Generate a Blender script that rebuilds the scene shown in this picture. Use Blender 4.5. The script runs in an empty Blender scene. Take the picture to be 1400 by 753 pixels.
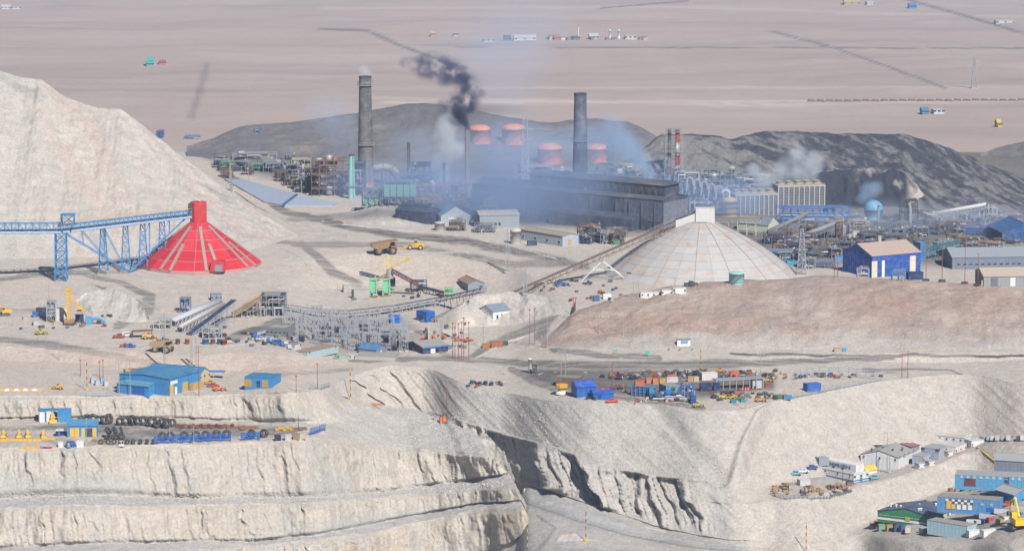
import bpy, bmesh, math, random
import numpy as np
from mathutils import Vector, Matrix
from mathutils.bvhtree import BVHTree
R = math.radians
random.seed(7)
SC = bpy.context.scene
COL = SC.collection

# ------------------------------------------------------------------ camera
FPX, CU, CV = 5600.0, 700.0, 376.5      # focal length and centre in photo pixels (1400 x 753)
HC, P0 = 290.0, R(8.5)                  # camera height above the plant level, tilt below horizontal
cam_d = bpy.data.cameras.new('camera')
cam = bpy.data.objects.new('camera', cam_d)
COL.objects.link(cam)
cam.location = (0, 0, HC)
cam.rotation_euler = (R(90) - P0, 0, 0)
cam_d.sensor_width = 36.0
cam_d.lens = 36.0 * FPX / 1400.0
cam_d.clip_start = 5.0
cam_d.clip_end = 60000.0
SC.camera = cam

# ------------------------------------------------------------------ light
SUN_EL, SUN_AZ = R(41), R(25)           # sun low behind the camera, a little to its right
S = Vector((math.sin(SUN_AZ) * math.cos(SUN_EL), -math.cos(SUN_AZ) * math.cos(SUN_EL), math.sin(SUN_EL)))
world = bpy.data.worlds.new('World')
SC.world = world
world.use_nodes = True
wn = world.node_tree
bg = wn.nodes['Background']
sky = wn.nodes.new('ShaderNodeTexSky')
sky.sky_type = 'NISHITA'
sky.sun_disc = False
sky.sun_elevation = SUN_EL
sky.sun_rotation = math.atan2(S.x, S.y)
sky.altitude = 2800
sky.air_density = 1.0
sky.dust_density = 0.6
wn.links.new(sky.outputs[0], bg.inputs[0])
bg.inputs[1].default_value = 0.05
sun_d = bpy.data.lights.new('sun', 'SUN')
sun_d.energy = 5.0
sun_d.angle = R(0.53)
sun_d.color = (1.0, 0.965, 0.92)
sun = bpy.data.objects.new('sun', sun_d)
COL.objects.link(sun)
sun.location = S * 500
sun.rotation_euler = S.to_track_quat('Z', 'Y').to_euler()
SC.view_settings.view_transform = 'Standard'
SC.view_settings.look = 'None'
SC.view_settings.exposure = 0.43
SC.view_settings.gamma = 1.0
SC.view_settings.use_curve_mapping = False
SC.render.engine = 'CYCLES'
SC.cycles.use_denoising = True
SC.cycles.denoising_prefilter = 'ACCURATE'
SC.cycles.max_bounces = 5
SC.cycles.diffuse_bounces = 1
SC.cycles.volume_bounces = 1
SC.cycles.transparent_max_bounces = 64
SC.cycles.volume_step_rate = 1.5
SC.cycles.volume_max_steps = 128

# ------------------------------------------------------------------ picture -> place
cP, sP = math.cos(P0), math.sin(P0)
def ray(u, v):
    a, b = (u - CU) / FPX, -(v - CV) / FPX
    return Vector((a, cP + b * sP, -sP + b * cP))
def at_d(u, v, d):
    r = ray(u, v); r = r * (d / r.y)
    return Vector((r.x, d, HC + r.z))
def at_z(u, v, z):
    r = ray(u, v); t = (z - HC) / r.z
    return Vector((r.x * t, r.y * t, z))
def slope_np(v):                         # dz/dy of the viewing rays at rows v
    b = -(v - CV) / FPX
    return (-sP + b * cP) / (cP + b * sP)
def xfac_np(u, v):
    b = -(v - CV) / FPX
    return (u - CU) / FPX / (cP + b * sP)
GROUNDS = []
def hit(u, v):
    o = Vector((0, 0, HC)); d = ray(u, v).normalized(); best = None
    for t in GROUNDS:
        p, n, i, dist = t.ray_cast(o, d)
        if p is not None and (best is None or dist < best[1]):
            best = (p, dist)
    return best[0] if best else at_z(u, v, 0)
def mpp(p):                              # metres per photo pixel at a point
    return (p.y * cP - (p.z - HC) * sP) / FPX
def down(x, y):
    best = -1e9
    for t in GROUNDS:
        p, n, i, dist = t.ray_cast(Vector((x, y, 400)), Vector((0, 0, -1)))
        if p is not None: best = max(best, p.z)
    return best if best > -1e8 else 0.0

# ------------------------------------------------------------------ noise
_rng = np.random.RandomState(11)
_perm = _rng.permutation(1024)
_grad = _rng.uniform(0, 2 * np.pi, 1024)
_gx, _gy = np.cos(_grad), np.sin(_grad)
def perlin(x, y):
    xi, yi = np.floor(x).astype(np.int64), np.floor(y).astype(np.int64)
    xf, yf = x - xi, y - yi
    u, v = xf * xf * xf * (xf * (xf * 6 - 15) + 10), yf * yf * yf * (yf * (yf * 6 - 15) + 10)
    def g(ix, iy, dx, dy):
        h = _perm[(_perm[ix & 1023] + iy) & 1023]
        return _gx[h] * dx + _gy[h] * dy
    a = g(xi, yi, xf, yf); b = g(xi + 1, yi, xf - 1, yf)
    c = g(xi, yi + 1, xf, yf - 1); d = g(xi + 1, yi + 1, xf - 1, yf - 1)
    return (a + u * (b - a)) * (1 - v) + (c + u * (d - c)) * v
def fbm(x, y, oct=4, gain=0.5):
    s, a = 0.0, 1.0
    for i in range(oct):
        s = s + a * perlin(x + 37.1 * i, y + 17.7 * i); x = x * 2.03; y = y * 2.03; a *= gain
    return s
def ridged(x, y, oct=4):
    s, a = 0.0, 1.0
    for i in range(oct):
        s = s + a * (1 - 2.2 * np.abs(perlin(x + 11.3 * i, y + 53.9 * i))); x = x * 2.1; y = y * 2.1; a *= 0.5
    return s
def sstep(a, b, x):
    t = np.clip((x - a) / (b - a), 0, 1)
    return t * t * (3 - 2 * t)
def curve(pts, x):
    p = np.array(pts, float)
    return np.interp(x, p[:, 0], p[:, 1])
def smooth_curve(pts, x, k=9):
    y = curve(pts, x)
    w = np.ones(2 * k + 1) / (2 * k + 1)
    return np.convolve(np.pad(y, k, mode='edge'), w, 'valid')

# ------------------------------------------------------------------ materials
MATS = {}
def srgb(h):
    h = h.lstrip('#')
    c = [int(h[i:i + 2], 16) / 255 for i in (0, 2, 4)]
    return tuple(x / 12.92 if x <= 0.04045 else ((x + 0.055) / 1.055) ** 2.4 for x in c)
def nodes_of(m):
    m.use_nodes = True
    return m.node_tree, m.node_tree.nodes['Principled BSDF']
def mat(name, col, rough=0.75, metal=0.0, grime=0.22, scale=0.5, spec=0.3, rust=0.0):
    """painted or bare surface: base colour with broad wear, dust and a little relief"""
    if name in MATS: return MATS[name]
    m = bpy.data.materials.new(name); MATS[name] = m
    t, b = nodes_of(m)
    N, L = t.nodes.new, t.links.new
    tc = N('ShaderNodeTexCoord'); oi = N('ShaderNodeObjectInfo')
    add = N('ShaderNodeVectorMath'); add.operation = 'ADD'
    L(tc.outputs['Object'], add.inputs[0]); L(oi.outputs['Location'], add.inputs[1])
    n1 = N('ShaderNodeTexNoise'); n1.inputs['Scale'].default_value = scale; n1.inputs['Detail'].default_value = 5
    L(add.outputs[0], n1.inputs['Vector'])
    n2 = N('ShaderNodeTexNoise'); n2.inputs['Scale'].default_value = scale * 5; n2.inputs['Detail'].default_value = 3
    L(add.outputs[0], n2.inputs['Vector'])
    dust = (0.36, 0.31, 0.26)
    mx = N('ShaderNodeMix'); mx.data_type = 'RGBA'
    mx.inputs['A'].default_value = (*col, 1)
    mx.inputs['B'].default_value = (*[c * 0.45 + d * 0.5 for c, d in zip(col, dust)], 1)
    mr = N('ShaderNodeMapRange'); mr.inputs[1].default_value = 0.42; mr.inputs[2].default_value = 0.75
    mr.inputs[3].default_value = 0; mr.inputs[4].default_value = min(1, grime * 2.2)
    L(n1.outputs['Fac'], mr.inputs[0]); L(mr.outputs[0], mx.inputs['Factor'])
    last = mx.outputs['Result']
    if rust:
        mx2 = N('ShaderNodeMix'); mx2.data_type = 'RGBA'
        mx2.inputs['B'].default_value = (0.33, 0.17, 0.085, 1)
        mr2 = N('ShaderNodeMapRange'); mr2.inputs[1].default_value = 0.5; mr2.inputs[2].default_value = 0.72
        mr2.inputs[3].default_value = 0; mr2.inputs[4].default_value = rust
        n3 = N('ShaderNodeTexNoise'); n3.inputs['Scale'].default_value = scale * 1.7; n3.inputs['Detail'].default_value = 6
        mp = N('ShaderNodeMapping'); mp.inputs['Location'].default_value = (13, 7, 3); mp.inputs['Scale'].default_value = (1, 1, 0.4)
        L(add.outputs[0], mp.inputs[0]); L(mp.outputs[0], n3.inputs['Vector'])
        L(n3.outputs['Fac'], mr2.inputs[0]); L(mr2.outputs[0], mx2.inputs['Factor']); L(last, mx2.inputs['A'])
        last = mx2.outputs['Result']
    br = N('ShaderNodeMapRange'); br.inputs[3].default_value = 0.82; br.inputs[4].default_value = 1.15
    br.inputs[1].default_value = 0.3; br.inputs[2].default_value = 0.7
    L(n2.outputs['Fac'], br.inputs[0])
    mu = N('ShaderNodeMix'); mu.data_type = 'RGBA'; mu.blend_type = 'MULTIPLY'; mu.inputs['Factor'].default_value = 1
    L(last, mu.inputs['A']); L(br.outputs[0], mu.inputs['B'])
    L(mu.outputs['Result'], b.inputs['Base Color'])
    b.inputs['Roughness'].default_value = rough; b.inputs['Metallic'].default_value = metal
    b.inputs['Specular IOR Level'].default_value = spec
    return m
def earth_mat(name, grain=0.35, bump=0.5, streak=False):
    """loose ground: colour of the soil from the mesh's colour layer, with stones and grain on top"""
    m = bpy.data.materials.new(name)
    t, b = nodes_of(m); N, L = t.nodes.new, t.links.new
    at = N('ShaderNodeAttribute'); at.attribute_name = 'soil'
    ge = N('ShaderNodeNewGeometry')
    n1 = N('ShaderNodeTexNoise'); n1.inputs['Scale'].default_value = 0.2; n1.inputs['Detail'].default_value = 9; n1.inputs['Roughness'].default_value = 0.62
    n2 = N('ShaderNodeTexNoise'); n2.inputs['Scale'].default_value = 0.9; n2.inputs['Detail'].default_value = 5; n2.inputs['Roughness'].default_value = 0.7
    for n in (n1, n2): L(ge.outputs['Position'], n.inputs['Vector'])
    r1 = N('ShaderNodeMapRange'); r1.inputs[1].default_value = 0.3; r1.inputs[2].default_value = 0.7; r1.inputs[3].default_value = 1 - grain * .32; r1.inputs[4].default_value = 1 + grain * .32
    r2 = N('ShaderNodeMapRange'); r2.inputs[1].default_value = 0.3; r2.inputs[2].default_value = 0.7; r2.inputs[3].default_value = 1 - grain * .75; r2.inputs[4].default_value = 1 + grain * .55
    L(n1.outputs['Fac'], r1.inputs[0]); L(n2.outputs['Fac'], r2.inputs[0])
    mm = N('ShaderNodeMath'); mm.operation = 'MULTIPLY'; L(r1.outputs[0], mm.inputs[0]); L(r2.outputs[0], mm.inputs[1])
    mu = N('ShaderNodeMix'); mu.data_type = 'RGBA'; mu.blend_type = 'MULTIPLY'; mu.inputs['Factor'].default_value = 1
    L(at.outputs['Color'], mu.inputs['A']); L(mm.outputs[0], mu.inputs['B'])
    L(mu.outputs['Result'], b.inputs['Base Color'])
    b.inputs['Roughness'].default_value = 0.95; b.inputs['Specular IOR Level'].default_value = 0.1
    bp = N('ShaderNodeBump'); bp.inputs['Strength'].default_value = bump; bp.inputs['Distance'].default_value = 1.0
    L(n2.outputs['Fac'], bp.inputs['Height']); L(bp.outputs[0], b.inputs['Normal'])
    return m
EARTH = earth_mat('dusty_ground')
EARTH_ROCK = earth_mat('rock_face', grain=0.34, bump=0.6)

# ------------------------------------------------------------------ mesh helpers
class MB:
    """collects shapes of one part"""
    def __init__(s): s.v, s.f = [], []
    def add(s, vs, fs):
        o = len(s.v); s.v += [tuple(p) for p in vs]; s.f += [tuple(o + i for i in f) for f in fs]; return s
    def box(s, c, d, rz=0.0):
        x, y, z = d[0] / 2, d[1] / 2, d[2] / 2; co, si = math.cos(rz), math.sin(rz)
        vs = [(c[0] + co * a * x - si * b_ * y, c[1] + si * a * x + co * b_ * y, c[2] + k * z) for k in (-1, 1) for a, b_ in ((-1, -1), (1, -1), (1, 1), (-1, 1))]
        return s.add(vs, [(3, 2, 1, 0), (4, 5, 6, 7), (0, 1, 5, 4), (1, 2, 6, 5), (2, 3, 7, 6), (3, 0, 4, 7)])
    def b0(s, x0, x1, y0, y1, z0, z1):
        return s.box(((x0 + x1) / 2, (y0 + y1) / 2, (z0 + z1) / 2), (x1 - x0, y1 - y0, z1 - z0))
    def tube(s, p, q, r, r2=None, n=8, cap=True):
        p, q = Vector(p), Vector(q); r2 = r if r2 is None else r2
        d = (q - p).normalized(); a = d.orthogonal().normalized(); b_ = d.cross(a)
        vs = [];
        for c, k in ((p, r), (q, r2)):
            vs += [c + (a * math.cos(2 * math.pi * i / n) + b_ * math.sin(2 * math.pi * i / n)) * k for i in range(n)]
        fs = [(i, (i + 1) % n, n + (i + 1) % n, n + i) for i in range(n)]
        if cap: fs += [tuple(range(n - 1, -1, -1)), tuple(range(n, 2 * n))]
        return s.add(vs, fs)
    def bar(s, p, q, w): return s.tube(p, q, w * 0.62, n=4)
    def lathe(s, prof, n=16, c=(0, 0, 0), a0=0.0, sweep=2 * math.pi):
        full = abs(sweep - 2 * math.pi) < 1e-6; m = n if full else n + 1
        vs = [(c[0] + r * math.cos(a0 + sweep * i / n), c[1] + r * math.sin(a0 + sweep * i / n), c[2] + z) for r, z in prof for i in range(m)]
        fs = []
        for j in range(len(prof) - 1):
            for i in range(n):
                k = (i + 1) % m
                fs.append((j * m + i, j * m + k, (j + 1) * m + k, (j + 1) * m + i))
        return s.add(vs, fs)
    def prism(s, poly, y0, y1):          # outline in x,z pulled along y
        n = len(poly)
        vs = [(x, y0, z) for x, z in poly] + [(x, y1, z) for x, z in poly]
        return s.add(vs, [tuple(range(n)), tuple(range(2 * n - 1, n - 1, -1))] + [(i, i + n, (i + 1) % n + n, (i + 1) % n) for i in range(n)])
    def path(s, pts, r, n=6):
        for a, b_ in zip(pts, pts[1:]): s.tube(a, b_, r, n=n)
        return s
    def truss(s, p, q, w, h, n, t=0.18, up=Vector((0, 0, 1))):
        """box girder of chords, posts and diagonals from p to q (p, q: middle of the underside)"""
        p, q = Vector(p), Vector(q); side = (q - p).cross(up).normalized() * (w / 2); top = up * h
        pts = [p.lerp(q, i / n) for i in range(n + 1)]
        for sg in (-1, 1):
            for k in (0, 1): s.bar(p + side * sg + top * k, q + side * sg + top * k, t * 1.3)
            for i in range(n + 1): s.bar(pts[i] + side * sg, pts[i] + side * sg + top, t)
            for i in range(n):
                a, b_ = (pts[i], pts[i + 1]) if i % 2 else (pts[i + 1], pts[i])
                s.bar(a + side * sg, b_ + side * sg + top, t * .8)
        for i in range(n + 1):
            s.bar(pts[i] - side, pts[i] + side, t * .8); s.bar(pts[i] - side + top, pts[i] + side + top, t * .8)
        return s
    def tower(s, w0, w1, h, n, t=0.2, c=(0, 0, 0), d0=None, d1=None):
        """lattice tower standing on c"""
        d0 = w0 if d0 is None else d0; d1 = w1 if d1 is None else d1
        def ring(k):
            f = k / n; w, d = (w0 + (w1 - w0) * f) / 2, (d0 + (d1 - d0) * f) / 2
            return [Vector((c[0] + a * w, c[1] + b_ * d, c[2] + h * f)) for a, b_ in ((-1, -1), (1, -1), (1, 1), (-1, 1))]
        for k in range(n):
            A, B = ring(k), ring(k + 1)
            for i in range(4):
                s.bar(A[i], B[i], t * 1.2); s.bar(B[i], B[(i + 1) % 4], t * .8)
                s.bar(A[i], B[(i + 1) % 4], t * .7); s.bar(A[(i + 1) % 4], B[i], t * .7)
        return s
    def build(s, name, material, parent=None, loc=None, smooth=False, label=None):
        me = bpy.data.meshes.new(name); me.from_pydata(s.v, [], s.f); me.update()
        bm = bmesh.new(); bm.from_mesh(me); bmesh.ops.recalc_face_normals(bm, faces=bm.faces); bm.to_mesh(me); bm.free()
        if smooth: me.polygons.foreach_set('use_smooth', [True] * len(me.polygons))
        me.materials.append(material)
        o = bpy.data.objects.new(name, me); COL.objects.link(o)
        if parent is not None: o.parent = parent
        if loc is not None: o.location = loc
        if label: o['label'] = label
        return o
def thing(name, label, cat, loc, rz=0.0, group=None):
    o = bpy.data.objects.new(name, None); COL.objects.link(o)
    o.empty_display_size = 0.5
    o.location = loc; o.rotation_euler = (0, 0, rz)
    o['label'] = label; o['category'] = cat
    if group: o['group'] = group
    return o
def copy_tree(o, loc=None, rz=None, label=None, parent=None, scale=None):
    c = o.copy(); COL.objects.link(c)
    if parent is not None: c.parent = parent
    if loc is not None: c.location = loc
    if rz is not None: c.rotation_euler = (0, 0, rz)
    if label: c['label'] = label
    if scale: c.scale = (scale, scale, scale)
    for ch in o.children: copy_tree(ch, parent=c)
    return c
def grid_object(name, X, Y, Z, C, material, keep=None, kind='structure', smooth=True, ground=True):
    """mesh from a grid of points; keep: mask of quads"""
    nr, nc = X.shape
    co = np.stack([X, Y, Z], -1).reshape(-1, 3)
    idx = np.arange(nr * nc).reshape(nr, nc)
    q = np.stack([idx[:-1, :-1], idx[1:, :-1], idx[1:, 1:], idx[:-1, 1:]], -1).reshape(-1, 4)
    if keep is not None: q = q[keep.reshape(-1)]
    used = np.unique(q); remap = np.zeros(nr * nc, np.int64); remap[used] = np.arange(len(used))
    q = remap[q]; co = co[used]; col = C.reshape(-1, 3)[used]
    me = bpy.data.meshes.new(name)
    me.vertices.add(len(co)); me.vertices.foreach_set('co', co.ravel().astype(np.float32))
    me.loops.add(q.size); me.loops.foreach_set('vertex_index', q.ravel().astype(np.int32))
    me.polygons.add(len(q)); me.polygons.foreach_set('loop_start', np.arange(0, q.size, 4, dtype=np.int32))
    me.update(calc_edges=True)
    if smooth: me.polygons.foreach_set('use_smooth', np.ones(len(q), bool))
    a = me.color_attributes.new('soil', 'FLOAT_COLOR', 'POINT')
    a.data.foreach_set('color', np.concatenate([col, np.ones((len(col), 1))], 1).ravel().astype(np.float32))
    me.materials.append(material)
    o = bpy.data.objects.new(name, me); COL.objects.link(o)
    if kind: o['kind'] = kind
    if ground: GROUNDS.append(BVHTree.FromPolygons(co.tolist(), q.tolist()))
    return o
# ================================================================== terrain
DUST = np.array((.44, .395, .345)); PINK = np.array((.465, .40, .34)); CREAM = np.array((.40, .355, .30))
GREY = np.array((.34, .33, .31)); ROAD = np.array((.085, .081, .078)); BROWN = np.array((.37, .275, .225))
SLAG = np.array((.028, .034, .05)); SAND = np.array((.36, .325, .285)); PLAIN = np.array((.36, .29, .255))
def mixc(c, d, w):
    return c + (d - c) * w[..., None]
def polyline_w(U, V, pts, w, soft=0.5, asp=1.0):
    """1 inside a band of half width w (photo pixels) round a line"""
    best = np.full(U.shape, 1e9)
    W = np.full(U.shape, 1.0)
    for a, b in zip(pts, pts[1:]):
        wa = a[2] if len(a) > 2 else w; wb = b[2] if len(b) > 2 else w
        dx, dy = b[0] - a[0], (b[1] - a[1]) * asp
        t = np.clip(((U - a[0]) * dx + (V - a[1]) * asp * dy) / (dx * dx + dy * dy), 0, 1)
        d = np.hypot(U - a[0] - t * dx, (V - a[1]) * asp - t * dy) / (wa + (wb - wa) * t)
        best = np.minimum(best, d)
    return 1 - sstep(1 - soft, 1 + soft * .4, best)
def poly_w(U, V, poly, soft=3.0):
    inside = np.zeros(U.shape, bool); dist = np.full(U.shape, 1e9); n = len(poly)
    for i in range(n):
        (x0, y0), (x1, y1) = poly[i], poly[(i + 1) % n]
        c = ((y0 > V) != (y1 > V)) & (U < (x1 - x0) * (V - y0) / ((y1 - y0) or 1e-9) + x0)
        inside ^= c
        dx, dy = x1 - x0, y1 - y0; t = np.clip(((U - x0) * dx + (V - y0) * dy) / (dx * dx + dy * dy), 0, 1)
        dist = np.minimum(dist, np.hypot(U - x0 - t * dx, V - y0 - t * dy))
    return np.where(inside, np.clip(dist / soft, 0, 1), 0)
def loft(us, lines, start, rows, u_of=None):
    """us: photo columns; lines: [(v points, slope points)], slope in degrees, positive = falling towards the camera.
    start: ('z', value) or arrays (y, z) of the first line. Returns X, Y, Z, U, V, strip number."""
    Y, Z, V, K, U = [], [], [], [], []
    for i, (vp, sp) in enumerate(lines):
        uu = us if u_of is None else u_of(i)
        v = smooth_curve(vp, uu, 9) if u_of is None else smooth_curve(vp, uu, 3)
        m = slope_np(v)
        if i == 0:
            if isinstance(start[0], str):
                z = np.full(len(us), float(start[1])); y = (z - HC) / m
            else: y, z = start
            Y.append(y); Z.append(z); V.append(v); K.append(np.zeros(len(us))); U.append(uu)
        else:
            s = np.tan(np.radians(smooth_curve(sp, uu, 14) if not np.isscalar(sp) else np.full(len(us), float(sp))))
            yn = (HC - (pz - py * s)) / (s - m)      # ground z = pz + s*(y - py) meets the ray z = HC + m*y
            yn = np.minimum(yn, py - 0.05); zn = HC + m * yn
            n = rows[i - 1]
            for k in range(1, n + 1):
                f = k / n
                Y.append(py + (yn - py) * f); Z.append(pz + (zn - pz) * f); V.append(pv + (v - pv) * f); U.append(pu + (uu - pu) * f)
                K.append(np.full(len(us), i - 1 + f))
            y, z = yn, zn
        py, pz, pv, pu = y, z, v, uu
    Y, Z, V, U, K = map(np.array, (Y, Z, V, U, K))
    return xfac_np(U, V) * Y, Y, Z, U, V, K
def soften(A, n=1):
    for _ in range(n):
        B = A.copy(); B[1:-1] = (A[:-2] + 2 * A[1:-1] + A[2:]) / 4; A = B
    return A
def steepness(Y, Z):
    gy = np.gradient(Y, axis=0); gz = np.gradient(Z, axis=0)
    return np.clip(np.abs(gz) / (np.abs(gy) + 1e-3), 0, 4)

# ---- main ground: smelter level, yards, terraces, slopes down to the pit road and the two building terraces
us = np.arange(-150, 1552, 1.7)
L = []
L.append(([(0, 208)], 0))
L.append(([(0, 242)], 0.0))
L.append(([(-150, 350), (450, 348), (480, 346), (600, 350), (700, 360), (760, 400), (800, 412), (1551, 412)], 0.0))
L.append(([(-150, 395), (200, 392), (420, 398), (480, 392), (600, 392), (700, 400), (760, 415), (800, 425), (1551, 430)],
          [(-150, 2), (400, 2), (480, 14), (640, 12), (720, 6), (800, 3), (1551, 3)]))
L.append(([(-150, 445), (200, 450), (300, 445), (450, 440), (760, 440), (1551, 450)], [(-150, 2), (300, 2), (480, 0), (640, 1), (760, 3), (1551, 3)]))
L.append(([(-150, 470), (100, 475), (200, 482), (260, 488), (330, 481), (400, 487), (480, 491), (560, 490), (640, 488), (760, 480), (900, 483), (1551, 483)], [(-150, 1), (640, 1), (760, 3.5), (1551, 3.5)]))
L.append(([(-150, 490), (100, 495), (200, 505), (300, 509), (400, 500), (500, 495), (600, 498), (660, 497), (760, 491), (900, 490), (1100, 494), (1300, 496), (1400, 491), (1551, 490)],
          [(-150, 10), (380, 12), (430, 2), (640, 2), (760, 3.5), (1000, 3), (1150, 22), (1551, 22)]))
L.append(([(-150, 541), (0, 540), (150, 541), (250, 541), (350, 537), (430, 535), (455, 526), (480, 514), (530, 498), (590, 503), (620, 520), (660, 530), (740, 546), (800, 549), (900, 553), (950, 561), (1010, 561), (1060, 548), (1130, 536), (1200, 521), (1280, 513), (1330, 511), (1400, 526), (1551, 532)], [(-150, .5), (620, .5), (740, 1.5), (1551, 1)]))
XA, YA, ZA, UA, VA, KA = loft(us, L, ('z', 0), [14, 90, 50, 42, 36, 26, 48])
nA = XA.shape[0]
# right part, below the terrace edge
msk = us >= 430
us2 = us[msk]
L2 = [L[-1]]
L2.append(([(480, 545), (560, 560), (600, 562), (640, 577), (700, 594), (760, 610), (850, 640), (900, 648), (960, 655), (1000, 661), (1050, 665), (1100, 655), (1170, 645), (1250, 624), (1350, 600), (1400, 597), (1551, 590)],
           [(480, 40), (1000, 36), (1100, 34), (1551, 33)]))
L2.append(([(430, 610), (560, 606), (610, 602), (640, 605), (700, 624), (760, 642), (850, 670), (900, 679), (960, 685), (1010, 688), (1050, 684), (1100, 679), (1180, 662), (1260, 642), (1340, 612), (1400, 607), (1551, 600)],
           [(480, 62), (900, 60), (980, 45), (1050, 4), (1100, 0), (1551, 0)]))
L2.append(([(430, 790), (560, 785), (640, 785), (690, 745), (709, 656), (760, 672), (850, 703), (900, 719), (960, 733), (1000, 738), (1060, 735), (1120, 729), (1180, 717), (1230, 692), (1300, 667), (1360, 642), (1400, 636), (1551, 630)],
           [(480, 64), (900, 62), (1000, 45), (1100, 36), (1200, 30), (1551, 30)]))
L2.append(([(430, 850), (560, 845), (640, 845), (690, 810), (712, 704), (760, 716), (850, 738), (900, 747), (960, 754), (1010, 757), (1060, 757), (1120, 750), (1170, 730), (1220, 736), (1300, 746), (1380, 740), (1400, 736), (1551, 730)],
           [(430, 8), (720, 8), (850, 5), (970, 1.5), (1040, 30), (1120, 30), (1190, 0), (1551, 0)]))
L2.append(([(430, 870), (640, 840), (900, 810), (1551, 800)], [(430, 6), (760, 6), (950, 3), (1100, 32), (1551, 33)]))
L2.append(([(430, 920), (1551, 880)], [(480, 3), (1551, 25)]))
XB, YB, ZB, UB, VB, KB = loft(us2, L2, (YA[-1][msk], ZA[-1][msk]), [100, 34, 64, 44, 36, 20])
ZA = soften(ZA, 2); ZB = soften(ZB, 2)
ZB[0] = ZA[-1][msk]

def relief(X, Y, Z, amp_flat, amp_rock, fx=0.11, fz=0.05, ridge=1.0, thr=(0.5, 1.4)):
    st = steepness(Y, Z)
    st = soften(st, 3)
    rock = sstep(thr[0], thr[1], st)
    n = fbm(X * .05, Y * .05, 4) * amp_flat + fbm(X * .35, Y * .35, 3) * amp_flat * .35
    Zn = Z + n * (1 - rock * .6)
    g = ridged(X * fx, Z * fz + Y * fz * .4 + 5, 4) * ridge + fbm(X * .3, Z * .22, 3) * .6
    Yn = Y - (g - .35) * amp_rock * rock
    return X + fbm(X * .09, Z * .12 + 40, 3) * amp_rock * .5 * rock, Yn, Zn, rock
edge = np.ones_like(ZA); 
XA2, YA2, ZA2, RA = relief(XA, YA, ZA, 0.42, 1.5)
# crag at the end of the plateau: gullies running down to the left
def colour_ground(X, Y, Z, U, V, rock):
    big = fbm(X * .012, Y * .02, 3); mid = fbm(X * .05 + 9, Y * .09, 4)
    C = np.broadcast_to(DUST, X.shape + (3,)).copy()
    C = mixc(C, PINK, np.clip(.35 + big * 1.2, 0, 1) * (1 - sstep(560, 800, U) * .5))
    C = mixc(C, GREY, np.clip(mid * .55 - .02, 0, .3))
    return C
roadsA = [([(300, 232, 6), (345, 262, 7), (390, 293, 8), (480, 314, 8), (560, 326, 9), (640, 333, 9), (710, 347, 8), (800, 372, 7)], 8, .75),
          ([(395, 305, 5), (480, 296, 4), (500, 285, 4)], 5, .5),
          ([(370, 331, 4), (420, 336, 6), (560, 336, 5), (700, 362, 6), (770, 366, 8)], 6, .55),
          ([(412, 334, 6), (435, 352, 8), (455, 372, 9), (490, 388, 8)], 8, .6),
          ([(-20, 462, 6), (60, 470, 8), (120, 480, 8), (190, 493, 7), (260, 508, 6)], 7, .62),
          ([(-20, 386, 5), (40, 377, 5), (110, 374, 4), (170, 388, 6), (205, 405, 9), (200, 425, 12), (160, 445, 7)], 8, .62),
          ([(-20, 425, 6), (60, 425, 5)], 5, .35),
          ([(312, 464, 8), (345, 452, 9), (385, 437, 6)], 8, .75),
          ([(640, 492, 6), (672, 470, 8), (720, 452, 8), (770, 420, 6)], 7, .6),
          ([(765, 425, 5), (745, 443, 9), (738, 462, 9), (760, 478, 8), (830, 486, 7), (900, 489, 6)], 8, .62),
          ([(480, 493, 5), (620, 489, 6), (720, 497, 9), (860, 500, 12), (960, 499, 12), (1080, 494, 7), (1220, 490, 4)], 8, .7),
          ([(1000, 484, 3.5), (1150, 486, 3.5), (1551, 486, 3.5)], 4, .95),
          ([(1180, 505, 3), (1300, 505, 2), (1330, 520, 3), (1400, 528, 5), (1551, 535, 5)], 4, .6),
          ([(350, 515, 6), (480, 505, 4)], 5, .4),
          ([(700, 505, 7), (730, 520, 10), (770, 538, 6), (860, 545, 6), (960, 556, 6)], 7, .6)]
def roads(U, V, lst, warp):
    w = np.zeros(U.shape)
    for pts, hw, k in lst:
        w = np.maximum(w, polyline_w(U, V + warp, pts, hw, .4, 1.6) * k)
    return w
CA = colour_ground(XA, YA, ZA, UA, VA, RA)
WA = roads(UA, VA, roadsA, fbm(XA * .06, YA * .06, 3) * 2.5)
yard = poly_w(UA, VA, [(735, 500), (1010, 503), (1065, 512), (1062, 536), (960, 549), (850, 545), (770, 538), (700, 515)], 8) * .85
yard = np.maximum(yard, poly_w(UA, VA, [(390, 430), (560, 430), (600, 470), (520, 492), (400, 485), (350, 470)], 10) * .35)
yard = np.maximum(yard, poly_w(UA, VA, [(640, 180), (950, 180), (1551, 200), (1551, 376), (1080, 376), (940, 345), (800, 330), (640, 310), (540, 300), (470, 262), (420, 262), (300, 232), (250, 205), (400, 200)], 12) * .8)
track = np.clip(.8 + fbm(XA * .02, YA * .3, 3) * 1.0, 0.5, 1)
CA = mixc(CA, ROAD, np.clip(np.maximum(WA * track * 1.15, yard * (.8 + .2 * track)), 0, 1))
pale = poly_w(UA, VA, [(110, 398), (150, 396), (195, 415), (185, 438), (140, 444), (120, 425)], 8)
CA = mixc(CA, np.array((.48, .45, .42)), pale * .8)
redw = polyline_w(UA, VA, [(-60, 488), (100, 492), (300, 500), (420, 497)], 16, .8)
CA = mixc(CA, np.array((.48, .38, .315)), redw * .6)
CA = mixc(CA, CREAM, RA * .35)
keep_road = ((WA[:-1, :-1] + WA[1:, 1:]) / 2) > .38
ground = grid_object('ground', XA2, YA2, ZA2, CA, EARTH, ~keep_road)
haul_road = grid_object('haul_road', XA2, YA2, ZA2, CA, EARTH, keep_road)

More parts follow.
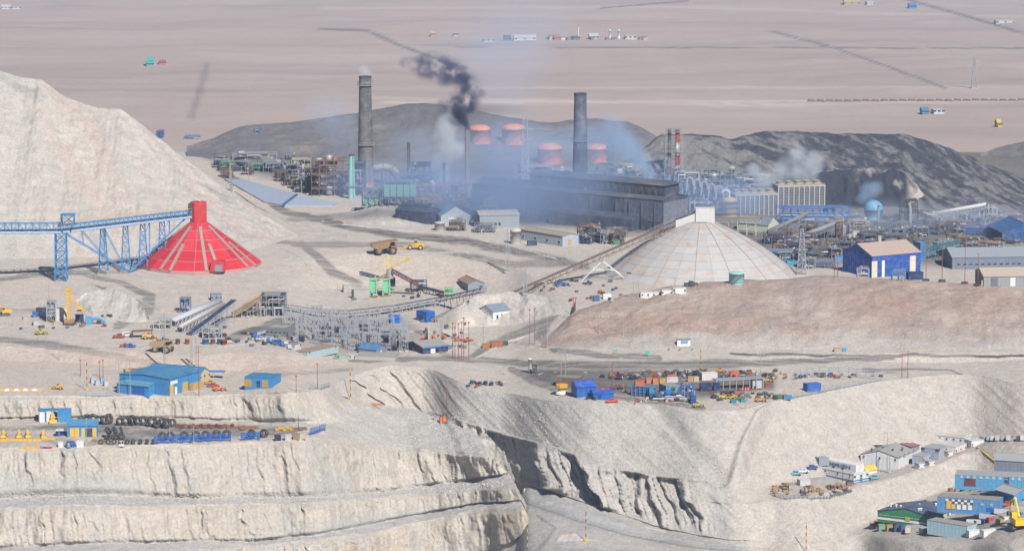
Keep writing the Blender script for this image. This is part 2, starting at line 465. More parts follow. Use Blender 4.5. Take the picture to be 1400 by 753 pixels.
# right slopes
fade = sstep(0, 14, np.arange(XB.shape[0]))[:, None]
st = soften(steepness(YB, ZB), 3); RB = sstep(.85, 1.5, st)
crag = sstep(560, 660, UB) * (1 - sstep(960, 1060, UB))
nz = fbm(XB * .05, YB * .05, 4) * .5 + fbm(XB * .35, YB * .35, 3) * .2
slant = XB * .8 + ZB * .45
g = ridged(slant * .075, ZB * .02 + YB * .012, 3) + .45 * ridged(XB * .23 + ZB * .1, ZB * .06, 3)
ZB2 = ZB + nz * fade * (1 - RB * .7)
def saw(q, seed):
    c = np.floor(q); f = q - c
    h = np.modf(np.abs(np.sin(c * 12.9898 + seed) * 43758.5453))[0]
    return np.where(f < .08, f / .08, 1 - (f - .08) / .92) * (h ** 1.3)
wob = fbm(XB * .05, ZB * .09, 3)
tooth = saw(XB * .052 + ZB * .016 + wob * .3, 1.7) * 16.0 + saw(XB * .16 + ZB * .05 + wob * .5, 4.1) * 4.5 + saw(XB * .42 + ZB * .12 + wob * .7, 2.2) * 2.0 + saw(XB * .8 + ZB * .2 + wob, 9.2) * .9
depth_env = sstep(0.0, .25, KB - 1.0) * (1 - sstep(2.75, 3.0, KB)) * (KB > .6)
YB2 = YB - (g - .2) * 1.6 * np.maximum(RB, 0) * fade - (tooth - 7.0) * crag * RB * depth_env
crag2 = sstep(455, 485, UB) * (1 - sstep(596, 640, UB)) * (KB < 1.2) * sstep(.02, .2, KB)
YB2 = YB2 - (saw(XB * .13 + ZB * .14 + wob * .6, 7.7) * 3.2 + saw(XB * .37 + ZB * .36 + wob, 3.3) * 1.3 - 1.2) * crag2
mild = sstep(.35, .7, st) * (1 - RB)
YB2 = YB2 - ridged(XB * .11 + ZB * .16, ZB * .02, 4) * .75 * mild * fade
ZB2 = ZB2 - polyline_w(UB, VB, [(900, 556), (940, 598), (985, 652)], 13, .9) * 2.6 + polyline_w(UB, VB, [(1050, 552), (1020, 610), (1008, 650)], 11, .9) * 3.2 * fade
XB2 = XB + fbm(XB * .09, ZB * .12 + 40, 3) * 1.2 * RB * fade
top = np.where(np.arange(XB.shape[0])[:, None] == 0, 1.0, 0.0)
ZB2 = ZB2 * (1 - top) + ZA2[-1][msk][None] * top; YB2 = YB2 * (1 - top) + YA2[-1][msk][None] * top; XB2 = XB2 * (1 - top) + XA2[-1][msk][None] * top
CB = colour_ground(XB, YB, ZB, UB, VB, RB)
CB = mixc(CB, np.array((.36, .34, .315)), crag * .75 * np.ones_like(UB))
CB = mixc(CB, np.array((.405, .365, .325)), sstep(1000, 1100, UB) * .8)
stripe = fbm(XB * .22 + ZB * .1, ZB * .015, 4)
CB = mixc(CB, GREY, np.clip(stripe * .9, 0, .45) * sstep(.4, .8, st))
roadsB = [([(600, 640, 18), (690, 668, 19), (760, 694, 20), (850, 722, 17), (900, 735, 13), (960, 744, 9), (1040, 752, 7), (1100, 757, 6), (1300, 800, 6)], 15, .85),
          ([(690, 720, 12), (720, 735, 12), (720, 770, 16)], 12, .75), ([(760, 752, 5), (900, 757, 6), (1000, 765, 8)], 5, .7),
          ([(1055, 668, 5), (1120, 655, 5), (1180, 645, 4), (1250, 628, 4), (1350, 604, 4), (1551, 596, 4)], 5, .5),
          ([(915, 570, 5), (935, 600, 5), (965, 630, 7), (985, 655, 8)], 6, .28)]
WB = roads(UB, VB, roadsB, fbm(XB * .06, YB * .06, 3) * 2.0)
yardB = poly_w(UB, VB, [(1180, 735), (1230, 694), (1300, 668), (1400, 640), (1551, 630), (1551, 728), (1400, 733), (1300, 742)], 5) * .35
CB = mixc(CB, np.array((.27, .27, .265)), np.clip(np.maximum(WB, yardB) * np.clip(.85 + fbm(XB * .03 + YB * .2, YB * .05, 3) * .9, .4, 1.1), 0, 1))
mid = np.maximum(polyline_w(UB, VB, [(690, 664, 6), (760, 690, 7), (850, 719, 6), (900, 732, 4), (960, 743, 3)], 6, .8), polyline_w(UB, VB, [(700, 690, 2), (780, 712, 2), (880, 738, 2)], 2, .8) * .6)
CB = mixc(CB, np.array((.37, .365, .36)), mid * .8)
CB = mixc(CB, np.array((.17, .165, .16)), np.maximum(polyline_w(UB, VB, [(690, 676, 1.6), (760, 702, 1.6), (850, 729, 1.5), (930, 746, 1.5), (1040, 755, 1.5)], 2, .8), polyline_w(UB, VB, [(735, 705, 2), (760, 722, 2), (742, 745, 3), (725, 765, 3)], 2, .8)) * .6)
keep_road = ((WB[:-1, :-1] + WB[1:, 1:]) / 2) > .38
slope_o = grid_object('pit_slope', XB2, YB2, ZB2, CB, EARTH_ROCK, ~keep_road, smooth=False)
pit_road = grid_object('pit_road', XB2, YB2, ZB2, CB, EARTH, keep_road)

# ---- left promontory with the tyre terrace and the benches below it
t = np.linspace(0, 1, 560)
umax = [644, 658, 668, 697, 706, 712, 716, 724, 724]
P = [([(-150, 541), (0, 540), (150, 541), (250, 541), (350, 537), (430, 534), (450, 542), (500, 552), (560, 557), (610, 574), (644, 590)], 0),
     ([(-150, 576), (0, 573), (130, 570), (250, 572), (330, 575), (400, 577), (450, 578), (500, 574), (560, 578), (610, 588), (658, 603)], [(-150, 68), (415, 66), (450, 30), (480, 13), (560, 6), (724, 3)]),
     ([(-150, 613), (0, 612), (150, 609), (300, 607), (430, 599), (480, 602), (550, 612), (620, 617), (668, 620)], [(-150, 0), (430, 0), (480, 8), (560, 8), (724, 4)]),
     ([(-150, 688), (0, 682), (100, 676), (250, 680), (350, 680), (430, 680), (550, 670), (620, 660), (697, 648)], 60),
     ([(-150, 700), (0, 693), (100, 690), (250, 690), (350, 688), (430, 686), (550, 676), (650, 667), (706, 664)], 0),
     ([(-150, 754), (0, 750), (100, 744), (250, 741), (350, 740), (430, 732), (500, 718), (600, 698), (650, 688), (712, 684)], 62),
     ([(-150, 766), (0, 763), (150, 757), (250, 752), (350, 746), (500, 728), (600, 708), (650, 697), (716, 694)], 0),
     ([(-150, 830), (0, 830), (350, 815), (500, 795), (600, 775), (700, 745), (724, 724)], 66),
     ([(-150, 900), (724, 900)], 15)]
def uof(i): return -150 + t * (umax[i] + 150)
v0 = smooth_curve(P[0][0], uof(0), 3)
ys, zs = [], []
for u_, v_ in zip(uof(0)[::8], v0[::8]):
    if u_ < 452: ys.append(np.interp(u_, us, YA2[-1])); zs.append(np.interp(u_, us, ZA2[-1]))
    else: p = hit(u_, v_); ys.append(p.y); zs.append(p.z)
ys = np.interp(np.arange(560), np.arange(0, 560, 8), ys); zs = np.interp(np.arange(560), np.arange(0, 560, 8), zs)
XC, YC, ZC, UC, VC, KC = loft(uof(0), P, (ys, zs), [40, 38, 88, 14, 64, 14, 80, 20], uof)
ZC = soften(ZC, 2)
st = soften(steepness(YC, ZC), 3); RC = sstep(.9, 1.5, st)
fade = sstep(0, 8, np.arange(XC.shape[0]))[:, None]
talus = np.clip(fbm(XC * .018 + 3, KC * .0 + np.floor(KC) * 3.3) * 2.2 + .3, 0, 1) * sstep(.35, .9, KC % 1)
rk = RC * (1 - talus * .85) * sstep(0, .12, KC % 1) * (1 - sstep(.86, 1.0, KC % 1))
g = ridged(XC * .06 + ZC * .02, ZC * .02 + np.floor(KC) * 7, 4) + .5 * ridged(XC * .2, ZC * .07, 3)
wob = fbm(XC * .05, ZC * .1 + np.floor(KC) * 5, 3)
crk = saw(XC * .07 + ZC * .02 + wob * .3 + np.floor(KC) * 3.1, 5.2) * 1.5 + saw(XC * .21 + ZC * .05 + wob * .5, 8.4) * 1.0 + saw(XC * .6 + ZC * .1 + wob * .5, 6.1) * 1.1
YC2 = YC - ((g - .25) * 1.7 * rk + (crk - 1.2) * rk + talus * RC * 2.2 * (1 - sstep(.78, 1.0, KC % 1))) * fade
ZC2 = ZC + (fbm(XC * .06, YC * .06, 4) * .8 + fbm(XC * .4, YC * .4, 3) * .35) * fade * (1 - RC * .6)
XC2 = XC + fbm(XC * .1, ZC * .15 + 9, 3) * 1.0 * rk * fade
CC = colour_ground(XC, YC, ZC, UC, VC, RC)
tone = fbm(XC * .03 + 5, ZC * .05, 4)
CC = mixc(CC, CREAM, RC * np.clip(.65 + tone, 0, 1))
CC = mixc(CC, np.array((.52, .40, .28)), RC * np.clip(tone * 1.3 - .1, 0, .55) * sstep(4.5, 7, KC))
CC = mixc(CC, np.array((.36, .35, .325)), np.clip(talus * 1.2, 0, .9) * RC)
CC = mixc(CC, np.array((.37, .355, .33)), np.clip(fbm(XC * .07, ZC * .08 + 2, 3) * 1.6, 0, .6) * RC)
CC = mixc(CC, np.array((.40, .385, .36)), sstep(430, 500, UC) * (1 - RC) * (KC < 2.2) * .8)
CC = mixc(CC, np.array((.40, .385, .37)), (1 - RC) * (KC > 3) * .8)
ty = poly_w(UC, VC, [(-150, 578), (0, 582), (60, 580), (130, 576), (250, 577), (330, 579), (420, 583), (400, 597), (300, 601), (180, 606), (120, 598), (60, 590), (-150, 590)], 4)
ty = np.maximum(ty, polyline_w(UC, VC, [(-150, 596), (40, 598), (100, 606), (170, 607)], 5, .6) * .35)
CC = mixc(CC, np.array((.165, .155, .145)), np.clip(ty * (.85 + fbm(XC * .1, YC * .1, 3)), 0, 1) * .92)
# flank towards the pit road, out of the photograph's sight
n_s = 14
s_ = np.arange(1, n_s + 1)[None, :] * 1.9
XS = XC2[:, -1:] + s_ * .62 + fbm(s_ * .2 + ZC2[:, -1:] * .1, ZC2[:, -1:] * .1, 3) * 1.2
YS = YC2[:, -1:] + s_ * .62 + fbm(s_ * .2, ZC2[:, -1:] * .12 + 9, 3) * 1.2
ZS = ZC2[:, -1:] - s_ * 1.25
grid_object('rock_bench', np.hstack([XC2, XS]), np.hstack([YC2, YS]), np.hstack([ZC2, ZS]),
            np.concatenate([CC, np.broadcast_to(CC[:, -1:], CC.shape[:1] + (n_s, 3))], 1), EARTH_ROCK, smooth=False)

# ---- the desert plain beyond, sloping away
pu = np.linspace(-1400, 2800, 700)
pd = np.concatenate([np.linspace(2150, 2600, 16), 2600 * np.exp(np.linspace(0.004, math.log(14000 / 2600), 330))])
def plain_z(d):
    e = d - 2520
    return np.where(e < 0, -1.2, -1.2 - np.where(e < 3200, e * .05, 160 + (e - 3200) * .012))
UPp, DP = np.meshgrid(pu, pd)
ZP = plain_z(DP); XP = (UPp - CU) / FPX * DP * 1.005
nP = fbm(XP * .0022, DP * .0022, 4); nQ = fbm(XP * .0035 + 5, DP * .012, 5)
ZP = ZP + sstep(2550, 2900, DP) * (nP * 10 + fbm(XP * .012, DP * .012, 3) * 2.0)
CP = np.broadcast_to(PLAIN, XP.shape + (3,)).copy()
CP = mixc(CP, np.array((.38, .325, .295)), np.clip(nQ * .8 + .2, 0, 1))
CP = mixc(CP, np.array((.26, .215, .20)), np.clip(fbm(XP * .0016 + 3, DP * .006 + 2, 4) * .9, 0, .6))
VP = CV - (np.arctan2(ZP - HC, DP) + P0) * FPX * 1.0
CP = mixc(CP, np.array((.50, .43, .38)), np.maximum.reduce([polyline_w(UPp, VP, [(520, 141), (1400, 137)], 1.6, .7), polyline_w(UPp, VP, [(650, 121), (1400, 119)], 1.2, .7) * .7,
     polyline_w(UPp, VP, [(500, 135), (760, 138), (1010, 144), (1400, 138)], 1.8, .7) * .7, polyline_w(UPp, VP, [(440, 12), (900, 10), (1400, 24)], 2, .8) * .6]) * .7)
dk = np.maximum.reduce([polyline_w(UPp, VP, [(620, 65), (900, 65.5), (1400, 66.5)], .9, .6), polyline_w(UPp, VP, [(1053, 43), (1140, 66), (1250, 105), (1292, 121)], 2.2, .6, 1.6),
     polyline_w(UPp, VP, [(1238, 0), (1330, 26), (1400, 47), (1500, 75)], 3, .6, 1.6), polyline_w(UPp, VP, [(440, 40), (505, 43), (545, 62), (600, 82), (640, 95)], 3, .6, 1.6),
     polyline_w(UPp, VP, [(283, 92), (272, 130), (262, 158)], 5, .5, .6) * .55, polyline_w(UPp, VP, [(820, 12), (940, 2)], 2, .6, 2)])
CP = mixc(CP, np.array((.12, .115, .12)), dk * .75)
grid_object('plain', XP, DP, ZP, CP, earth_mat('desert_plain', grain=0.16, bump=0.2))

# ---- hills and heaps
def hill(name, crest, toe, back=0.6, rows=60, step=2.0, colour=None, gully=(1.0, .06), power=1.0, bumpy=0.6, base=None, material=None, smooth_k=4, round_=0.0):
    u = np.arange(crest[0][0], crest[-1][0] + .1, step)
    cv = smooth_curve([(c[0], c[1]) for c in crest], u, smooth_k); cd = smooth_curve([(c[0], c[2]) for c in crest], u, smooth_k * 2)
    tv = smooth_curve(toe, u, smooth_k)
    m = slope_np(cv); cy, cz = cd, HC + m * cd; cx = xfac_np(u, cv) * cd
    if base is None:
        tp = [hit(a, b) for a, b in zip(u[::4], tv[::4])]
        ty_ = np.interp(u, u[::4], [p.y for p in tp]); tz = np.interp(u, u[::4], [p.z for p in tp])
    else:
        tz = np.full(len(u), float(base)); ty_ = (tz - HC) / slope_np(tv)
    ty_ = np.minimum(ty_, cy - 1); tx = xfac_np(u, tv) * ty_
    cz = np.maximum(cz, tz + .01)
    f = np.linspace(0, 1, rows)[:, None]
    pz = f ** power if not round_ else (1 - round_) * f + round_ * np.sin(f * np.pi / 2)
    Xf = tx + (cx - tx) * f; Yf = ty_ + (cy - ty_) * f; Zf = tz - .6 + (cz - tz + .6) * pz
    nb = rows // 3; fb = np.linspace(0, 1, nb + 1)[1:, None]
    hgt = np.maximum(cz - tz + 4, 2)
    Xb = cx + 0 * fb; Yb = cy + hgt / back * fb; Zb = cz - hgt * fb
    X, Y, Z = np.vstack([Xf, Xb]), np.vstack([Yf, Yb]), np.vstack([Zf, Zb])
    Fv = np.vstack([f + 0 * tx, 1 + fb + 0 * tx]); Uv = np.broadcast_to(u, X.shape)
    env = np.clip(np.minimum(Fv * 6, 1), 0, 1) * np.clip(hgt / 12, .15, 1)
    env = env * (1 - .6 * np.exp(-((Fv - 1) / .06) ** 2))
    gl = ridged(X * gully[1] + Fv * .25, Fv * 1.1, 4)
    Z = Z + (gl - .4) * gully[0] * env + fbm(X * .08, Y * .08, 4) * bumpy * env
    C = colour(X, Y, Z, Uv, Fv, gl)
    return grid_object(name, X, Y, Z, C, material or EARTH)
def col_dump(X, Y, Z, U, F, gl):
    C = np.broadcast_to(np.array((.40, .37, .33)), X.shape + (3,)).copy()
    q = X + F * 75 + fbm(X * .03, F * 3, 3) * 8
    C = mixc(C, np.array((.33, .315, .29)), np.clip(fbm(q * .05, F * .5, 5) * 1.5 + .05, 0, .7))
    C = mixc(C, np.array((.43, .35, .305)), np.clip(fbm(q * .035 + 7, F * .6 + 3, 4) * 1.6 + sstep(180, 380, U) * .35, 0, .75))
    C = mixc(C, np.array((.46, .425, .365)), np.clip(fbm(q * .06 + 1, F * 1.2 + 8, 4) * 1.7, 0, .7) * sstep(.3, .8, F))
    return mixc(C, np.array((.27, .26, .245)), np.clip(fbm(X * .05 + 4, F * 9, 4) * 2 - .3, 0, .6) * sstep(.6, .85, F))
hill('spoil_heap', [(-160, 40, 2180), (-60, 72, 2160), (0, 97, 2150), (30, 108, 2148), (55, 108, 2146), (85, 131, 2144), (130, 148, 2140), (165, 150, 2135), (190, 168, 2130), (240, 208, 2120), (300, 253, 2105), (360, 293, 2092), (408, 322, 2080)],
     [(-160, 362), (0, 354), (60, 354), (150, 352), (250, 350), (330, 346), (380, 332), (408, 325)], back=.6, rows=150, step=1.5, colour=col_dump, gully=(1.1, .09), bumpy=1.2)
def col_brown(X, Y, Z, U, F, gl):
    C = np.broadcast_to(np.array((.32, .245, .205)), X.shape + (3,)).copy()
    C = mixc(C, np.array((.385, .325, .28)), np.clip(fbm(X * .03 + F, Y * .03, 4) * 1.6 + .1, 0, .9))
    C = mixc(C, np.array((.33, .23, .185)), np.clip(fbm(X * .02 + 9, F * 1.4, 4) * 1.8, 0, .75))
    C = mixc(C, np.array((.40, .375, .345)), (1 - sstep(.02, .28, F + fbm(X * .05, Y * .05, 3) * .15)) * .85)
    C = mixc(C, np.array((.27, .235, .21)), np.clip(fbm(X * .02 + 30, F * 3 + 4, 4) * 1.6, 0, .6) * .7)
    return C
hill('hill', [(735, 475, 1785), (750, 458, 1796), (785, 427, 1818), (850, 406, 1838), (900, 396, 1846), (960, 387, 1852), (1030, 384, 1852), (1080, 383, 1850), (1130, 377, 1850), (1200, 382, 1850), (1300, 387, 1846), (1400, 392, 1842), (1560, 398, 1838)],
     [(735, 477), (800, 479), (900, 480), (1000, 479), (1100, 479), (1560, 480)], back=.7, rows=110, step=1.6, colour=col_brown, gully=(1.6, .022), bumpy=1.1, round_=.55)
def col_slag(X, Y, Z, U, F, gl):
    left = 1 - sstep(985, 1050, U)
    C = np.broadcast_to(np.array((.165, .16, .158)), X.shape + (3,)).copy()
    q = X + F * 70
    w = fbm(q * .045, F * 1.6, 6, .7) * 1.5 + fbm(q * .16, F * 7, 4, .65) * 1.3 + .42 - left * .9 + sstep(.93, 1, F) * 1.2 * left + sstep(.3, .9, F) * .25 - sstep(1300, 1420, U) * .15
    return mixc(C, SLAG, np.clip(w * 1.2, 0, 1) * .85)
hill('slag_heap', [(780, 262, 2230), (850, 226, 2270), (890, 196, 2295), (905, 184, 2300), (985, 186, 2302), (1000, 192, 2305), (1038, 181, 2310), (1090, 180, 2320), (1150, 183, 2320), (1240, 185, 2315), (1300, 204, 2305), (1400, 246, 2290), (1560, 292, 2250)],
     [(780, 266), (895, 264), (1000, 268), (1120, 272), (1250, 286), (1400, 296), (1560, 312)], back=.5, rows=100, step=1.6, colour=col_slag, gully=(1.6, .03), bumpy=2.2, base=0)
def col_cut(X, Y, Z, U, F, gl):
    C = np.broadcast_to(np.array((.035, .04, .055)), X.shape + (3,)).copy()  # dark slag, with the blue shade of the cut face put into the colour
    C = mixc(C, SAND, np.clip(sstep(.97, 1, F) * .9 + sstep(1236, 1250, U) + np.clip(fbm(X * .09, F * 1.5, 4) * 2 - .35, 0, .7) * sstep(1160, 1190, U), 0, 1))
    return C
hill('slag_bank', [(1092, 276, 2196), (1112, 238, 2210), (1150, 233, 2216), (1192, 232, 2222), (1204, 238, 2218), (1222, 233, 2222), (1236, 235, 2220), (1252, 255, 2206), (1275, 280, 2192)], [(1092, 279), (1118, 281), (1180, 283), (1236, 282), (1275, 282)], back=.25, rows=50, step=1.2, colour=col_cut, gully=(2.2, .09), base=0, smooth_k=2)
def col_back(X, Y, Z, U, F, gl):
    C = np.broadcast_to(np.array((.14, .135, .135)), X.shape + (3,)).copy()
    C = mixc(C, np.array((.26, .23, .21)), np.clip(fbm(X * .02, F * 3, 4) * 1.2 - .2, 0, .5))
    return mixc(C, np.array((.13, .13, .14)), np.clip(fbm(X * .012 + 4, F * 2 + 7, 4) * 1.8, 0, .7))
hill('dark_hill', [(255, 202, 2440), (290, 190, 2450), (330, 174, 2470), (440, 163, 2500), (500, 153, 2520), (560, 142, 2530), (600, 143, 2530), (650, 152, 2530), (700, 162, 2530), (760, 168, 2530), (810, 163, 2530), (860, 168, 2520), (890, 182, 2500), (925, 205, 2470)],
     [(255, 214), (330, 222), (500, 226), (925, 226)], back=.5, rows=60, step=2, colour=col_back, gully=(1.5, .02), bumpy=1.5, base=0)
hill('dark_mound', [(1340, 212, 2420), (1360, 203, 2430), (1400, 194, 2440), (1470, 185, 2440), (1560, 200, 2430)], [(1340, 214), (1400, 224), (1560, 236)], rows=40, colour=col_back, base=-1)
def col_sand(X, Y, Z, U, F, gl):
    C = np.broadcast_to(np.array((.45, .41, .365)), X.shape + (3,)).copy()
    return mixc(C, GREY, np.clip(fbm(X * .08, Y * .08, 4) * 1.4, 0, .7))
hill('sand_mound', [(440, 304, 2150), (455, 292, 2160), (490, 288, 2165), (520, 277, 2168), (545, 279, 2168), (575, 290, 2160), (610, 303, 2150), (640, 312, 2140)], [(440, 306), (500, 309), (575, 314), (640, 315)], rows=40, step=1.2, colour=col_sand, gully=(.6, .1))
hill('sand_mound', [(395, 322, 2090), (420, 318, 2095), (455, 320, 2092), (480, 327, 2085), (495, 333, 2078)], [(395, 327), (450, 333), (495, 335)], rows=30, step=1.2, colour=col_sand, gully=(.6, .1))
hill('rubble_mound', [(585, 448, 1800), (620, 424, 1842), (650, 404, 1876), (700, 399, 1884), (740, 405, 1876), (775, 416, 1856), (790, 424, 1840)], [(585, 452), (620, 450), (660, 446), (700, 446), (740, 436), (790, 427)], rows=50, step=1.2, colour=col_sand, gully=(1.2, .08))
hill('rubble_mound', [(104, 412, 1880), (118, 399, 1898), (150, 395, 1906), (180, 404, 1892), (196, 422, 1858), (203, 436, 1834)], [(104, 414), (130, 436), (160, 444), (190, 442), (203, 438)], rows=40, step=1, gully=(1.4, .12), bumpy=1.2,
     colour=lambda X, Y, Z, U, F, gl: mixc(np.broadcast_to(np.array((.47, .44, .40)), X.shape + (3,)).copy(), np.array((.50, .42, .36)), np.clip(fbm(X * .1, Y * .1, 3) * 1.2, 0, .6)))
hill('road_bank', [(830, 489, 1750), (860, 487.5, 1752), (890, 487, 1752), (905, 489, 1750)], [(830, 495), (870, 496), (905, 495)], rows=14, step=1, colour=col_sand, gully=(.2, .2), bumpy=.3)
hill('rubble_mound', [(-60, 476, 1800), (0, 479, 1795), (40, 482, 1790), (75, 490, 1780)], [(-60, 498), (40, 500), (75, 496)], rows=24, step=1.5, colour=col_brown, gully=(.8, .1), bumpy=.6)

gd = lambda u, v: hit(u, v).y
def berm(pts, hp=2.5, w=4.0):
    q = [pts[0]] + pts + [pts[-1]]
    u0, u1 = pts[0][0] - 4, pts[-1][0] + 4
    cr = [(u0, pts[0][1] + .3, gd(*pts[0]))] + [(u, v - hp, gd(u, v) + w) for u, v in pts] + [(u1, pts[-1][1] + .3, gd(*pts[-1]))]
    hill('berm', cr, [(u0, pts[0][1] + .5)] + pts + [(u1, pts[-1][1] + .5)], back=.55, rows=9, step=1.2, colour=col_sand, gully=(.5, .25), bumpy=.7, smooth_k=2)
for pts, hp in (([(318, 262), (350, 284), (392, 304), (440, 316), (476, 324)], 3), ([(470, 308), (540, 316), (620, 322), (700, 338), (760, 355)], 2.5), ([(380, 340), (405, 350), (425, 370), (440, 392)], 3), ([(452, 344), (500, 349), (560, 348), (640, 346)], 2.5), ([(10, 474), (70, 484), (130, 495), (180, 502)], 2.5), ([(0, 458), (60, 462), (110, 470)], 2),
                ([(300, 476), (340, 472), (372, 482), (420, 492)], 3), ([(650, 492), (690, 470), (730, 458)], 3), ([(752, 476), (790, 486), (850, 491)], 2.5), ([(880, 494), (960, 491), (1060, 490)], 2.2), ([(740, 512), (800, 511), (880, 508), (960, 508)], 2.5), ([(620, 500), (680, 508), (700, 520)], 2.5), ([(230, 430), (180, 408), (120, 388)][::-1], 2.5), ([(500, 330), (540, 329), (600, 333)], 1.8),
                ([(720, 668), (780, 688), (850, 713), (920, 731)], 2.2), ([(560, 455), (600, 452), (640, 455)], 2.5), ([(60, 385), (120, 383), (200, 396)], 2), ([(640, 430), (690, 440), (740, 432)], 2.5)):
    berm(pts, hp)
hill('road_bank', [(752, 742, gd(752, 740)), (765, 731, gd(765, 734)), (785, 728, gd(785, 732)), (805, 735, gd(805, 736)), (826, 741, gd(826, 740))], [(752, 743), (785, 741), (826, 742)], rows=16, step=1, colour=col_sand, gully=(.5, .2), bumpy=.5)
# ---- haze: one closed box of thin, even dusty air round everything
hz = MB().b0(-6500, 6500, -60, 14300, -340, 297).build('haze', bpy.data.materials.new('haze_air'))
hz['kind'] = 'stuff'
hm = hz.data.materials[0]; hm.use_nodes = True; ht = hm.node_tree
ht.nodes.remove(ht.nodes['Principled BSDF'])
pv = ht.nodes.new('ShaderNodeVolumePrincipled')
pv.inputs['Color'].default_value = (.58, .72, 1.0, 1); pv.inputs['Density'].default_value = 0.00005
ht.links.new(pv.outputs[0], ht.nodes['Material Output'].inputs['Volume'])
# ================================================================== builders
def paint(h, k=.60, **kw):
    c = srgb(h); return mat('paint_' + h.strip('#') + ('' if not kw.get('rust') else '_rusty'), tuple(min(.85, x * k) for x in c), **kw)
STEEL = mat('galvanised_steel', (.36, .37, .39), .5, .4, .2)
DSTEEL = mat('dark_steel', (.055, .06, .07), .6, .3, .3)
RUBBER = mat('tyre_rubber', (.022, .023, .026), .85, 0, .35, 1.2)
GLASS = mat('window_glass', (.03, .04, .055), .12, 0, .05, .5, .6)
WHITE = mat('white_paint', (.62, .61, .59), .6, 0, .12)
CONC = mat('concrete', (.40, .385, .36), .9, 0, .3)
TIMBER = mat('timber', (.36, .23, .12), .9, 0, .35, 1.0)
YELLOW = mat('yellow_machine_paint', (.62, .36, .035), .55, 0, .25)
BLUE = mat('azure_paint', (.035, .20, .44), .55, 0, .12)
RBLUE = mat('royal_blue_paint', (.008, .10, .38), .5, 0, .1)
NAVY = mat('navy_belt', (.018, .03, .075), .7, 0, .2)
RED = mat('red_paint', (.48, .022, .03), .5, 0, .14, .35)
ORANGE = mat('orange_paint', (.60, .16, .04), .6, 0, .25)
GREEN = mat('light_green_paint', (.17, .46, .26), .55, 0, .2)
def pos(u, v, dz=0.0):
    p = hit(u, v); return Vector((p.x, p.y, p.z + dz))
def gz(p, f=min, r=1.5):
    return f([down(p.x + a, p.y + b) for a, b in ((0, 0), (r, 0), (-r, 0), (0, r), (0, -r))])
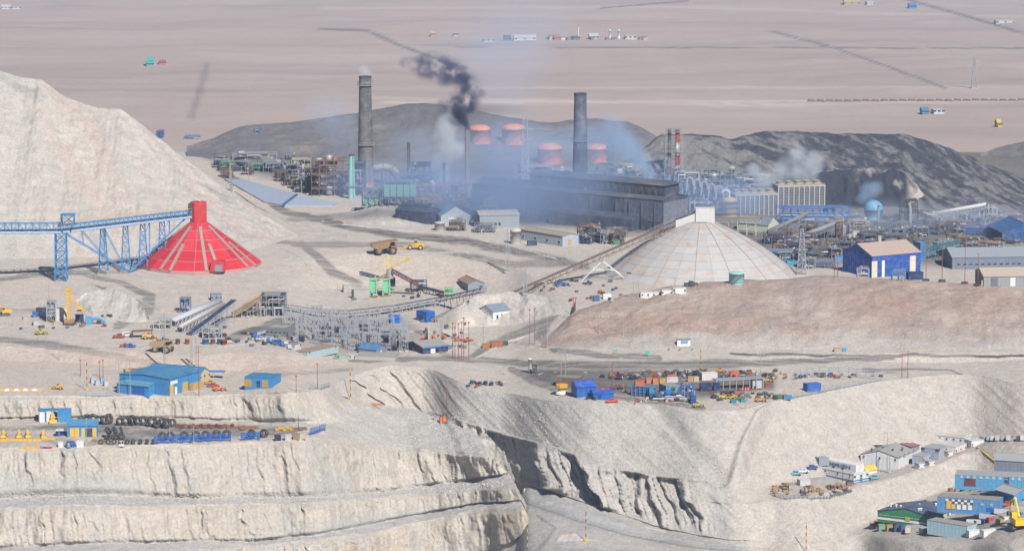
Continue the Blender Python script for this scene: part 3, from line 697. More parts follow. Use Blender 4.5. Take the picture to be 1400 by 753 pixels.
def building(label, u, v, pr, hp, rz=0, pl=None, depth=None, wall=None, roof=None, kind='gable', ridge='A', pitch=.16, name='building', cat='building',
             doors=(), windows=(), ribs=True, eave=.35, base=None, at=None, sink=1.5, group=None):
    """u, v: foot of the corner nearest the camera; pr / pl: width in photo pixels of the faces running right / left of it; hp: wall height"""
    p = Vector(at) if at is not None else pos(u, v); m = mpp(p); a = R(rz)
    wA = pr * m / max(.12, math.cos(a)); wB = depth if depth else pl * m / max(.12, math.sin(a)); h = hp * m
    t = thing(name, label, cat, p, a, group)
    body = MB()
    if kind == 'gable':
        rh = pitch * (wB if ridge == 'A' else wA) / 2 * 2
        if ridge == 'A':
            body.add([(0, 0, -sink), (0, 0, h), (0, wB / 2, h + rh), (0, wB, h), (0, wB, -sink), (wA, 0, -sink), (wA, 0, h), (wA, wB / 2, h + rh), (wA, wB, h), (wA, wB, -sink)],
                     [(0, 1, 2, 3, 4), (9, 8, 7, 6, 5), (0, 5, 6, 1), (4, 3, 8, 9), (1, 6, 7, 2), (2, 7, 8, 3)])
        else:
            body.add([(0, 0, -sink), (0, 0, h), (wA / 2, 0, h + rh), (wA, 0, h), (wA, 0, -sink), (0, wB, -sink), (0, wB, h), (wA / 2, wB, h + rh), (wA, wB, h), (wA, wB, -sink)],
                     [(4, 3, 2, 1, 0), (5, 6, 7, 8, 9), (1, 6, 5, 0), (9, 8, 3, 4), (2, 7, 6, 1), (3, 8, 7, 2)])
    else: rh = .0; body.b0(0, wA, 0, wB, -sink, h)
    body.build('wall', wall or WHITE, t)
    e = eave; th = .18
    roof = roof or paint('#9a9c9e')
    def slab(q):      # q: four corners, thickened upwards
        MB().add([Vector(c) + Vector((0, 0, .05)) for c in q] + [Vector(c) + Vector((0, 0, .05 + th)) for c in q], [(3, 2, 1, 0), (4, 5, 6, 7)] + [(i, (i + 1) % 4, (i + 1) % 4 + 4, i + 4) for i in range(4)]).build('roof', roof, t)
    if kind == 'gable':
        W, Ln = (wB, wA) if ridge == 'A' else (wA, wB); k = rh / (W / 2)
        for sgn in (0, 1):
            c0, c1 = (-e, W / 2) if sgn == 0 else (W / 2, W + e)
            z0, z1 = (h - k * e, h + rh) if sgn == 0 else (h + rh, h - k * e)
            if ridge == 'A': slab([(-e, c0, z0), (Ln + e, c0, z0), (Ln + e, c1, z1), (-e, c1, z1)])
            else: slab([(c0, -e, z0), (c1, -e, z1), (c1, Ln + e, z1), (c0, Ln + e, z0)])
        cap = MB()
        if ridge == 'A': cap.b0(-e, wA + e, wB / 2 - .3, wB / 2 + .3, h + rh + .16, h + rh + .34)
        else: cap.b0(wA / 2 - .3, wA / 2 + .3, -e, wB + e, h + rh + .16, h + rh + .34)
        cap.build('ridge_cap', roof, t)
    elif kind == 'shed':
        r2 = pitch * wB; slab([(-e, -e, h), (wA + e, -e, h), (wA + e, wB + e, h + r2), (-e, wB + e, h + r2)])
        MB().add([(0, 0, h), (0, wB, h), (0, wB, h + r2), (wA, 0, h), (wA, wB, h), (wA, wB, h + r2)], [(0, 1, 2), (5, 4, 3), (1, 4, 5, 2), (0, 2, 5, 3)]).build('gable', wall or WHITE, t)
    else:
        slab([(-e * .3, -e * .3, h), (wA + e * .3, -e * .3, h), (wA + e * .3, wB + e * .3, h), (-e * .3, wB + e * .3, h)])
        par = MB()
        for x0, x1, y0, y1 in ((-.15, wA + .15, -.15, .15), (-.15, wA + .15, wB - .15, wB + .15), (-.15, .15, .15, wB - .15), (wA - .15, wA + .15, .15, wB - .15)):
            par.b0(x0, x1, y0, y1, h + .24, h + .7)
        if kind == 'parapet': par.build('parapet', wall or WHITE, t)
    if ribs:
        rb = MB(); n = max(3, int(wA / 1.6))
        for i in range(n + 1): rb.b0(wA * i / n - .06, wA * i / n + .06, -.09, .01, 0, h - .05)
        n = max(3, int(wB / 1.6))
        for i in range(n + 1): rb.b0(-.09, .01, wB * i / n - .06, wB * i / n + .06, 0, h - .05)
        rb.build('cladding_rib', wall or WHITE, t)['kind'] = 'stuff'
    def panel(nm, face, f, w, z0, z1, mt, out=.14, sub=None):
        if face == 'A': b = MB().b0(f * wA - w / 2, f * wA + w / 2, -out, .05, z0, z1)
        else: b = MB().b0(-out, .05, f * wB - w / 2, f * wB + w / 2, z0, z1)
        o = b.build(nm, mt, t); return o
    for d in doors:                       # face, place 0..1, width, height, material
        o = panel('door', d[0], d[1], d[2], 0.05, min(d[3], h * .95), d[4])
        if d[2] > 2.2:
            fr = MB(); hh = min(d[3], h * .95)
            c = d[1] * (wA if d[0] == 'A' else wB)
            for q in (.25, .5, .75):
                if d[0] == 'A': fr.b0(c - d[2] / 2, c + d[2] / 2, -.19, -.14, hh * q - .05, hh * q + .05)
                else: fr.b0(-.19, -.14, c - d[2] / 2, c + d[2] / 2, hh * q - .05, hh * q + .05)
            fr.build('door_rail', d[4], o)
    for w in windows:                     # face, count, z, width, height, [from, to], [material]
        f0, f1 = w[5] if len(w) > 5 else (.08, .92)
        for i in range(w[1]):
            f = (f0 + f1) / 2 if w[1] == 1 else f0 + (f1 - f0) * i / (w[1] - 1)
            o = panel('window', w[0], f, w[3], w[2], w[2] + w[4], w[6] if len(w) > 6 else GLASS, .13)
            c = f * (wA if w[0] == 'A' else wB); s_ = MB()
            if w[0] == 'A': s_.b0(c - w[3] / 2 - .1, c + w[3] / 2 + .1, -.25, .0, w[2] - .12, w[2])
            else: s_.b0(-.25, .0, c - w[3] / 2 - .1, c + w[3] / 2 + .1, w[2] - .12, w[2])
            s_.build('sill', WHITE, o)
    t['dims'] = (wA, wB, h)
    return t
def dims(t):
    d = tuple(t['dims']); del t['dims']; return d
def roof_vents(t, n, wA, wB, z, seed=0, mt=None):
    r = random.Random(seed)
    for i in range(n):
        MB().lathe([(.35, 0), (.35, .9), (.55, 1.0), (.5, 1.3), (0.02, 1.45)], 8).build('vent', mt or STEEL, t, (wA * r.uniform(.12, .88), wB * r.uniform(.1, .9), z))

# ---- containers, tanks, drums, tyres
def container(label, u, v, rz=20, L=6.1, h=2.6, w=2.44, m=None, group=None, at=None, cat='container', name='shipping_container'):
    t = thing(name, label, cat, at if at is not None else pos(u, v, -.05), R(rz), group)
    MB().b0(0, L, 0, w, .12, h).build('body', m or BLUE, t)
    r = MB(); n = int(L / .6)
    for i in range(n): r.b0(.15 + i * (L - .3) / n, .15 + i * (L - .3) / n + .3, -.05, .02, .3, h - .2)
    for i in range(4): r.b0(-.05, .02, .15 + i * (w - .3) / 4, .15 + i * (w - .3) / 4 + .3, .3, h - .2)
    r.build('corrugation', m or BLUE, t)['kind'] = 'stuff'
    f = MB()
    for x in (0, L):
        for y in (0, w): f.b0(x - .09, x + .09, y - .09, y + .09, 0, h + .06)
    for z in (.15, h): f.b0(-.06, L + .06, -.08, .06, z - .08, z + .08); f.b0(-.08, .06, .06, w, z - .08, z + .08)
    f.build('frame', m or BLUE, t)
    return t
def tank(label, u, v, rp, hp, m, dome=.35, ladder=True, name='storage_tank', cat='tank', band=None, group=None, n=32):
    p = pos(u, v); k = mpp(p); r, h = rp * k, hp * k
    t = thing(name, label, cat, p, 0, group)
    MB().lathe([(r, -1), (r, h), (r * 1.015, h), (r * 1.015, h + .25), (r, h + .25)], n).build('shell', m, t, smooth=True)
    pr = [(r, h + .2)]
    for i in range(1, 9):
        a = i / 8 * math.pi / 2; pr.append((max(.01, r * math.cos(a)), h + .2 + r * dome * math.sin(a)))
    MB().lathe(pr, n).build('roof', m, t, smooth=True)
    if band: MB().lathe([(r * 1.004, h * .14), (r * 1.012, h * .14), (r * 1.012, h * .22), (r * 1.004, h * .22)], n).build('band', band, t, smooth=True)
    if ladder:
        l = MB(); a0 = -2.2
        for i in range(14):
            q = a0 + i * .1; l.box((math.cos(q) * (r + .4), math.sin(q) * (r + .4), h * (i + .5) / 14), (.8, .8, .1), q)
        l.build('stair', STEEL, t)['kind'] = 'stuff'
    return t
def tyre_mesh():
    pr = []
    for i in range(14):
        a = i / 13 * 2 * math.pi; pr.append((1.38 + .56 * abs(math.cos(a)) ** .6 * math.copysign(1, math.cos(a)), .62 * abs(math.sin(a)) ** .6 * math.copysign(1, math.sin(a))))
    b = MB().lathe(pr, 28)
    for i in range(28):
        a = 2 * math.pi * (i + .5) / 28
        for s in (-1, 1): b.box((1.95 * math.cos(a), 1.95 * math.sin(a), .3 * s), (.16, .2, .5), a)
    return b
_ty = None
def tyre(label, u, v, lean=80, rz=0, sc=1.0, group='giant tyres in the tyre yard', dz=0.0):
    global _ty
    p = pos(u, v)
    if _ty is None:
        _ty = o = tyre_mesh().build('tyre', RUBBER, smooth=False)
    else: o = bpy.data.objects.new('tyre', _ty.data); COL.objects.link(o)
    o['label'] = label; o['category'] = 'tyre'; o['group'] = group
    sc *= .86; o.scale = (sc, sc, sc)
    o.rotation_euler = (R(lean), 0, R(rz))
    o.location = p + Vector((0, 0, (1.93 * math.sin(R(lean)) + .6 * abs(math.cos(R(lean)))) * sc + dz))
    return o
# ---- poles, masts, pylons
def pole(label, u, v, hp, m, kind='plain', r=.16, name='pole', cat='pole', group=None):
    p = pos(u, v); h = hp * mpp(p); t = thing(name, label, cat, p, 0, group)
    if kind == 'striped':
        n = 9
        for i in range(n): MB().tube((0, 0, h * i / n), (0, 0, h * (i + 1) / n), r, n=8).build('section', YELLOW if i % 2 == 0 else DSTEEL, t)
    else: MB().tube((0, 0, -.5), (0, 0, h), r * 1.25, r * .75, n=8).build('shaft', m, t)
    if kind == 'lamp':
        MB().bar((-1.3, 0, h), (1.3, 0, h), .18).build('crossarm', m, t)
        for x in (-1.2, 1.2): MB().box((x, -.25, h - .05), (.7, .5, .22)).build('lamp_head', STEEL, t)
    elif kind == 'power':
        for z in (.96, .84): MB().bar((-1.4, 0, h * z), (1.4, 0, h * z), .16).build('crossarm', m, t)
        for x in (-1.2, 0, 1.2): MB().lathe([(.12, 0), (.16, .15), (.1, .25), (.16, .35), (.02, .5)], 6).build('insulator', WHITE, t, (x, 0, h * .96))
    elif kind == 'mast':
        MB().box((0, 0, h), (.8, .5, .6)).build('beacon', paint('#d8453c'), t)
    elif kind == 'tyre_foot':
        MB().lathe([(.6, 0), (1.6, 0), (1.7, .5), (1.5, .9), (.6, .9)], 14).build('foot', RUBBER, t)
        MB().bar((-1, 0, h * .98), (1, 0, h * .98), .15).build('crossarm', m, t)
    elif kind == 'striped': MB().lathe([(.9, 0), (.9, .5), (.3, .7)], 10).build('foot', YELLOW, t)
    else: MB().box((0, -.1, .4), (.6, .6, .8)).build('foot', CONC, t)
    return t
def lattice(label, u, v, hp, wp, m=None, top=.2, n=8, arms=0, name='lattice_mast', cat='mast', t_=.16):
    p = pos(u, v); k = mpp(p); h, w = hp * k, wp * k
    t = thing(name, label, cat, p, 0)
    MB().tower(w, w * top, h, n, t_).build('lattice', m or STEEL, t)
    for i in range(arms):
        z = h * (.72 + .13 * i)
        b = MB().bar((-w * .9, 0, z), (w * .9, 0, z), t_ * 1.2)
        b.bar((-w * .9, 0, z), (0, 0, z + 1.2), t_); b.bar((w * .9, 0, z), (0, 0, z + 1.2), t_)
        b.build('crossarm', m or STEEL, t)
    MB().box((0, 0, .2), (w * 1.25, w * 1.25, .5)).build('footing', CONC, t)
    return t
# ---- vehicles
def wheel(parent, x, y, r, w, rim=None):
    o = MB().tube((x, y - w / 2, r), (x, y + w / 2, r), r, n=16).build('wheel', RUBBER, parent)
    b = MB()
    for s in (-1, 1): b.tube((x, y + s * w / 2, r), (x, y + s * (w / 2 + .06), r), r * .55, r * .45, n=12)
    b.build('rim', rim or YELLOW, o)
    return o
def pickup(label, u, v, rz, m, group=None, name='pickup_truck', cat='pickup', van=False, sc=1.0):
    t = thing(name, label, cat, pos(u, v, .02), R(rz), group); t.scale = (sc, sc, sc)
    if van: MB().prism([(-2.4, .4), (2.3, .4), (2.4, .9), (2.2, 1.1), (1.6, 2.0), (-2.3, 2.1), (-2.4, 1.0)], -.9, .9).build('body', m, t)
    else:
        MB().prism([(-2.5, .4), (2.4, .4), (2.5, .8), (2.3, 1.05), (1.3, 1.1), (-2.5, 1.1)], -.9, .9).build('body', m, t)
        MB().prism([(1.35, 1.08), (.75, 1.75), (-.75, 1.78), (-.95, 1.08)], -.8, .8).build('cabin', m, t)
    g = MB()
    if van: g.b0(-1.8, 1.3, -.93, .93, 1.3, 1.8)
    else: g.b0(-.65, .65, -.83, .83, 1.2, 1.6)
    g.build('window', GLASS, t)
    for x in (-1.5, 1.5):
        for y in (-.8, .8): wheel(t, x, y, .38, .28, STEEL)
    for y in (-.6, .6): MB().box((2.48, y, .8), (.1, .4, .2)).build('headlight', WHITE, t)
    return t
def haul_truck(label, u, v, rz, body, sc=1.0, load=False, cat='haul truck'):
    t = thing('haul_truck', label, cat, pos(u, v, .05), R(rz)); t.scale = (sc, sc, sc)
    MB().prism([(-6.4, 3.2), (-6.8, 5.2), (2.2, 6.6), (6.2, 7.0), (6.2, 6.7), (2.4, 6.1), (1.6, 3.4), (-2.5, 2.6)], -3.6, 3.6).build('dump_body', body, t)
    rb = MB()
    for x in (-5, -3, -1, .8):
        for s in (-1, 1): rb.b0(x - .15, x + .15, s * 3.62 - .12, s * 3.62 + .12, 3.2, 5.4)
    rb.build('body_rib', body, t)
    MB().prism([(-5.5, 1.6), (5.6, 1.6), (5.9, 2.6), (-5.5, 2.6)], -1.3, 1.3).build('chassis', DSTEEL, t)
    MB().prism([(2.9, 2.5), (6.0, 2.5), (6.0, 3.9), (2.9, 4.2)], -3.0, 3.0).build('deck', body, t)
    c = MB().prism([(3.2, 4.1), (5.2, 3.95), (5.0, 5.9), (3.2, 5.9)], .5, 2.6).build('cab', body, t)
    MB().b0(3.6, 5.15, .45, 2.65, 4.7, 5.5).build('window', GLASS, c)
    MB().b0(6.0, 6.15, -1.6, 1.6, 1.9, 3.4).build('radiator', DSTEEL, t)
    for y in (-2.7, 2.7): wheel(t, 3.9, y, 1.85, 1.3, body)
    for y in (-2.9, -1.5, 1.5, 2.9): wheel(t, -3.0, y, 1.85, 1.15, body)
    r = MB()
    for y in (-2.9, 2.9): r.bar((6.0, y, 3.9), (6.0, y, 4.9), .1)
    r.bar((6.0, -2.9, 4.9), (6.0, 2.9, 4.9), .1)
    for y in (-1.9, -2.5): r.bar((6.15, y, .7), (6.05, y, 3.9), .1)
    for i in range(6): r.bar((6.12, -1.9, 1 + i * .5), (6.12, -2.5, 1 + i * .5), .08)
    r.build('ladder', STEEL, t)
    return t
def loader(label, u, v, rz, sc=1.0, m=None, cat='wheel loader', name='wheel_loader', beacon=None, group=None):
    m = m or YELLOW
    t = thing(name, label, cat, pos(u, v, .03), R(rz), group); t.scale = (sc, sc, sc)
    MB().prism([(-4.6, 1.2), (-.5, 1.2), (-.5, 2.3), (-1.6, 2.9), (-4.6, 2.7)], -1.3, 1.3).build('engine_hood', m, t)
    MB().prism([(-.5, 1.0), (2.3, 1.0), (2.3, 2.0), (-.5, 2.2)], -1.0, 1.0).build('front_frame', m, t)
    c = MB().prism([(-1.7, 2.5), (.1, 2.3), (-.1, 4.2), (-1.6, 4.2)], -.85, .85).build('cab', m, t)
    MB().b0(-1.5, -.1, -.9, .9, 3.0, 3.9).build('window', GLASS, c)
    if beacon: MB().lathe([(.5, 0), (.6, .4), (.3, .9), (.02, 1.0)], 8).build('beacon', beacon, t, (-.8, 0, 4.2))
    a = MB()
    for s in (-.7, .7): a.tube((.4, s, 2.2), (4.2, s, 1.0), .22, n=6)
    a.build('lift_arm', m, t)
    MB().prism([(4.0, .2), (5.6, .15), (5.7, .4), (4.5, .7), (4.2, 1.9), (3.9, 1.8)], -1.8, 1.8).build('bucket', m, t)
    for x in (-2.9, 1.6):
        for y in (-1.35, 1.35): wheel(t, x, y, 1.05, .8, m)
    return t
def excavator(label, u, v, rz, m, sc=1.0, boom=((0.5, 2.4), (3.5, 6.0), (6.5, 4.8), (7.3, 2.2)), cat='excavator'):
    t = thing('excavator', label, cat, pos(u, v, .02), R(rz)); t.scale = (sc, sc, sc)
    for s in (-1, 1): MB().prism([(-2.3, .5), (-1.9, 0), (1.9, 0), (2.3, .5), (1.9, 1.0), (-1.9, 1.0)], s * 1.5 - .35, s * 1.5 + .35).build('track', DSTEEL, t)
    MB().prism([(-2.8, 1.2), (1.2, 1.2), (1.2, 2.2), (-.5, 2.6), (-2.8, 2.5)], -1.5, 1.5).build('body', m, t)
    c = MB().prism([(-.1, 2.1), (1.6, 1.9), (1.4, 3.6), (-.1, 3.7)], .3, 1.5).build('cab', m, t)
    MB().b0(.1, 1.3, .25, 1.55, 2.6, 3.4).build('window', GLASS, c)
    b = MB()
    for (x0, z0), (x1, z1) in zip(boom, boom[1:]): b.tube((x0, -.3, z0), (x1, -.3, z1), .42, .28, n=6)
    b.build('boom', m, t)
    x, z = boom[-1]
    MB().prism([(x - .7, z + .2), (x + .4, z + .2), (x + .2, z - .9), (x - .8, z - .7)], -1.0, .4).build('bucket', DSTEEL, t)
    return t
# ---- belt conveyor from p to q (world points of the belt), with trestles
def conveyor(label, p, q, w=2.2, h=1.6, m=None, belt=None, legs=6, rail=None, hood=None, truss_n=24, name='conveyor', cat='conveyor', leg_m=None, zmin=None):
    p, q = Vector(p), Vector(q); c = (p + q) / 2
    t = thing(name, label, cat, (c.x, c.y, min(p.z, q.z)))
    o = t.location.copy(); P_, Q_ = p - o, q - o
    side = (Q_ - P_).cross(Vector((0, 0, 1))).normalized()
    MB().truss(P_ - Vector((0, 0, h)), Q_ - Vector((0, 0, h)), w, h, truss_n, .2).build('girder', m or STEEL, t)
    up = Vector((0, 0, .25)); b = MB()
    b.add([P_ + side * w * .42, Q_ + side * w * .42, Q_ - side * w * .42, P_ - side * w * .42] + [v + up for v in (P_ + side * w * .42, Q_ + side * w * .42, Q_ - side * w * .42, P_ - side * w * .42)],
          [(0, 1, 2, 3), (7, 6, 5, 4), (0, 4, 5, 1), (1, 5, 6, 2), (2, 6, 7, 3), (3, 7, 4, 0)])
    b.build('belt', belt or NAVY, t)
    if hood:
        hd = MB(); n = 10; pts = []
        for e in (P_, Q_):
            for i in range(n + 1):
                a = math.pi * i / n; pts.append(e + side * math.cos(a) * w * .55 + Vector((0, 0, .3 + math.sin(a) * w * .5)))
        hd.add(pts, [(i, i + 1, n + 2 + i, n + 1 + i) for i in range(n)] + [tuple(range(n + 1)), tuple(range(n + 1, 2 * n + 2))]); hd.build('hood', hood, t, smooth=True)
    if rail:
        r = MB()
        for s in (-1, 1):
            for z in (.6, 1.15): r.bar(P_ + side * s * w * .6 + Vector((0, 0, z)), Q_ + side * s * w * .6 + Vector((0, 0, z)), .1)
            for i in range(truss_n + 1):
                e = P_.lerp(Q_, i / truss_n) + side * s * w * .6; r.bar(e, e + Vector((0, 0, 1.15)), .08)
        r.build('handrail', rail, t)
    for i in range(legs):
        e = P_.lerp(Q_, (i + .5) / legs); wz = down(e.x + o.x, e.y + o.y) - o.z if zmin is None else zmin - o.z
        top = e - Vector((0, 0, h))
        if top.z - wz < .6: continue
        l = MB()
        for s in (-1, 1): l.bar(top + side * s * w * .4, Vector((top.x, top.y, wz - .3)) + side * s * w * .75, .26)
        l.bar(Vector((top.x, top.y, (top.z + wz) / 2)) - side * w * .6, Vector((top.x, top.y, (top.z + wz) / 2)) + side * w * .6, .18)
        l.build('trestle', leg_m or m or STEEL, t)
    d = (Q_ - P_).normalized()
    for e in (P_, Q_): MB().tube(e - side * w * .45, e + side * w * .45, .55, n=10).build('pulley', DSTEEL, t)
    return t
# ---- process plant: steel frame with decks, vessels and pipes
def frame_unit(label, u, v, wp, hp, depth=10, levels=3, bays=3, m=None, vessels=2, pipes=4, seed=0, deck=None, vm=None, pm=None, name='process_unit', cat='plant', rz=0, roof=None, skin=None):
    r = random.Random(seed); p = pos(u, v); k = mpp(p); w, h = wp * k, hp * k; m = m or DSTEEL
    t = thing(name, label, cat, p, R(rz))
    c = MB(); lh = h / levels
    for i in range(bays + 1):
        for y in (0, depth):
            c.box((-w / 2 + w * i / bays, y, h / 2 - .4), (.35, .35, h + .8))
    for l in range(1, levels + 1):
        for y in (0, depth): c.box((0, y, l * lh), (w, .28, .32))
        for i in range(bays + 1): c.box((-w / 2 + w * i / bays, depth / 2, l * lh), (.24, depth, .28))
    for l in range(levels):
        for i in range(bays):
            if r.random() < .55:
                x0, x1 = -w / 2 + w * i / bays, -w / 2 + w * (i + 1) / bays
                c.bar((x0, 0, l * lh), (x1, 0, (l + 1) * lh), .2)
                if r.random() < .5: c.bar((x1, 0, l * lh), (x0, 0, (l + 1) * lh), .2)
    c.build('steel_frame', m, t)
    for l in range(1, levels + 1):
        if r.random() < .8 or l == levels:
            x0, x1 = -w / 2 * r.uniform(.6, 1), w / 2 * r.uniform(.6, 1)
            d = MB().b0(x0, x1, .2, depth - .2, l * lh + .17, l * lh + .3).build('deck', deck or m, t)
            g = MB()
            for i in range(9): x = x0 + (x1 - x0) * i / 8; g.bar((x, .2, l * lh + .3), (x, .2, l * lh + 1.3), .08)
            for z in (.8, 1.3): g.bar((x0, .2, l * lh + z), (x1, .2, l * lh + z), .08)
            g.build('handrail', paint('#c8b060'), d)
    for i in range(vessels):
        x = r.uniform(-.38, .38) * w; l = r.randrange(levels); rr = r.uniform(.06, .11) * min(w, 30); z0 = l * lh + .3; hh = lh * r.uniform(.9, 1.6)
        pr = [(rr * .3, 0), (rr, rr * .5), (rr, hh - rr * .4)] + [(max(.01, rr * math.cos(a)), hh - rr * .4 + rr * .5 * math.sin(a)) for a in (.4, .8, 1.2, 1.57)]
        o = MB().lathe(pr, 14).build('vessel', (vm or [STEEL])[i % len(vm or [1])], t, (x, depth * r.uniform(.15, .5), z0), smooth=True)
        MB().lathe([(rr * 1.02, hh * .5), (rr * 1.08, hh * .5), (rr * 1.08, hh * .5 + .3), (rr * 1.02, hh * .5 + .3)], 14).build('flange', DSTEEL, o)
    for i in range(pipes):
        rr = r.uniform(.18, .5); y = r.uniform(-.6, depth * .5); z = r.uniform(.25, 1.0) * h; x0, x1 = sorted((r.uniform(-.6, .5) * w, r.uniform(-.4, .6) * w))
        pts = [(x0, y, max(0, z - r.uniform(.1, .6) * h)), (x0, y, z), (x1, y, z), (x1, y, z + r.uniform(-.5, .15) * h)]
        MB().path(pts, rr, 8).build('pipe', (pm or [STEEL])[i % len(pm or [1])], t)
    if skin: MB().b0(-w / 2 + .25, w / 2 - .25, depth * .35, depth - .3, lh * .9, h - .2).build('cladding', skin, t)
    if roof:
        MB().add([(-w / 2 - .5, -.6, h + .4), (w / 2 + .5, -.6, h + .4), (w / 2 + .5, depth / 2, h + 2.4), (-w / 2 - .5, depth / 2, h + 2.4), (-w / 2 - .5, depth + .6, h + .4), (w / 2 + .5, depth + .6, h + .4)],
                 [(0, 1, 2, 3), (3, 2, 5, 4), (0, 3, 4), (1, 5, 2)]).build('roof', roof, t)
    return t
def stack(label, u, v, hp, r0p, r1p, m, collars=(), foot=None, name='chimney', cat='chimney', bands=None, ladder=True):
    p = pos(u, v); k = mpp(p); h, r0, r1 = hp * k, r0p * k, r1p * k
    t = thing(name, label, cat, p)
    n = 40; rad = lambda f: r1 + (r0 - r1) * (1 - f) ** 1.25
    if bands:
        for i in range(len(bands)):
            f0, f1 = i / len(bands), (i + 1) / len(bands)
            MB().lathe([(rad(f0), h * f0), (rad(f1), h * f1)], 20).build('shell', bands[i], t, smooth=True)
    else: MB().lathe([(rad(i / 12), h * i / 12 - (1 if i == 0 else 0)) for i in range(13)], n).build('shell', m, t, smooth=True)
    MB().lathe([(r1 * 1.0, h), (r1 * 1.07, h - .3), (r1 * 1.07, h + .5), (r1 * .86, h + .5), (r1 * .86, h - 3)], n).build('rim', DSTEEL, t, smooth=False)
    for c in collars:
        q = rad(c)
        o = MB().lathe([(q, h * c), (q + 1.2, h * c), (q + 1.2, h * c + .3), (q, h * c + .3)], n).build('platform', STEEL, t)
        g = MB()
        for i in range(18): a = i / 18 * 2 * math.pi; g.bar(((q + 1.1) * math.cos(a), (q + 1.1) * math.sin(a), h * c + .3), ((q + 1.1) * math.cos(a), (q + 1.1) * math.sin(a), h * c + 1.6), .1)
        g.lathe([(q + 1.05, h * c + 1.5), (q + 1.2, h * c + 1.5), (q + 1.2, h * c + 1.65), (q + 1.05, h * c + 1.65)], 18)
        g.build('railing', STEEL, o)
    if ladder:
        l = MB(); a = -1.1
        for i in range(30):
            f = i / 30; q = rad(f) + .25; l.box((q * math.cos(a), q * math.sin(a), h * f + .6), (.3, .8, .12), a)
        l.build('ladder', DSTEEL, t)['kind'] = 'stuff'
    if foot: MB().lathe([(r0 * 1.03, -.5), (r0 * 1.03, h * .085), (r0 * .99, h * .085)], n).build('base_ring', foot, t, smooth=True)
    return t
# ================================================================== red stockpile cone and its conveyor
def world_panel_mat(name, col, rust=0.0, vary=.12):
    m = bpy.data.materials.new(name); t, b = nodes_of(m); N, L_ = t.nodes.new, t.links.new
    ge = N('ShaderNodeNewGeometry'); oi = N('ShaderNodeObjectInfo')
    n = N('ShaderNodeTexNoise'); n.inputs['Scale'].default_value = .16; n.inputs['Detail'].default_value = 7; n.inputs['Roughness'].default_value = .7
    L_(ge.outputs['Position'], n.inputs['Vector'])
    rv = N('ShaderNodeMapRange'); rv.inputs[3].default_value = 1 - vary; rv.inputs[4].default_value = 1 + vary; L_(oi.outputs['Random'], rv.inputs[0])
    mu = N('ShaderNodeMix'); mu.data_type = 'RGBA'; mu.blend_type = 'MULTIPLY'; mu.inputs['Factor'].default_value = 1; mu.inputs['A'].default_value = (*col, 1)
    L_(rv.outputs[0], mu.inputs['B']); last = mu.outputs['Result']
    mx = N('ShaderNodeMix'); mx.data_type = 'RGBA'; mx.inputs['B'].default_value = (.36, .21, .11, 1) if rust else (.36, .31, .27, 1)
    ad = N('ShaderNodeMath'); ad.operation = 'MULTIPLY_ADD'; ad.inputs[1].default_value = .2; L_(oi.outputs['Random'], ad.inputs[0]); L_(n.outputs['Fac'], ad.inputs[2])
    mr = N('ShaderNodeMapRange'); mr.inputs[1].default_value = .60; mr.inputs[2].default_value = .84; mr.inputs[4].default_value = rust or .10; L_(ad.outputs[0], mr.inputs[0])
    L_(mr.outputs[0], mx.inputs['Factor']); L_(last, mx.inputs['A']); L_(mx.outputs['Result'], b.inputs['Base Color'])
    b.inputs['Roughness'].default_value = .55; b.inputs['Specular IOR Level'].default_value = .3
    return m
def cone_panels(parent, prof, n, m, gap=.22, skip=None, name='panel', thick=.16):
    """prof: list of (radius, height); panels between neighbouring levels, n round the axis"""
    for j in range(len(prof) - 1):
        (r0, z0), (r1, z1) = prof[j], prof[j + 1]
        nv = Vector((z1 - z0, 0, r0 - r1)).normalized(); ln = math.hypot(r0 - r1, z1 - z0); e = gap / ln
        a, c = (r0 + (r1 - r0) * e, z0 + (z1 - z0) * e), (r1 + (r0 - r1) * e, z1 + (z0 - z1) * e)
        w = math.pi / n
        def q(rz, s, off):
            rr = rz[0] / math.cos(w) * math.cos(w); x = rr * math.cos(w) + nv.x * off; y = s * (rr * math.sin(w) - gap / 2)
            return (x, y, rz[1] + nv.z * off)
        vs = [q(a, -1, .02), q(a, 1, .02), q(c, 1, .02), q(c, -1, .02), q(a, -1, thick), q(a, 1, thick), q(c, 1, thick), q(c, -1, thick)]
        src = MB().add(vs, [(3, 2, 1, 0), (4, 5, 6, 7), (0, 1, 5, 4), (1, 2, 6, 5), (2, 3, 7, 6), (3, 0, 4, 7)]).build(name, m, parent)
        for i in range(n):
            o = src if i == 0 else bpy.data.objects.new(name, src.data)
            if i: COL.objects.link(o); o.parent = parent
            o.rotation_euler = (0, 0, 2 * math.pi * (i + .5) / n)
c0 = pos(272, 360, .5); k = mpp(c0); RCN = 86 * k; HCN = 55 * k / .99
cone = thing('stockpile_cone', 'bright red cone-shaped ore stockpile cover with grey strips and red head tower', 'stockpile cover', c0)
MB().lathe([(RCN, -2), (RCN, 0), (11.5 * k, HCN), (11 * k, HCN)], 16).build('shell', paint('#d9a29c'), cone)
REDP = world_panel_mat('red_roof_sheet', (.46, .018, .03))
pf = [(RCN + (11.5 * k - RCN) * f, HCN * f) for f in (0.0, .2, .42, .64, .84, 1.0)]
cone_panels(cone, pf, 16, REDP)
nrm = math.atan2(HCN, RCN - 11.5 * k)
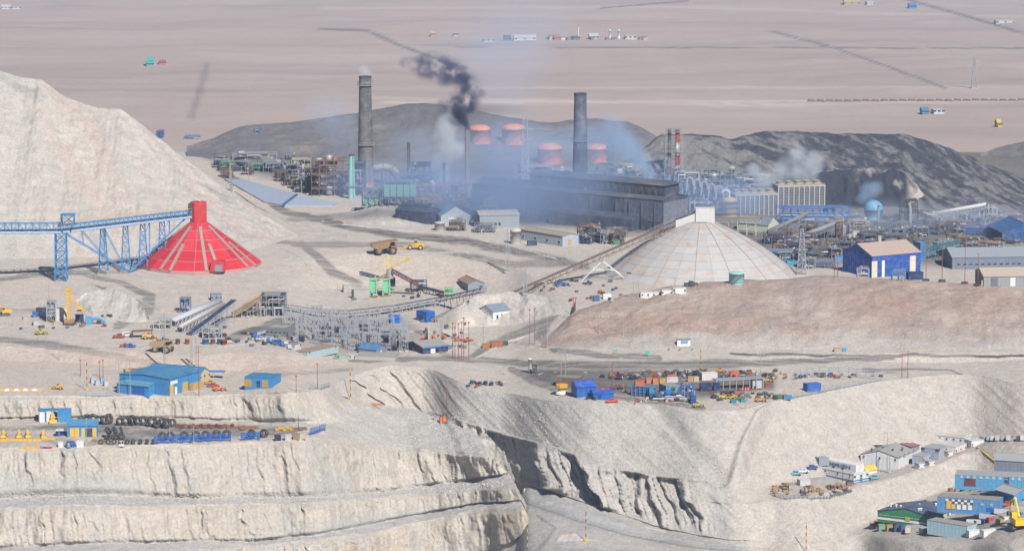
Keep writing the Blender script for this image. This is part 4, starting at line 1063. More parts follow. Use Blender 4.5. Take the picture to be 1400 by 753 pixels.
for i in range(16):
    a = 2 * math.pi * (i + (.0 if i % 2 else .5)) / 16; f1 = .92 if i % 2 == 0 else .55
    cs = math.cos(math.pi / 16) if i % 2 == 0 else 1.0
    s_ = MB(); w = .75
    for f in (0.0, f1):
        r = (RCN + (11.5 * k - RCN) * f) * cs + .12
        s_.v += [(r + math.sin(nrm) * .3, -w, HCN * f + .32), (r + math.sin(nrm) * .3, w, HCN * f + .32), (r, w, HCN * f), (r, -w, HCN * f)]
    s_.f = [(0, 1, 5, 4), (1, 2, 6, 5), (3, 0, 4, 7), (0, 3, 2, 1), (4, 5, 6, 7)]
    s_.build('roof_strip', paint('#b4a79c'), cone).rotation_euler = (0, 0, a)
MB().lathe([(12 * k, HCN - .4), (12 * k, HCN + 9.4), (11.4 * k, HCN + 10), (.05, HCN + 10.2)], 8, a0=.4).build('head_tower', RED, cone)
MB().b0(-13.4 * k, -8 * k, -2.6, 2.2, HCN + 3, HCN + 9).build('belt_opening', DSTEEL, cone)
MB().path([(-13 * k, -2, HCN + 10), (-9 * k, -2, HCN + 13), (-2 * k, -2, HCN + 11.5), (4 * k, -2, HCN + 10.4)], .14, 5).build('handrail', WHITE, cone)
an = MB().prism([(21 * k, 0), (42 * k, 0), (40 * k, 13 * k), (23 * k, 13 * k)], -RCN * .985, -RCN * .70).build('entrance_annex', RED, cone)
MB().b0(28 * k, 38 * k, -RCN * .985 - .2, -RCN * .985 + .1, 0, 9 * k).build('door', paint('#9aa2aa'), an)

tw = pos(84, 383)
gal_z = at_d(84, 318, tw.y).z
A1 = Vector((tw.x, tw.y, gal_z)); B1 = Vector((c0.x - 12 * k, c0.y - 1.2, c0.z + HCN + 2.4)); A0 = at_d(-70, 319, tw.y - 12)
cg = thing('conveyor_bridge', 'long light blue steel conveyor bridge rising to the red cone', 'conveyor', tw)
def rel(p): return Vector(p) - tw
g = MB().truss(rel(A0), rel(A1), 4.2, 4.6, 16, .34); g.build('side_gallery', BLUE, cg)
g = MB().truss(rel(A1), rel(B1), 4.2, 3.4, 30, .32); g.build('gallery', BLUE, cg)
for a, b, h in ((A0, A1, .9), (A1, B1, .9)):
    s_ = (rel(b) - rel(a)).cross(Vector((0, 0, 1))).normalized() * 2.25; z = Vector((0, 0, h))
    MB().add([rel(a) + s_, rel(b) + s_, rel(b) - s_, rel(a) - s_, rel(a) + s_ + z, rel(b) + s_ + z, rel(b) - s_ + z, rel(a) - s_ + z], [(0, 1, 2, 3), (7, 6, 5, 4), (0, 4, 5, 1), (1, 5, 6, 2), (2, 6, 7, 3), (3, 7, 4, 0)]).build('deck_plate', paint('#d7dee4'), cg)
    MB().add([rel(a) + s_ * .6 + z, rel(b) + s_ * .6 + z, rel(b) - s_ * .6 + z, rel(a) - s_ * .6 + z, rel(a) + s_ * .6 + z * 1.8, rel(b) + s_ * .6 + z * 1.8, rel(b) - s_ * .6 + z * 1.8, rel(a) - s_ * .6 + z * 1.8], [(0, 1, 2, 3), (7, 6, 5, 4), (0, 4, 5, 1), (1, 5, 6, 2), (2, 6, 7, 3), (3, 7, 4, 0)]).build('belt', NAVY, cg)
rl = MB(); s_ = (rel(B1) - rel(A1)).cross(Vector((0, 0, 1))).normalized() * 2.2
for s2 in (-1, 1): rl.bar(rel(A1) + s_ * s2 + Vector((0, 0, 4.7)), rel(B1) + s_ * s2 + Vector((0, 0, 4.7)), .22)
rl.build('handrail', paint('#e0b45a'), cg)
MB().tower(5.4, 5.0, gal_z - tw.z, 5, .5, d0=6, d1=5.5).build('support_tower', BLUE, cg)
hd = MB().tower(6.0, 6.0, 5.0, 1, .4, c=(3.5, 0, gal_z - tw.z + 3.6)); hd.b0(.2, 6.8, -3.3, 3.3, gal_z - tw.z + 8.6, gal_z - tw.z + 9.0); hd.build('drive_house', BLUE, cg)
low = at_d(177, 366, (tw.y + c0.y) / 2 - 2); lo = Vector((low.x, low.y, down(low.x, low.y) + .3))
ar = MB()
for off in (-1.9, 1.9):
    o_ = Vector((0, off, 0)); Pa, Pb, Pc = rel(A1) + o_ + Vector((1.5, 0, 0)), rel(lo) + o_, rel(B1) + o_ - Vector((1.5, 0, 0))
    ar.bar(Pa, Pb, .5); ar.bar(Pb, Pc, .5)
    for f in (.3, .62): 
        e = Pa.lerp(Pb, f); tpt = rel(A1.lerp(B1, f * (lo.x - A1.x) / (B1.x - A1.x))) + o_; ar.bar(e, tpt, .3)
        e2 = Pa.lerp(Pb, f + .32); ar.bar(tpt, e2, .28)
    for f in (.35, .7):
        e = Pb.lerp(Pc, f); xx = e.x; fr = (xx - rel(A1).x) / (rel(B1).x - rel(A1).x); tpt = rel(A1.lerp(B1, fr)) + o_; ar.bar(e, tpt, .3)
        e2 = Pb.lerp(Pc, f - .33); ar.bar(tpt, e2, .28)
ar.build('inclined_strut', BLUE, cg)
for u_, vb in ((141, 0), (172, 0), (196, 0), (223, 0)):
    f = (u_ - 84) / (262 - 84); tp = A1.lerp(B1, f); b_ = down(tp.x, tp.y + 2)
    MB().tower(4.4, 2.0, tp.z - max(b_, c0.z) - .1, 5, .28, c=(tp.x - tw.x, tp.y - tw.y + 1.5, max(b_, c0.z) - tw.z)).build('trestle', BLUE, cg)

# ================================================================== grey dome and its conveyor
D0 = 1949.0; dc = at_z(957, 392, 0); dc = Vector(((957 - CU) / FPX * D0 * 1.012, D0, -.3)); k = mpp(dc); RD = 133 * k; HD = 25.0
dome = thing('stockpile_dome', 'large pale grey conical dome of rust-stained metal panels with white head house', 'stockpile cover', dc)
def dprof(f): return (RD + (6.5 - RD) * f, HD * (f + .11 * math.sin(math.pi * f) * (1 - .2 * f)))
MB().lathe([(RD, -3)] + [dprof(i / 9) for i in range(10)] + [(.1, HD + 1.2)], 30).build('shell', paint('#a9a29c'), dome)
cone_panels(dome, [dprof(i / 9) for i in range(10)], 30, world_panel_mat('dome_sheet', (.38, .37, .36), rust=.7, vary=.07), gap=.09, thick=.07)
sm = MB()
for i in range(15):
    a = 2 * math.pi * i / 15
    pts = []
    for j in range(13): r, z = dprof(j / 12); pts.append((r * math.cos(a) * 1.0, r * math.sin(a), z + .22))
    sm.path(pts, .14, 4)
sm.build('standing_seam', paint('#b4aca4'), dome)['kind'] = 'stuff'
MB().b0(-2.5, 6.6, -3.4, 3.4, HD - .6, HD + 6.8).build('head_house', paint('#dcdad8', .72), dome)
MB().prism([(-12, HD - 5), (-2.4, HD - 1.5), (-2.4, HD + 4.6), (-9.5, HD + 2.2), (-12, HD + 1.5)], -2.6, 2.6).build('gallery_house', paint('#dcdad8', .72), dome)
MB().path([(-12.2, -2.8, HD + 1.8), (-9, -2.8, HD + 2.7), (-2.6, -2.8, HD + 5.2), (-2.4, -3, HD + 6.4)], .4, 6).build('cable_tray', DSTEEL, dome)
for a_, r_ in ((3.75, .9), (3.62, .72), (3.5, .55)):
    MB().box((RD * r_ * math.cos(a_), RD * r_ * math.sin(a_), HD * (1 - r_) * 1.12 + .8), (1.0, 3.2, .8), a_).build('hatch', DSTEEL, dome)
e0 = at_d(662, 402, 1895); e0.z = down(e0.x, e0.y) + 2.2; e1 = Vector((dc.x - 11.5, dc.y, dc.z + HD + .4))
cv_ = conveyor('long sandy brown inclined belt conveyor climbing to the grey dome', e0, e1, 3.0, 2.6, paint('#b59f84'), NAVY, 0, rail=paint('#c2ad90'), truss_n=58)
o = cv_.location
for f, sp in ((.40, 9), (.60, 10)):
    tp = e0.lerp(e1, f) - Vector((0, 0, 2.6))
    for s2 in (-1, 1):
        b_ = Vector((tp.x + (14 if f > .5 else -6) * .9, tp.y + s2 * 3.5, 0)); b_.z = down(b_.x, b_.y)
        b2 = Vector((tp.x - 9, tp.y + s2 * 3.5, 0)); b2.z = down(b2.x, b2.y)
        l = MB(); l.bar(tp - o, b_ - o, .42); l.bar(tp - o + Vector((2, 0, .8)), b2 - o, .38); l.bar(tp.lerp(b_, .5) - o, tp.lerp(b2, .5) - o, .26); l.build('trestle', WHITE, cv_)
for f in (.08, .2):
    tp = e0.lerp(e1, f) - Vector((0, 0, 2.6)); l = MB(); b_ = down(tp.x, tp.y)
    if tp.z > b_ + .5: l.tower(3.2, 2.6, tp.z - b_, 2, .25, c=(tp.x - o.x, tp.y - o.y, b_ - o.z)).build('trestle', STEEL, cv_)

# ================================================================== grey conveyors and crushing plant, left middle
def wp(u, v, d=None, dz=0.0):
    p = hit(u, v) if d is None else at_d(u, v, d)
    return Vector((p.x, p.y, p.z + dz))
def conv_px(label, u0, v0, u1, v1, g0, g1, **kw):
    """feet at g0, g1 (photo pixels of the ground below), belt seen at (u0,v0)-(u1,v1)"""
    p = hit(*g0); q = hit(*g1)
    return conveyor(label, at_d(u0, v0, p.y), at_d(u1, v1, q.y), **kw)
GRYH = paint('#c9cdd4', .66)
conv_px('white hooded conveyor, uppermost of the parallel grey conveyors', 236, 440, 300, 412, (236, 446), (300, 428), w=3, m=STEEL, hood=GRYH, legs=6)
conv_px('white hooded conveyor with yellow handrail beside the cabin on legs', 246, 449, 304, 417, (246, 454), (304, 436), w=2.6, m=STEEL, hood=GRYH, legs=6, rail=paint('#d8a860'))
conv_px('uncovered conveyor with a dark navy belt between the hooded conveyors', 259, 456, 319, 411, (259, 458), (319, 440), w=3.2, m=paint('#b4bcc8'), belt=NAVY, legs=7)
conv_px('conveyor with dark red belt and yellow side rail rising to a dark head box', 318, 428, 358, 404, (318, 434), (358, 432), w=2.6, m=paint('#c2a878'), belt=paint('#6a2a2e'), legs=5, rail=paint('#d8b070'))
conv_px('short pale conveyor in front of the navy belt', 276, 456, 312, 434, (276, 460), (312, 448), w=2.4, m=paint('#c4c6cc'), belt=paint('#8a8e98'), legs=4)
LONG = [(388, 419), (420, 424), (455, 428), (480, 428), (540, 421), (600, 410), (662, 397)]
pa = [wp(u_, v_ + 7, None, 3.4) for u_, v_ in LONG]
t = thing('overland_conveyor', 'long grey overland conveyor curving across the ground towards the dome', 'conveyor', pa[0] - Vector((0, 0, 3)))
for a, b in zip(pa, pa[1:]):
    ra, rb = a - t.location, b - t.location; n = max(4, int((b - a).length / 3))
    MB().truss(ra - Vector((0, 0, 1.6)), rb - Vector((0, 0, 1.6)), 2.6, 1.8, n, .22).build('girder', paint('#aab2bd'), t)
    s_ = (rb - ra).cross(Vector((0, 0, 1))).normalized() * 1.0; z = Vector((0, 0, .3))
    MB().add([ra + s_, rb + s_, rb - s_, ra - s_, ra + s_ + z, rb + s_ + z, rb - s_ + z, ra - s_ + z], [(0, 1, 2, 3), (7, 6, 5, 4), (0, 4, 5, 1), (1, 5, 6, 2), (2, 6, 7, 3), (3, 7, 4, 0)]).build('belt', DSTEEL, t)
    for i in range(n // 2):
        e = ra.lerp(rb, (i + .5) / (n // 2)); wz = down(e.x + t.location.x, e.y + t.location.y) - t.location.z
        MB().bar(e - Vector((0, 0, 1.6)) + s_, Vector((e.x, e.y, wz)) + s_ * 1.5, .3).bar(e - Vector((0, 0, 1.6)) - s_, Vector((e.x, e.y, wz)) - s_ * 1.5, .3).build('trestle', STEEL, t)
conv_px('low grey conveyor running beside the bright blue house up the rubble', 590, 436, 640, 412, (590, 440), (640, 416), w=2.0, h=1.2, m=paint('#b5b0a8'), legs=4)
frame_unit('two-storey blue-grey control cabin standing on steel legs', 253, 428, 14, 20, 5, 2, 2, paint('#7f93b5'), 0, 1, 3, skin=paint('#8a9dbd'), name='control_cabin', cat='cabin')
building('small blue-grey flat-roofed cabin above the hooded conveyors', 289, 411, 14, 8, 10, depth=4, wall=paint('#8fa5c4'), kind='flat', name='cabin', cat='cabin', windows=[('A', 3, .9, .8, .9)])
frame_unit('dark open crusher building with steel frame at the end of the red belt', 373, 432, 34, 28, 12, 3, 4, paint('#9aa0a8'), 3, 6, 11, vm=[NAVY, STEEL], name='crusher_building', cat='plant', skin=NAVY)
frame_unit('steel frame with navy machinery under the red belt conveyor', 342, 432, 20, 14, 8, 2, 2, STEEL, 3, 3, 12, vm=[NAVY, paint('#8fb07c')], name='feeder_machine', cat='plant')
frame_unit('low grey screening frame at the foot of the pale conveyors', 290, 462, 26, 14, 6, 2, 3, paint('#b9bec6'), 2, 4, 13, vm=[STEEL, NAVY], name='screening_plant', cat='plant')
frame_unit('pale feed bin structure at the tail of the hooded conveyors', 222, 449, 24, 12, 6, 2, 3, paint('#c8ccd2'), 3, 3, 14, vm=[paint('#7fb4d8'), STEEL], name='feed_bin', cat='plant')

# ---- stacker with green legs and yellow mast
sp = pos(532, 405); k = mpp(sp)
t = thing('stacker', 'bucket stacker with light green legs, yellow A-frame mast and dark inclined boom', 'stacker', sp)
for x in (-22, -4):
    l = MB(); x0 = x * k
    for dx in (-5, 5):
        for y in (0, 4): l.box((x0 + dx * k * .9, y, 4), (.6, .6, 8.6))
    l.bar((x0 - 5 * k, 0, .5), (x0 + 5 * k, 0, 6), .35); l.build('leg_frame', GREEN, t)
    MB().prism([(x0 - 4.2 * k, 3.2), (x0 - 2 * k, 1.5), (x0 + 2 * k, 1.5), (x0 + 4.2 * k, 3.2), (x0 + 4.2 * k, 7.2), (x0 - 4.2 * k, 7.2)], .3, 3.8).build('bin', GREEN, t)
    MB().box((x0, 2, .2), (13 * k, 5, .6)).build('bogie', paint('#c8884a'), t)
MB().b0(-27 * k, 2 * k, .5, 3.6, 8.0, 8.6).build('portal_beam', GREEN, t)
MB().lathe([(1.7, 8.4), (1.7, 11.6), (1.3, 13.2)], 14).build('turret', paint('#b9b6b0'), t, (1 * k, 2, 0))
MB().tube((-1.2 * k + 0, 2, 13), (-1 * k, 2, 19.5), .9, .3, n=4).tube((3 * k, 2, 13), (-.6 * k, 2, 19.5), .5, .3, n=4).build('mast', paint('#e6c46a', .7), t)
MB().bar((-1 * k, 2, 19.4), (-21 * k, 2, 8.2), .3).bar((-1 * k, 2, 19.4), (29 * k, 2, 18.2), .26).build('stay_cable', paint('#e6c46a', .7), t)
MB().truss((4 * k, 2, 13.6), (30 * k, 2, 17.6), 1.4, .9, 8, .2).build('counter_jib', paint('#e6c46a', .7), t)
MB().truss((4 * k, 1, 11.4), (40 * k, 1, 4.6), 2.6, 1.4, 12, .24).build('boom', paint('#8a5a50'), t)
MB().add([(4 * k, 0, 13), (40 * k, 0, 6.2), (40 * k, 2, 6.2), (4 * k, 2, 13), (4 * k, 0, 13.3), (40 * k, 0, 6.5), (40 * k, 2, 6.5), (4 * k, 2, 13.3)], [(0, 1, 2, 3), (7, 6, 5, 4), (0, 4, 5, 1), (1, 5, 6, 2), (2, 6, 7, 3), (3, 7, 4, 0)]).build('belt', NAVY, t)
MB().truss((-16 * k, 2, 7.2), (2 * k, 2, 10.4), 2.2, 1.2, 7, .22).build('feed_arm', paint('#c28a58'), t)
MB().truss((-40 * k, 6, 9.8), (-14 * k, 4, 7.6), 2.4, 1.3, 8, .26).build('feed_boom', NAVY, t)
MB().b0(-2 * k, 8 * k, 4.2, 8, 4, 8).build('machine_house', paint('#2b3350'), t)
frame_unit('navy transfer frame with cyan bin at the end of the stacker boom', 572, 399, 22, 14, 6, 2, 2, paint('#3d4a70'), 3, 3, 21, vm=[paint('#5f9ea0'), NAVY, WHITE], name='transfer_station', cat='plant')
t = frame_unit('light green drive station beside the long grey conveyor', 614, 406, 12, 11, 4, 2, 2, GREEN, 0, 0, 22, name='drive_station', cat='plant', skin=paint('#9fe0b4'))
conv_px('thin dark conveyor from the stacker to the green drive station', 572, 390, 607, 399, (572, 399), (607, 406), w=1.4, h=.8, m=paint('#555a66'), legs=4)
container('grey white equipment box left of the green stacker', 484, 409, 18, 7.5, 4.4, 4, paint('#c9c2bc'))
container('low white equipment box on the bank left of the stacker', 470, 400, 12, 4.5, 3.6, 3, paint('#cfc8c2'))

# ================================================================== haul trucks and machines
haul_truck('dusty brown haul truck parked nose right on the upper haul road', 526, 347, 8, paint('#a8835a', .62), 1.0)
loader('big yellow wheel loader parked behind the brown haul truck', 566, 341, 178, 1.15)
haul_truck('tan haul truck parked below the conveyors with its shadow to the left', 222, 481, -20, paint('#c6a878', .62), .78)
loader('yellow loader beside the rust coloured awning below the conveyors', 205, 463, 10, .75)
loader('black and dark grey loader parked behind the tan haul truck', 222, 468, 170, .6, paint('#4a4a50'))
pickup('red pickup parked left of the rust coloured awning', 163, 462, 10, paint('#b0483e'), sc=1.1)
pickup('white van parked beside the red pickup', 174, 460, 15, WHITE, name='van', cat='van', van=True)
pickup('small red car near the tan haul truck', 171, 474, 0, paint('#c05848'), sc=.9)
pickup('blue pickup left of the tan haul truck', 178, 475, 10, paint('#2f62b8'))
t = thing('awning', 'rust coloured flat awning on posts below the conveyors', 'awning', pos(195, 461))
MB().prism([(-5, 2.6), (4.5, 3.1), (4.5, 3.3), (-5, 2.8)], -2, 2.5).build('roof', paint('#8f5f58'), t)
for x in (-4.5, 4):
    for y in (-1.7, 2.2): MB().b0(x - .12, x + .12, y - .12, y + .12, -.3, 2.7).build('post', DSTEEL, t)
# crane / drill rig group at the left
cp = pos(95, 444); k = mpp(cp)
t = thing('crane', 'tall yellow drill mast crane with folded jib on a crawler base', 'crane', cp)
for s in (-1, 1): MB().prism([(-2.6, .5), (-2.1, 0), (2.1, 0), (2.6, .5), (2.1, 1.1), (-2.1, 1.1)], s * 1.6 - .4, s * 1.6 + .4).build('track', DSTEEL, t)
MB().b0(-2.2, 2.2, -1.7, 1.7, 1.1, 2.6).build('base_body', paint('#b8906a'), t)
MB().box((-.3, -.4, 9.0), (1.5, 1.4, 14)).build('mast', YELLOW, t)
lt = MB()
for i in range(9): lt.bar((-1.1, -1.15, 2.6 + i * 1.5), (.5, -1.15, 4.1 + i * 1.5), .14)
lt.build('mast_lattice', paint('#caa040'), t)
MB().box((-.4, -.4, 16.4), (1.9, 1.8, 1.0)).build('mast_head', YELLOW, t)
MB().tube((.3, -.4, 14.4), (4.6, -.6, 8.4), .5, .4, n=4).build('jib', YELLOW, t)
MB().b0(3.4, 6.4, -1.4, .4, 7.2, 8.6).build('counterweight', YELLOW, t)
MB().b0(3.6, 5.6, -1.2, .4, 6.4, 7.2).build('winch', DSTEEL, t)
container('dark navy container beside the crane', 104, 441, 12, 3.4, 3.6, 2.4, NAVY)
container('dark navy container left of the grey radio tower', 50, 433, 10, 4.4, 4.0, 2.6, NAVY)
container('small azure container at the left of the drill site', 45, 434, 10, 1.9, 2.7, 2.2, paint('#2f7ac0'))
container('tall white cabin between the radio tower and the crane', 77, 439, 14, 5, 5.8, 4, paint('#ddd6ce', .7), cat='cabin', name='site_cabin')
t = frame_unit('grey skid tower with a square cabin and a thin mast at the drill site', 70, 440, 12, 28, 4, 3, 2, paint('#b8bec6'), 0, 2, 31, skin=paint('#b6c2d0'), name='radio_tower', cat='tower')
MB().tube((-.8, 0, 10), (-.8, 0, 20), .14, .08, n=6).build('antenna', STEEL, t)
dp = pos(130, 443)
t = thing('duct', 'light blue arched steel duct lying beside the crane', 'duct', dp)
MB().prism([(-4.6, 0), (-1.4, 0), (-1.2, 3.2), (-4.4, 3.6)], -1.2, 1.2).build('inlet_box', paint('#5cb2e0'), t)
MB().path([(-1.4, 0, 2.4), (.6, 0, 2.7), (2.4, 0, 2.4), (3.9, 0, 1.5), (4.6, 0, .2)], .62, 10).build('bent_pipe', paint('#5cb2e0'), t)
excavator('orange-yellow excavator on a white base at the left picture edge', 6, 431, 200, YELLOW, 1.1)
loader('lime yellow loader on the ground below the drill site', 57, 457, 15, .62, paint('#c8c02c'))
container('white crate with a red end near the drill site', 46, 445, 10, 2.5, 2.0, 2, paint('#d8d4d0'))
for i, (u_, v_, c_, lb) in enumerate([(281, 470, '#4a90c8', 'blue round tank in the row of drums below the screening frame'), (243, 470, '#8a7060', 'brown drum at the left of the row of drums'), (256, 470, '#c8803a', 'orange drum in the row below the screening frame'),
                         (300, 470, '#3f86c8', 'blue drum beside the red one'), (306, 471, '#cc4436', 'red drum at the right end of the row of drums'), (291, 470, '#a87a50', 'tan drum between the blue tank and the blue drum')]):
    tank(lb, u_, v_, 3.2 if i else 4.5, 6, paint(c_), .3, False, name='drum', cat='drum', n=14)

# ================================================================== blue workshop terrace
t = building('big azure blue workshop with a low lean-to on its front at the terrace edge', 232, 541, 37, 23, 60, 72, wall=BLUE, roof=paint('#4a9fd4', .5), ridge='A', pitch=.035, name='workshop', cat='workshop',
             doors=[('A', .06, 2.6, 4.6, YELLOW), ('A', .20, 1.6, 3.2, WHITE), ('A', .50, 4.2, 4.2, paint('#e0b868'))])
wA, wB, h = dims(t)
MB().b0(.2 * wA - .1 - 4, .2 * wA + 1, -.24, -.14, h * .66, h * .86).build('sign_board', WHITE, t)
lt = MB().add([(-4.5, wB * .30, -1), (-4.5, wB * .93, -1), (-4.5, wB * .93, h * .52), (-4.5, wB * .30, h * .52), (-.1, wB * .30, -1), (-.1, wB * .93, -1), (-.1, wB * .93, h * .66), (-.1, wB * .30, h * .66)], [(3, 2, 1, 0), (4, 5, 6, 7), (0, 1, 5, 4), (1, 2, 6, 5), (2, 3, 7, 6), (3, 0, 4, 7)]).build('lean_to', BLUE, t)
MB().add([(-4.9, wB * .29, h * .54), (-4.9, wB * .94, h * .54), (0, wB * .94, h * .69), (0, wB * .29, h * .69), (-4.9, wB * .29, h * .57), (-4.9, wB * .94, h * .57), (0, wB * .94, h * .72), (0, wB * .29, h * .72)], [(3, 2, 1, 0), (4, 5, 6, 7), (0, 1, 5, 4), (1, 2, 6, 5), (2, 3, 7, 6), (3, 0, 4, 7)]).build('lean_to_roof', paint('#67b4d8', .5), lt)
for f in (.38, .50): MB().b0(-4.62, -4.45, wB * f, wB * (f + .115), 0, h * .48).build('door', RBLUE, lt)
MB().b0(wA * .62, wA * .98, -2.2, 0, -.5, h * .42).build('annex', paint('#dcb46c'), t)
t = building('long cream building with an azure gable roof behind the blue workshop', 273, 524, 12, 12, 66, 74, wall=paint('#e6d3a4', .62), roof=paint('#3f98d0', .5), ridge='B', pitch=.25, name='workshop', cat='workshop', windows=[('B', 7, 2.4, 1.6, 1.0), ('A', 3, 2.0, .9, 1.0)]); dims(t)
t = building('small azure hut with yellow panels right of the blue workshop', 372, 530, 10, 13, 74, 38, wall=BLUE, roof=paint('#3f98d0', .5), kind='flat', name='hut', cat='hut', doors=[('B', .25, 2.6, 3, paint('#d8a83c')), ('B', .88, 3.2, 3, paint('#d8a83c')), ('B', .5, 1.6, 2.6, NAVY)]); dims(t)
for i, (u_, v_, c_, lb) in enumerate([(172, 514, '#d8c468', 'pale yellow container behind the left end of the blue workshop'), (178, 513, '#c06858', 'red open container behind the blue workshop, left one'), (187, 513, '#c8745c', 'red open container behind the blue workshop, middle one'), (194, 512, '#d08848', 'orange container behind the blue workshop, right one')]):
    container(lb, u_, v_, 20, 2.4, 2.6, 3.5, paint(c_))
for lb, u_, v_, rz in (('yellow loader parked beside the barrier on the left track', 78, 532, 170), ('orange-red loader standing right of the blue workshop', 300, 534, 20)):
    loader(lb, u_, v_, rz, .62, YELLOW if 'yellow' in lb else ORANGE)
pickup('red car parked right of the blue workshop', 291, 529, 0, paint('#b84a40')); pickup('yellow pickup behind the red car near the workshop', 288, 525, 10, paint('#d8a838'))
t = thing('carport', 'azure carport roof on posts right of the cream building', 'carport', pos(292, 516))
MB().b0(-5, 5, -2, 2, 2.6, 2.9).build('roof', BLUE, t)
for x in (-4.5, 0, 4.5): MB().b0(x - .12, x + .12, -1.9, -1.6, -.4, 2.6).build('post', STEEL, t)
for i in range(9):
    o = MB().prism([(-1.3, -.2), (1.3, -.2), (1.0, .5), (.6, 1.0), (-.6, 1.0), (-1.0, .5)], -.35, .35).build('traffic_barrier', YELLOW if i % 2 == 0 else WHITE)
    o.location = pos(4 + i * 6.2, 534); o['category'] = 'barrier'; o['group'] = 'yellow and white barriers on the upper left track'
    o['label'] = ('yellow' if i % 2 == 0 else 'white') + ' plastic barrier in the striped row left of the workshop'
for i, (u_, v_) in enumerate([(125, 524), (131, 527), (138, 524), (143, 528)]):
    container(['white box with blue stripe left of the workshop, nearest the yellow pole', 'small pale box left of the workshop, second from the pole', 'pale box left of the workshop, third from the pole', 'white box left of the workshop, nearest the building'][i], u_, v_, 20, 1.8, 2.2, 1.8, paint(['#d8dee6', '#c4d4e6', '#aac6e2', '#e0e0de'][i]), cat='box', name='equipment_box')
def fence(label, pts, hgt=2.0, m=None, step=2.5, kind='rail', name='fence', pm=None):
    P_ = [hit(*p) for p in pts]; t = thing(name, label, 'fence', P_[0])
    for a, b in zip(P_, P_[1:]):
        n = max(1, int((b - a).length / step))
        for i in range(n):
            e = a.lerp(b, i / n); e.z = down(e.x, e.y); f = a.lerp(b, (i + 1) / n); f.z = down(f.x, f.y)
            MB().bar(e - P_[0] - Vector((0, 0, .3)), e - P_[0] + Vector((0, 0, hgt)), .2).build('post', pm or m or STEEL, t)
            r = MB()
            for z in ((.3, .62, .95) if kind == 'rail' else (.12, .24, .36, .48, .6, .72, .84, .96)): r.bar(e - P_[0] + Vector((0, 0, hgt * z)), f - P_[0] + Vector((0, 0, hgt * z)), .12)
            if kind == 'brace': r.bar(e - P_[0] + Vector((0, 0, .2)), f - P_[0] + Vector((0, 0, hgt)), .14)
            r.build('rail', m or STEEL, t)
    return t
fence('pale steel fence along the terrace edge left of the workshop', [(110, 542), (135, 543), (157, 541)], 1.8, paint('#9fb8d0'))
fence('teal steel fence right of the small azure hut', [(424, 532), (440, 533), (452, 530)], 2.2, paint('#6f9fa8'))

# ================================================================== tyre yard terrace
t = building('azure hut with yellow doors and a pale blue roof on the tyre terrace', 92, 597, 41, 15, 4, depth=6.5, wall=BLUE, roof=paint('#5cb0dc', .5), kind='shed', pitch=.22, name='hut', cat='hut',
             doors=[('A', .17, 1.9, 3.6, YELLOW), ('A', .31, 1.9, 3.6, YELLOW), ('A', .53, 1.5, 3.6, paint('#e6cc80')), ('A', .72, 2.6, 3.4, DSTEEL), ('A', .90, 1.5, 3.6, YELLOW)]); dims(t)  # the dark steel panel paints the shade inside an opening; no door there
t = thing('shelter', 'azure shelter of two boxes with white doors under the cliff', 'shelter', pos(53, 577), R(4)); k = mpp(t.location)
for x0, x1 in ((0, 9), (26, 44)): MB().b0(x0 * k, x1 * k, 0, 5, -1, 5.0 if x0 else 4.6).build('wall', BLUE if x0 else paint('#8fc4e6'), t)
MB().b0(-.3, 26 * k, -.2, 5, 4.7, 5.0).build('roof', paint('#4a9fd4', .5), t)
for x0 in (1.2, 10.5): MB().b0(x0 * k, (x0 + 7) * k, -.25, -.05, 0, 4.2).build('door', WHITE, t)
for x in (9, 18, 26): MB().b0(x * k - .15, x * k + .15, -.2, .1, 0, 4.8).build('post', BLUE, t)
loader('yellow loader standing in the azure shelter under the cliff', 72, 577, -80, .85)
for i, (u_, v_) in enumerate([(5, 597), (26, 597), (38, 597), (59, 598)]):
    loader(['leftmost yellow forklift with a lime beacon behind the barriers', 'second yellow forklift from the left behind the barriers', 'third yellow forklift from the left behind the barriers', 'yellow forklift with lime beacon nearest the azure hut'][i], u_, v_, -88 + i * 4, .58, YELLOW, 'forklift', 'forklift', beacon=paint('#b8e02c', .8), group='forklifts on the tyre terrace')
for i in range(13):
    o = MB().prism([(-1.0, -.2), (1.0, -.2), (.9, .5), (.6, 1.0), (-.6, 1.0), (-.9, .5)], -.35, .35).build('traffic_barrier', YELLOW)
    o.location = pos(-2 + i * 6.2, 602.5 - (i > 9) * 1.5); o['category'] = 'barrier'; o['group'] = 'yellow barriers in front of the forklifts'; o['label'] = 'yellow barrier in the row in front of the forklifts'
for i in range(4):
    o = MB().prism([(-1.1, -.2), (1.1, -.2), (.9, .5), (.6, 1.0), (-.6, 1.0), (-.9, .5)], -.35, .35).build('traffic_barrier', YELLOW)
    o.location = pos(32 + i * 6.4, 612.5); o['category'] = 'barrier'; o['group'] = 'yellow barriers at the cliff edge'; o['label'] = 'yellow barrier lying at the cliff edge left of the white cabinets'
for i in range(3):
    o = MB().prism([(-1.1, -.2), (1.1, -.2), (.9, .4), (-.9, .4)], -.35, .35).build('traffic_barrier', RED if i != 1 else DSTEEL)
    o.location = pos(54 + i * 7, 612); o['category'] = 'barrier'; o['label'] = ['red barrier piece next to the yellow edge barriers', 'black barrier piece between two red ones', 'red barrier piece nearest the white cabinets'][i]
for lb, u_, v_, L_, h_ in (('white cabinet in front of the azure hut, left one', 80, 612, 1.7, 2.4), ('white cabinet in front of the azure hut, right one', 105, 612, 2.6, 2.9)):
    container(lb, u_, v_, 4, L_, h_, 1.8, WHITE, cat='cabinet', name='cabinet')
t = frame_unit('blue steel stand with hoses between the white cabinets', 96, 612, 10, 8, 2, 2, 2, RBLUE, 1, 2, 5, vm=[WHITE], name='hose_stand', cat='stand')
t = thing('picnic_shelter', 'small navy kiosk with a white roof beside the azure hut', 'kiosk', pos(82, 595)); 
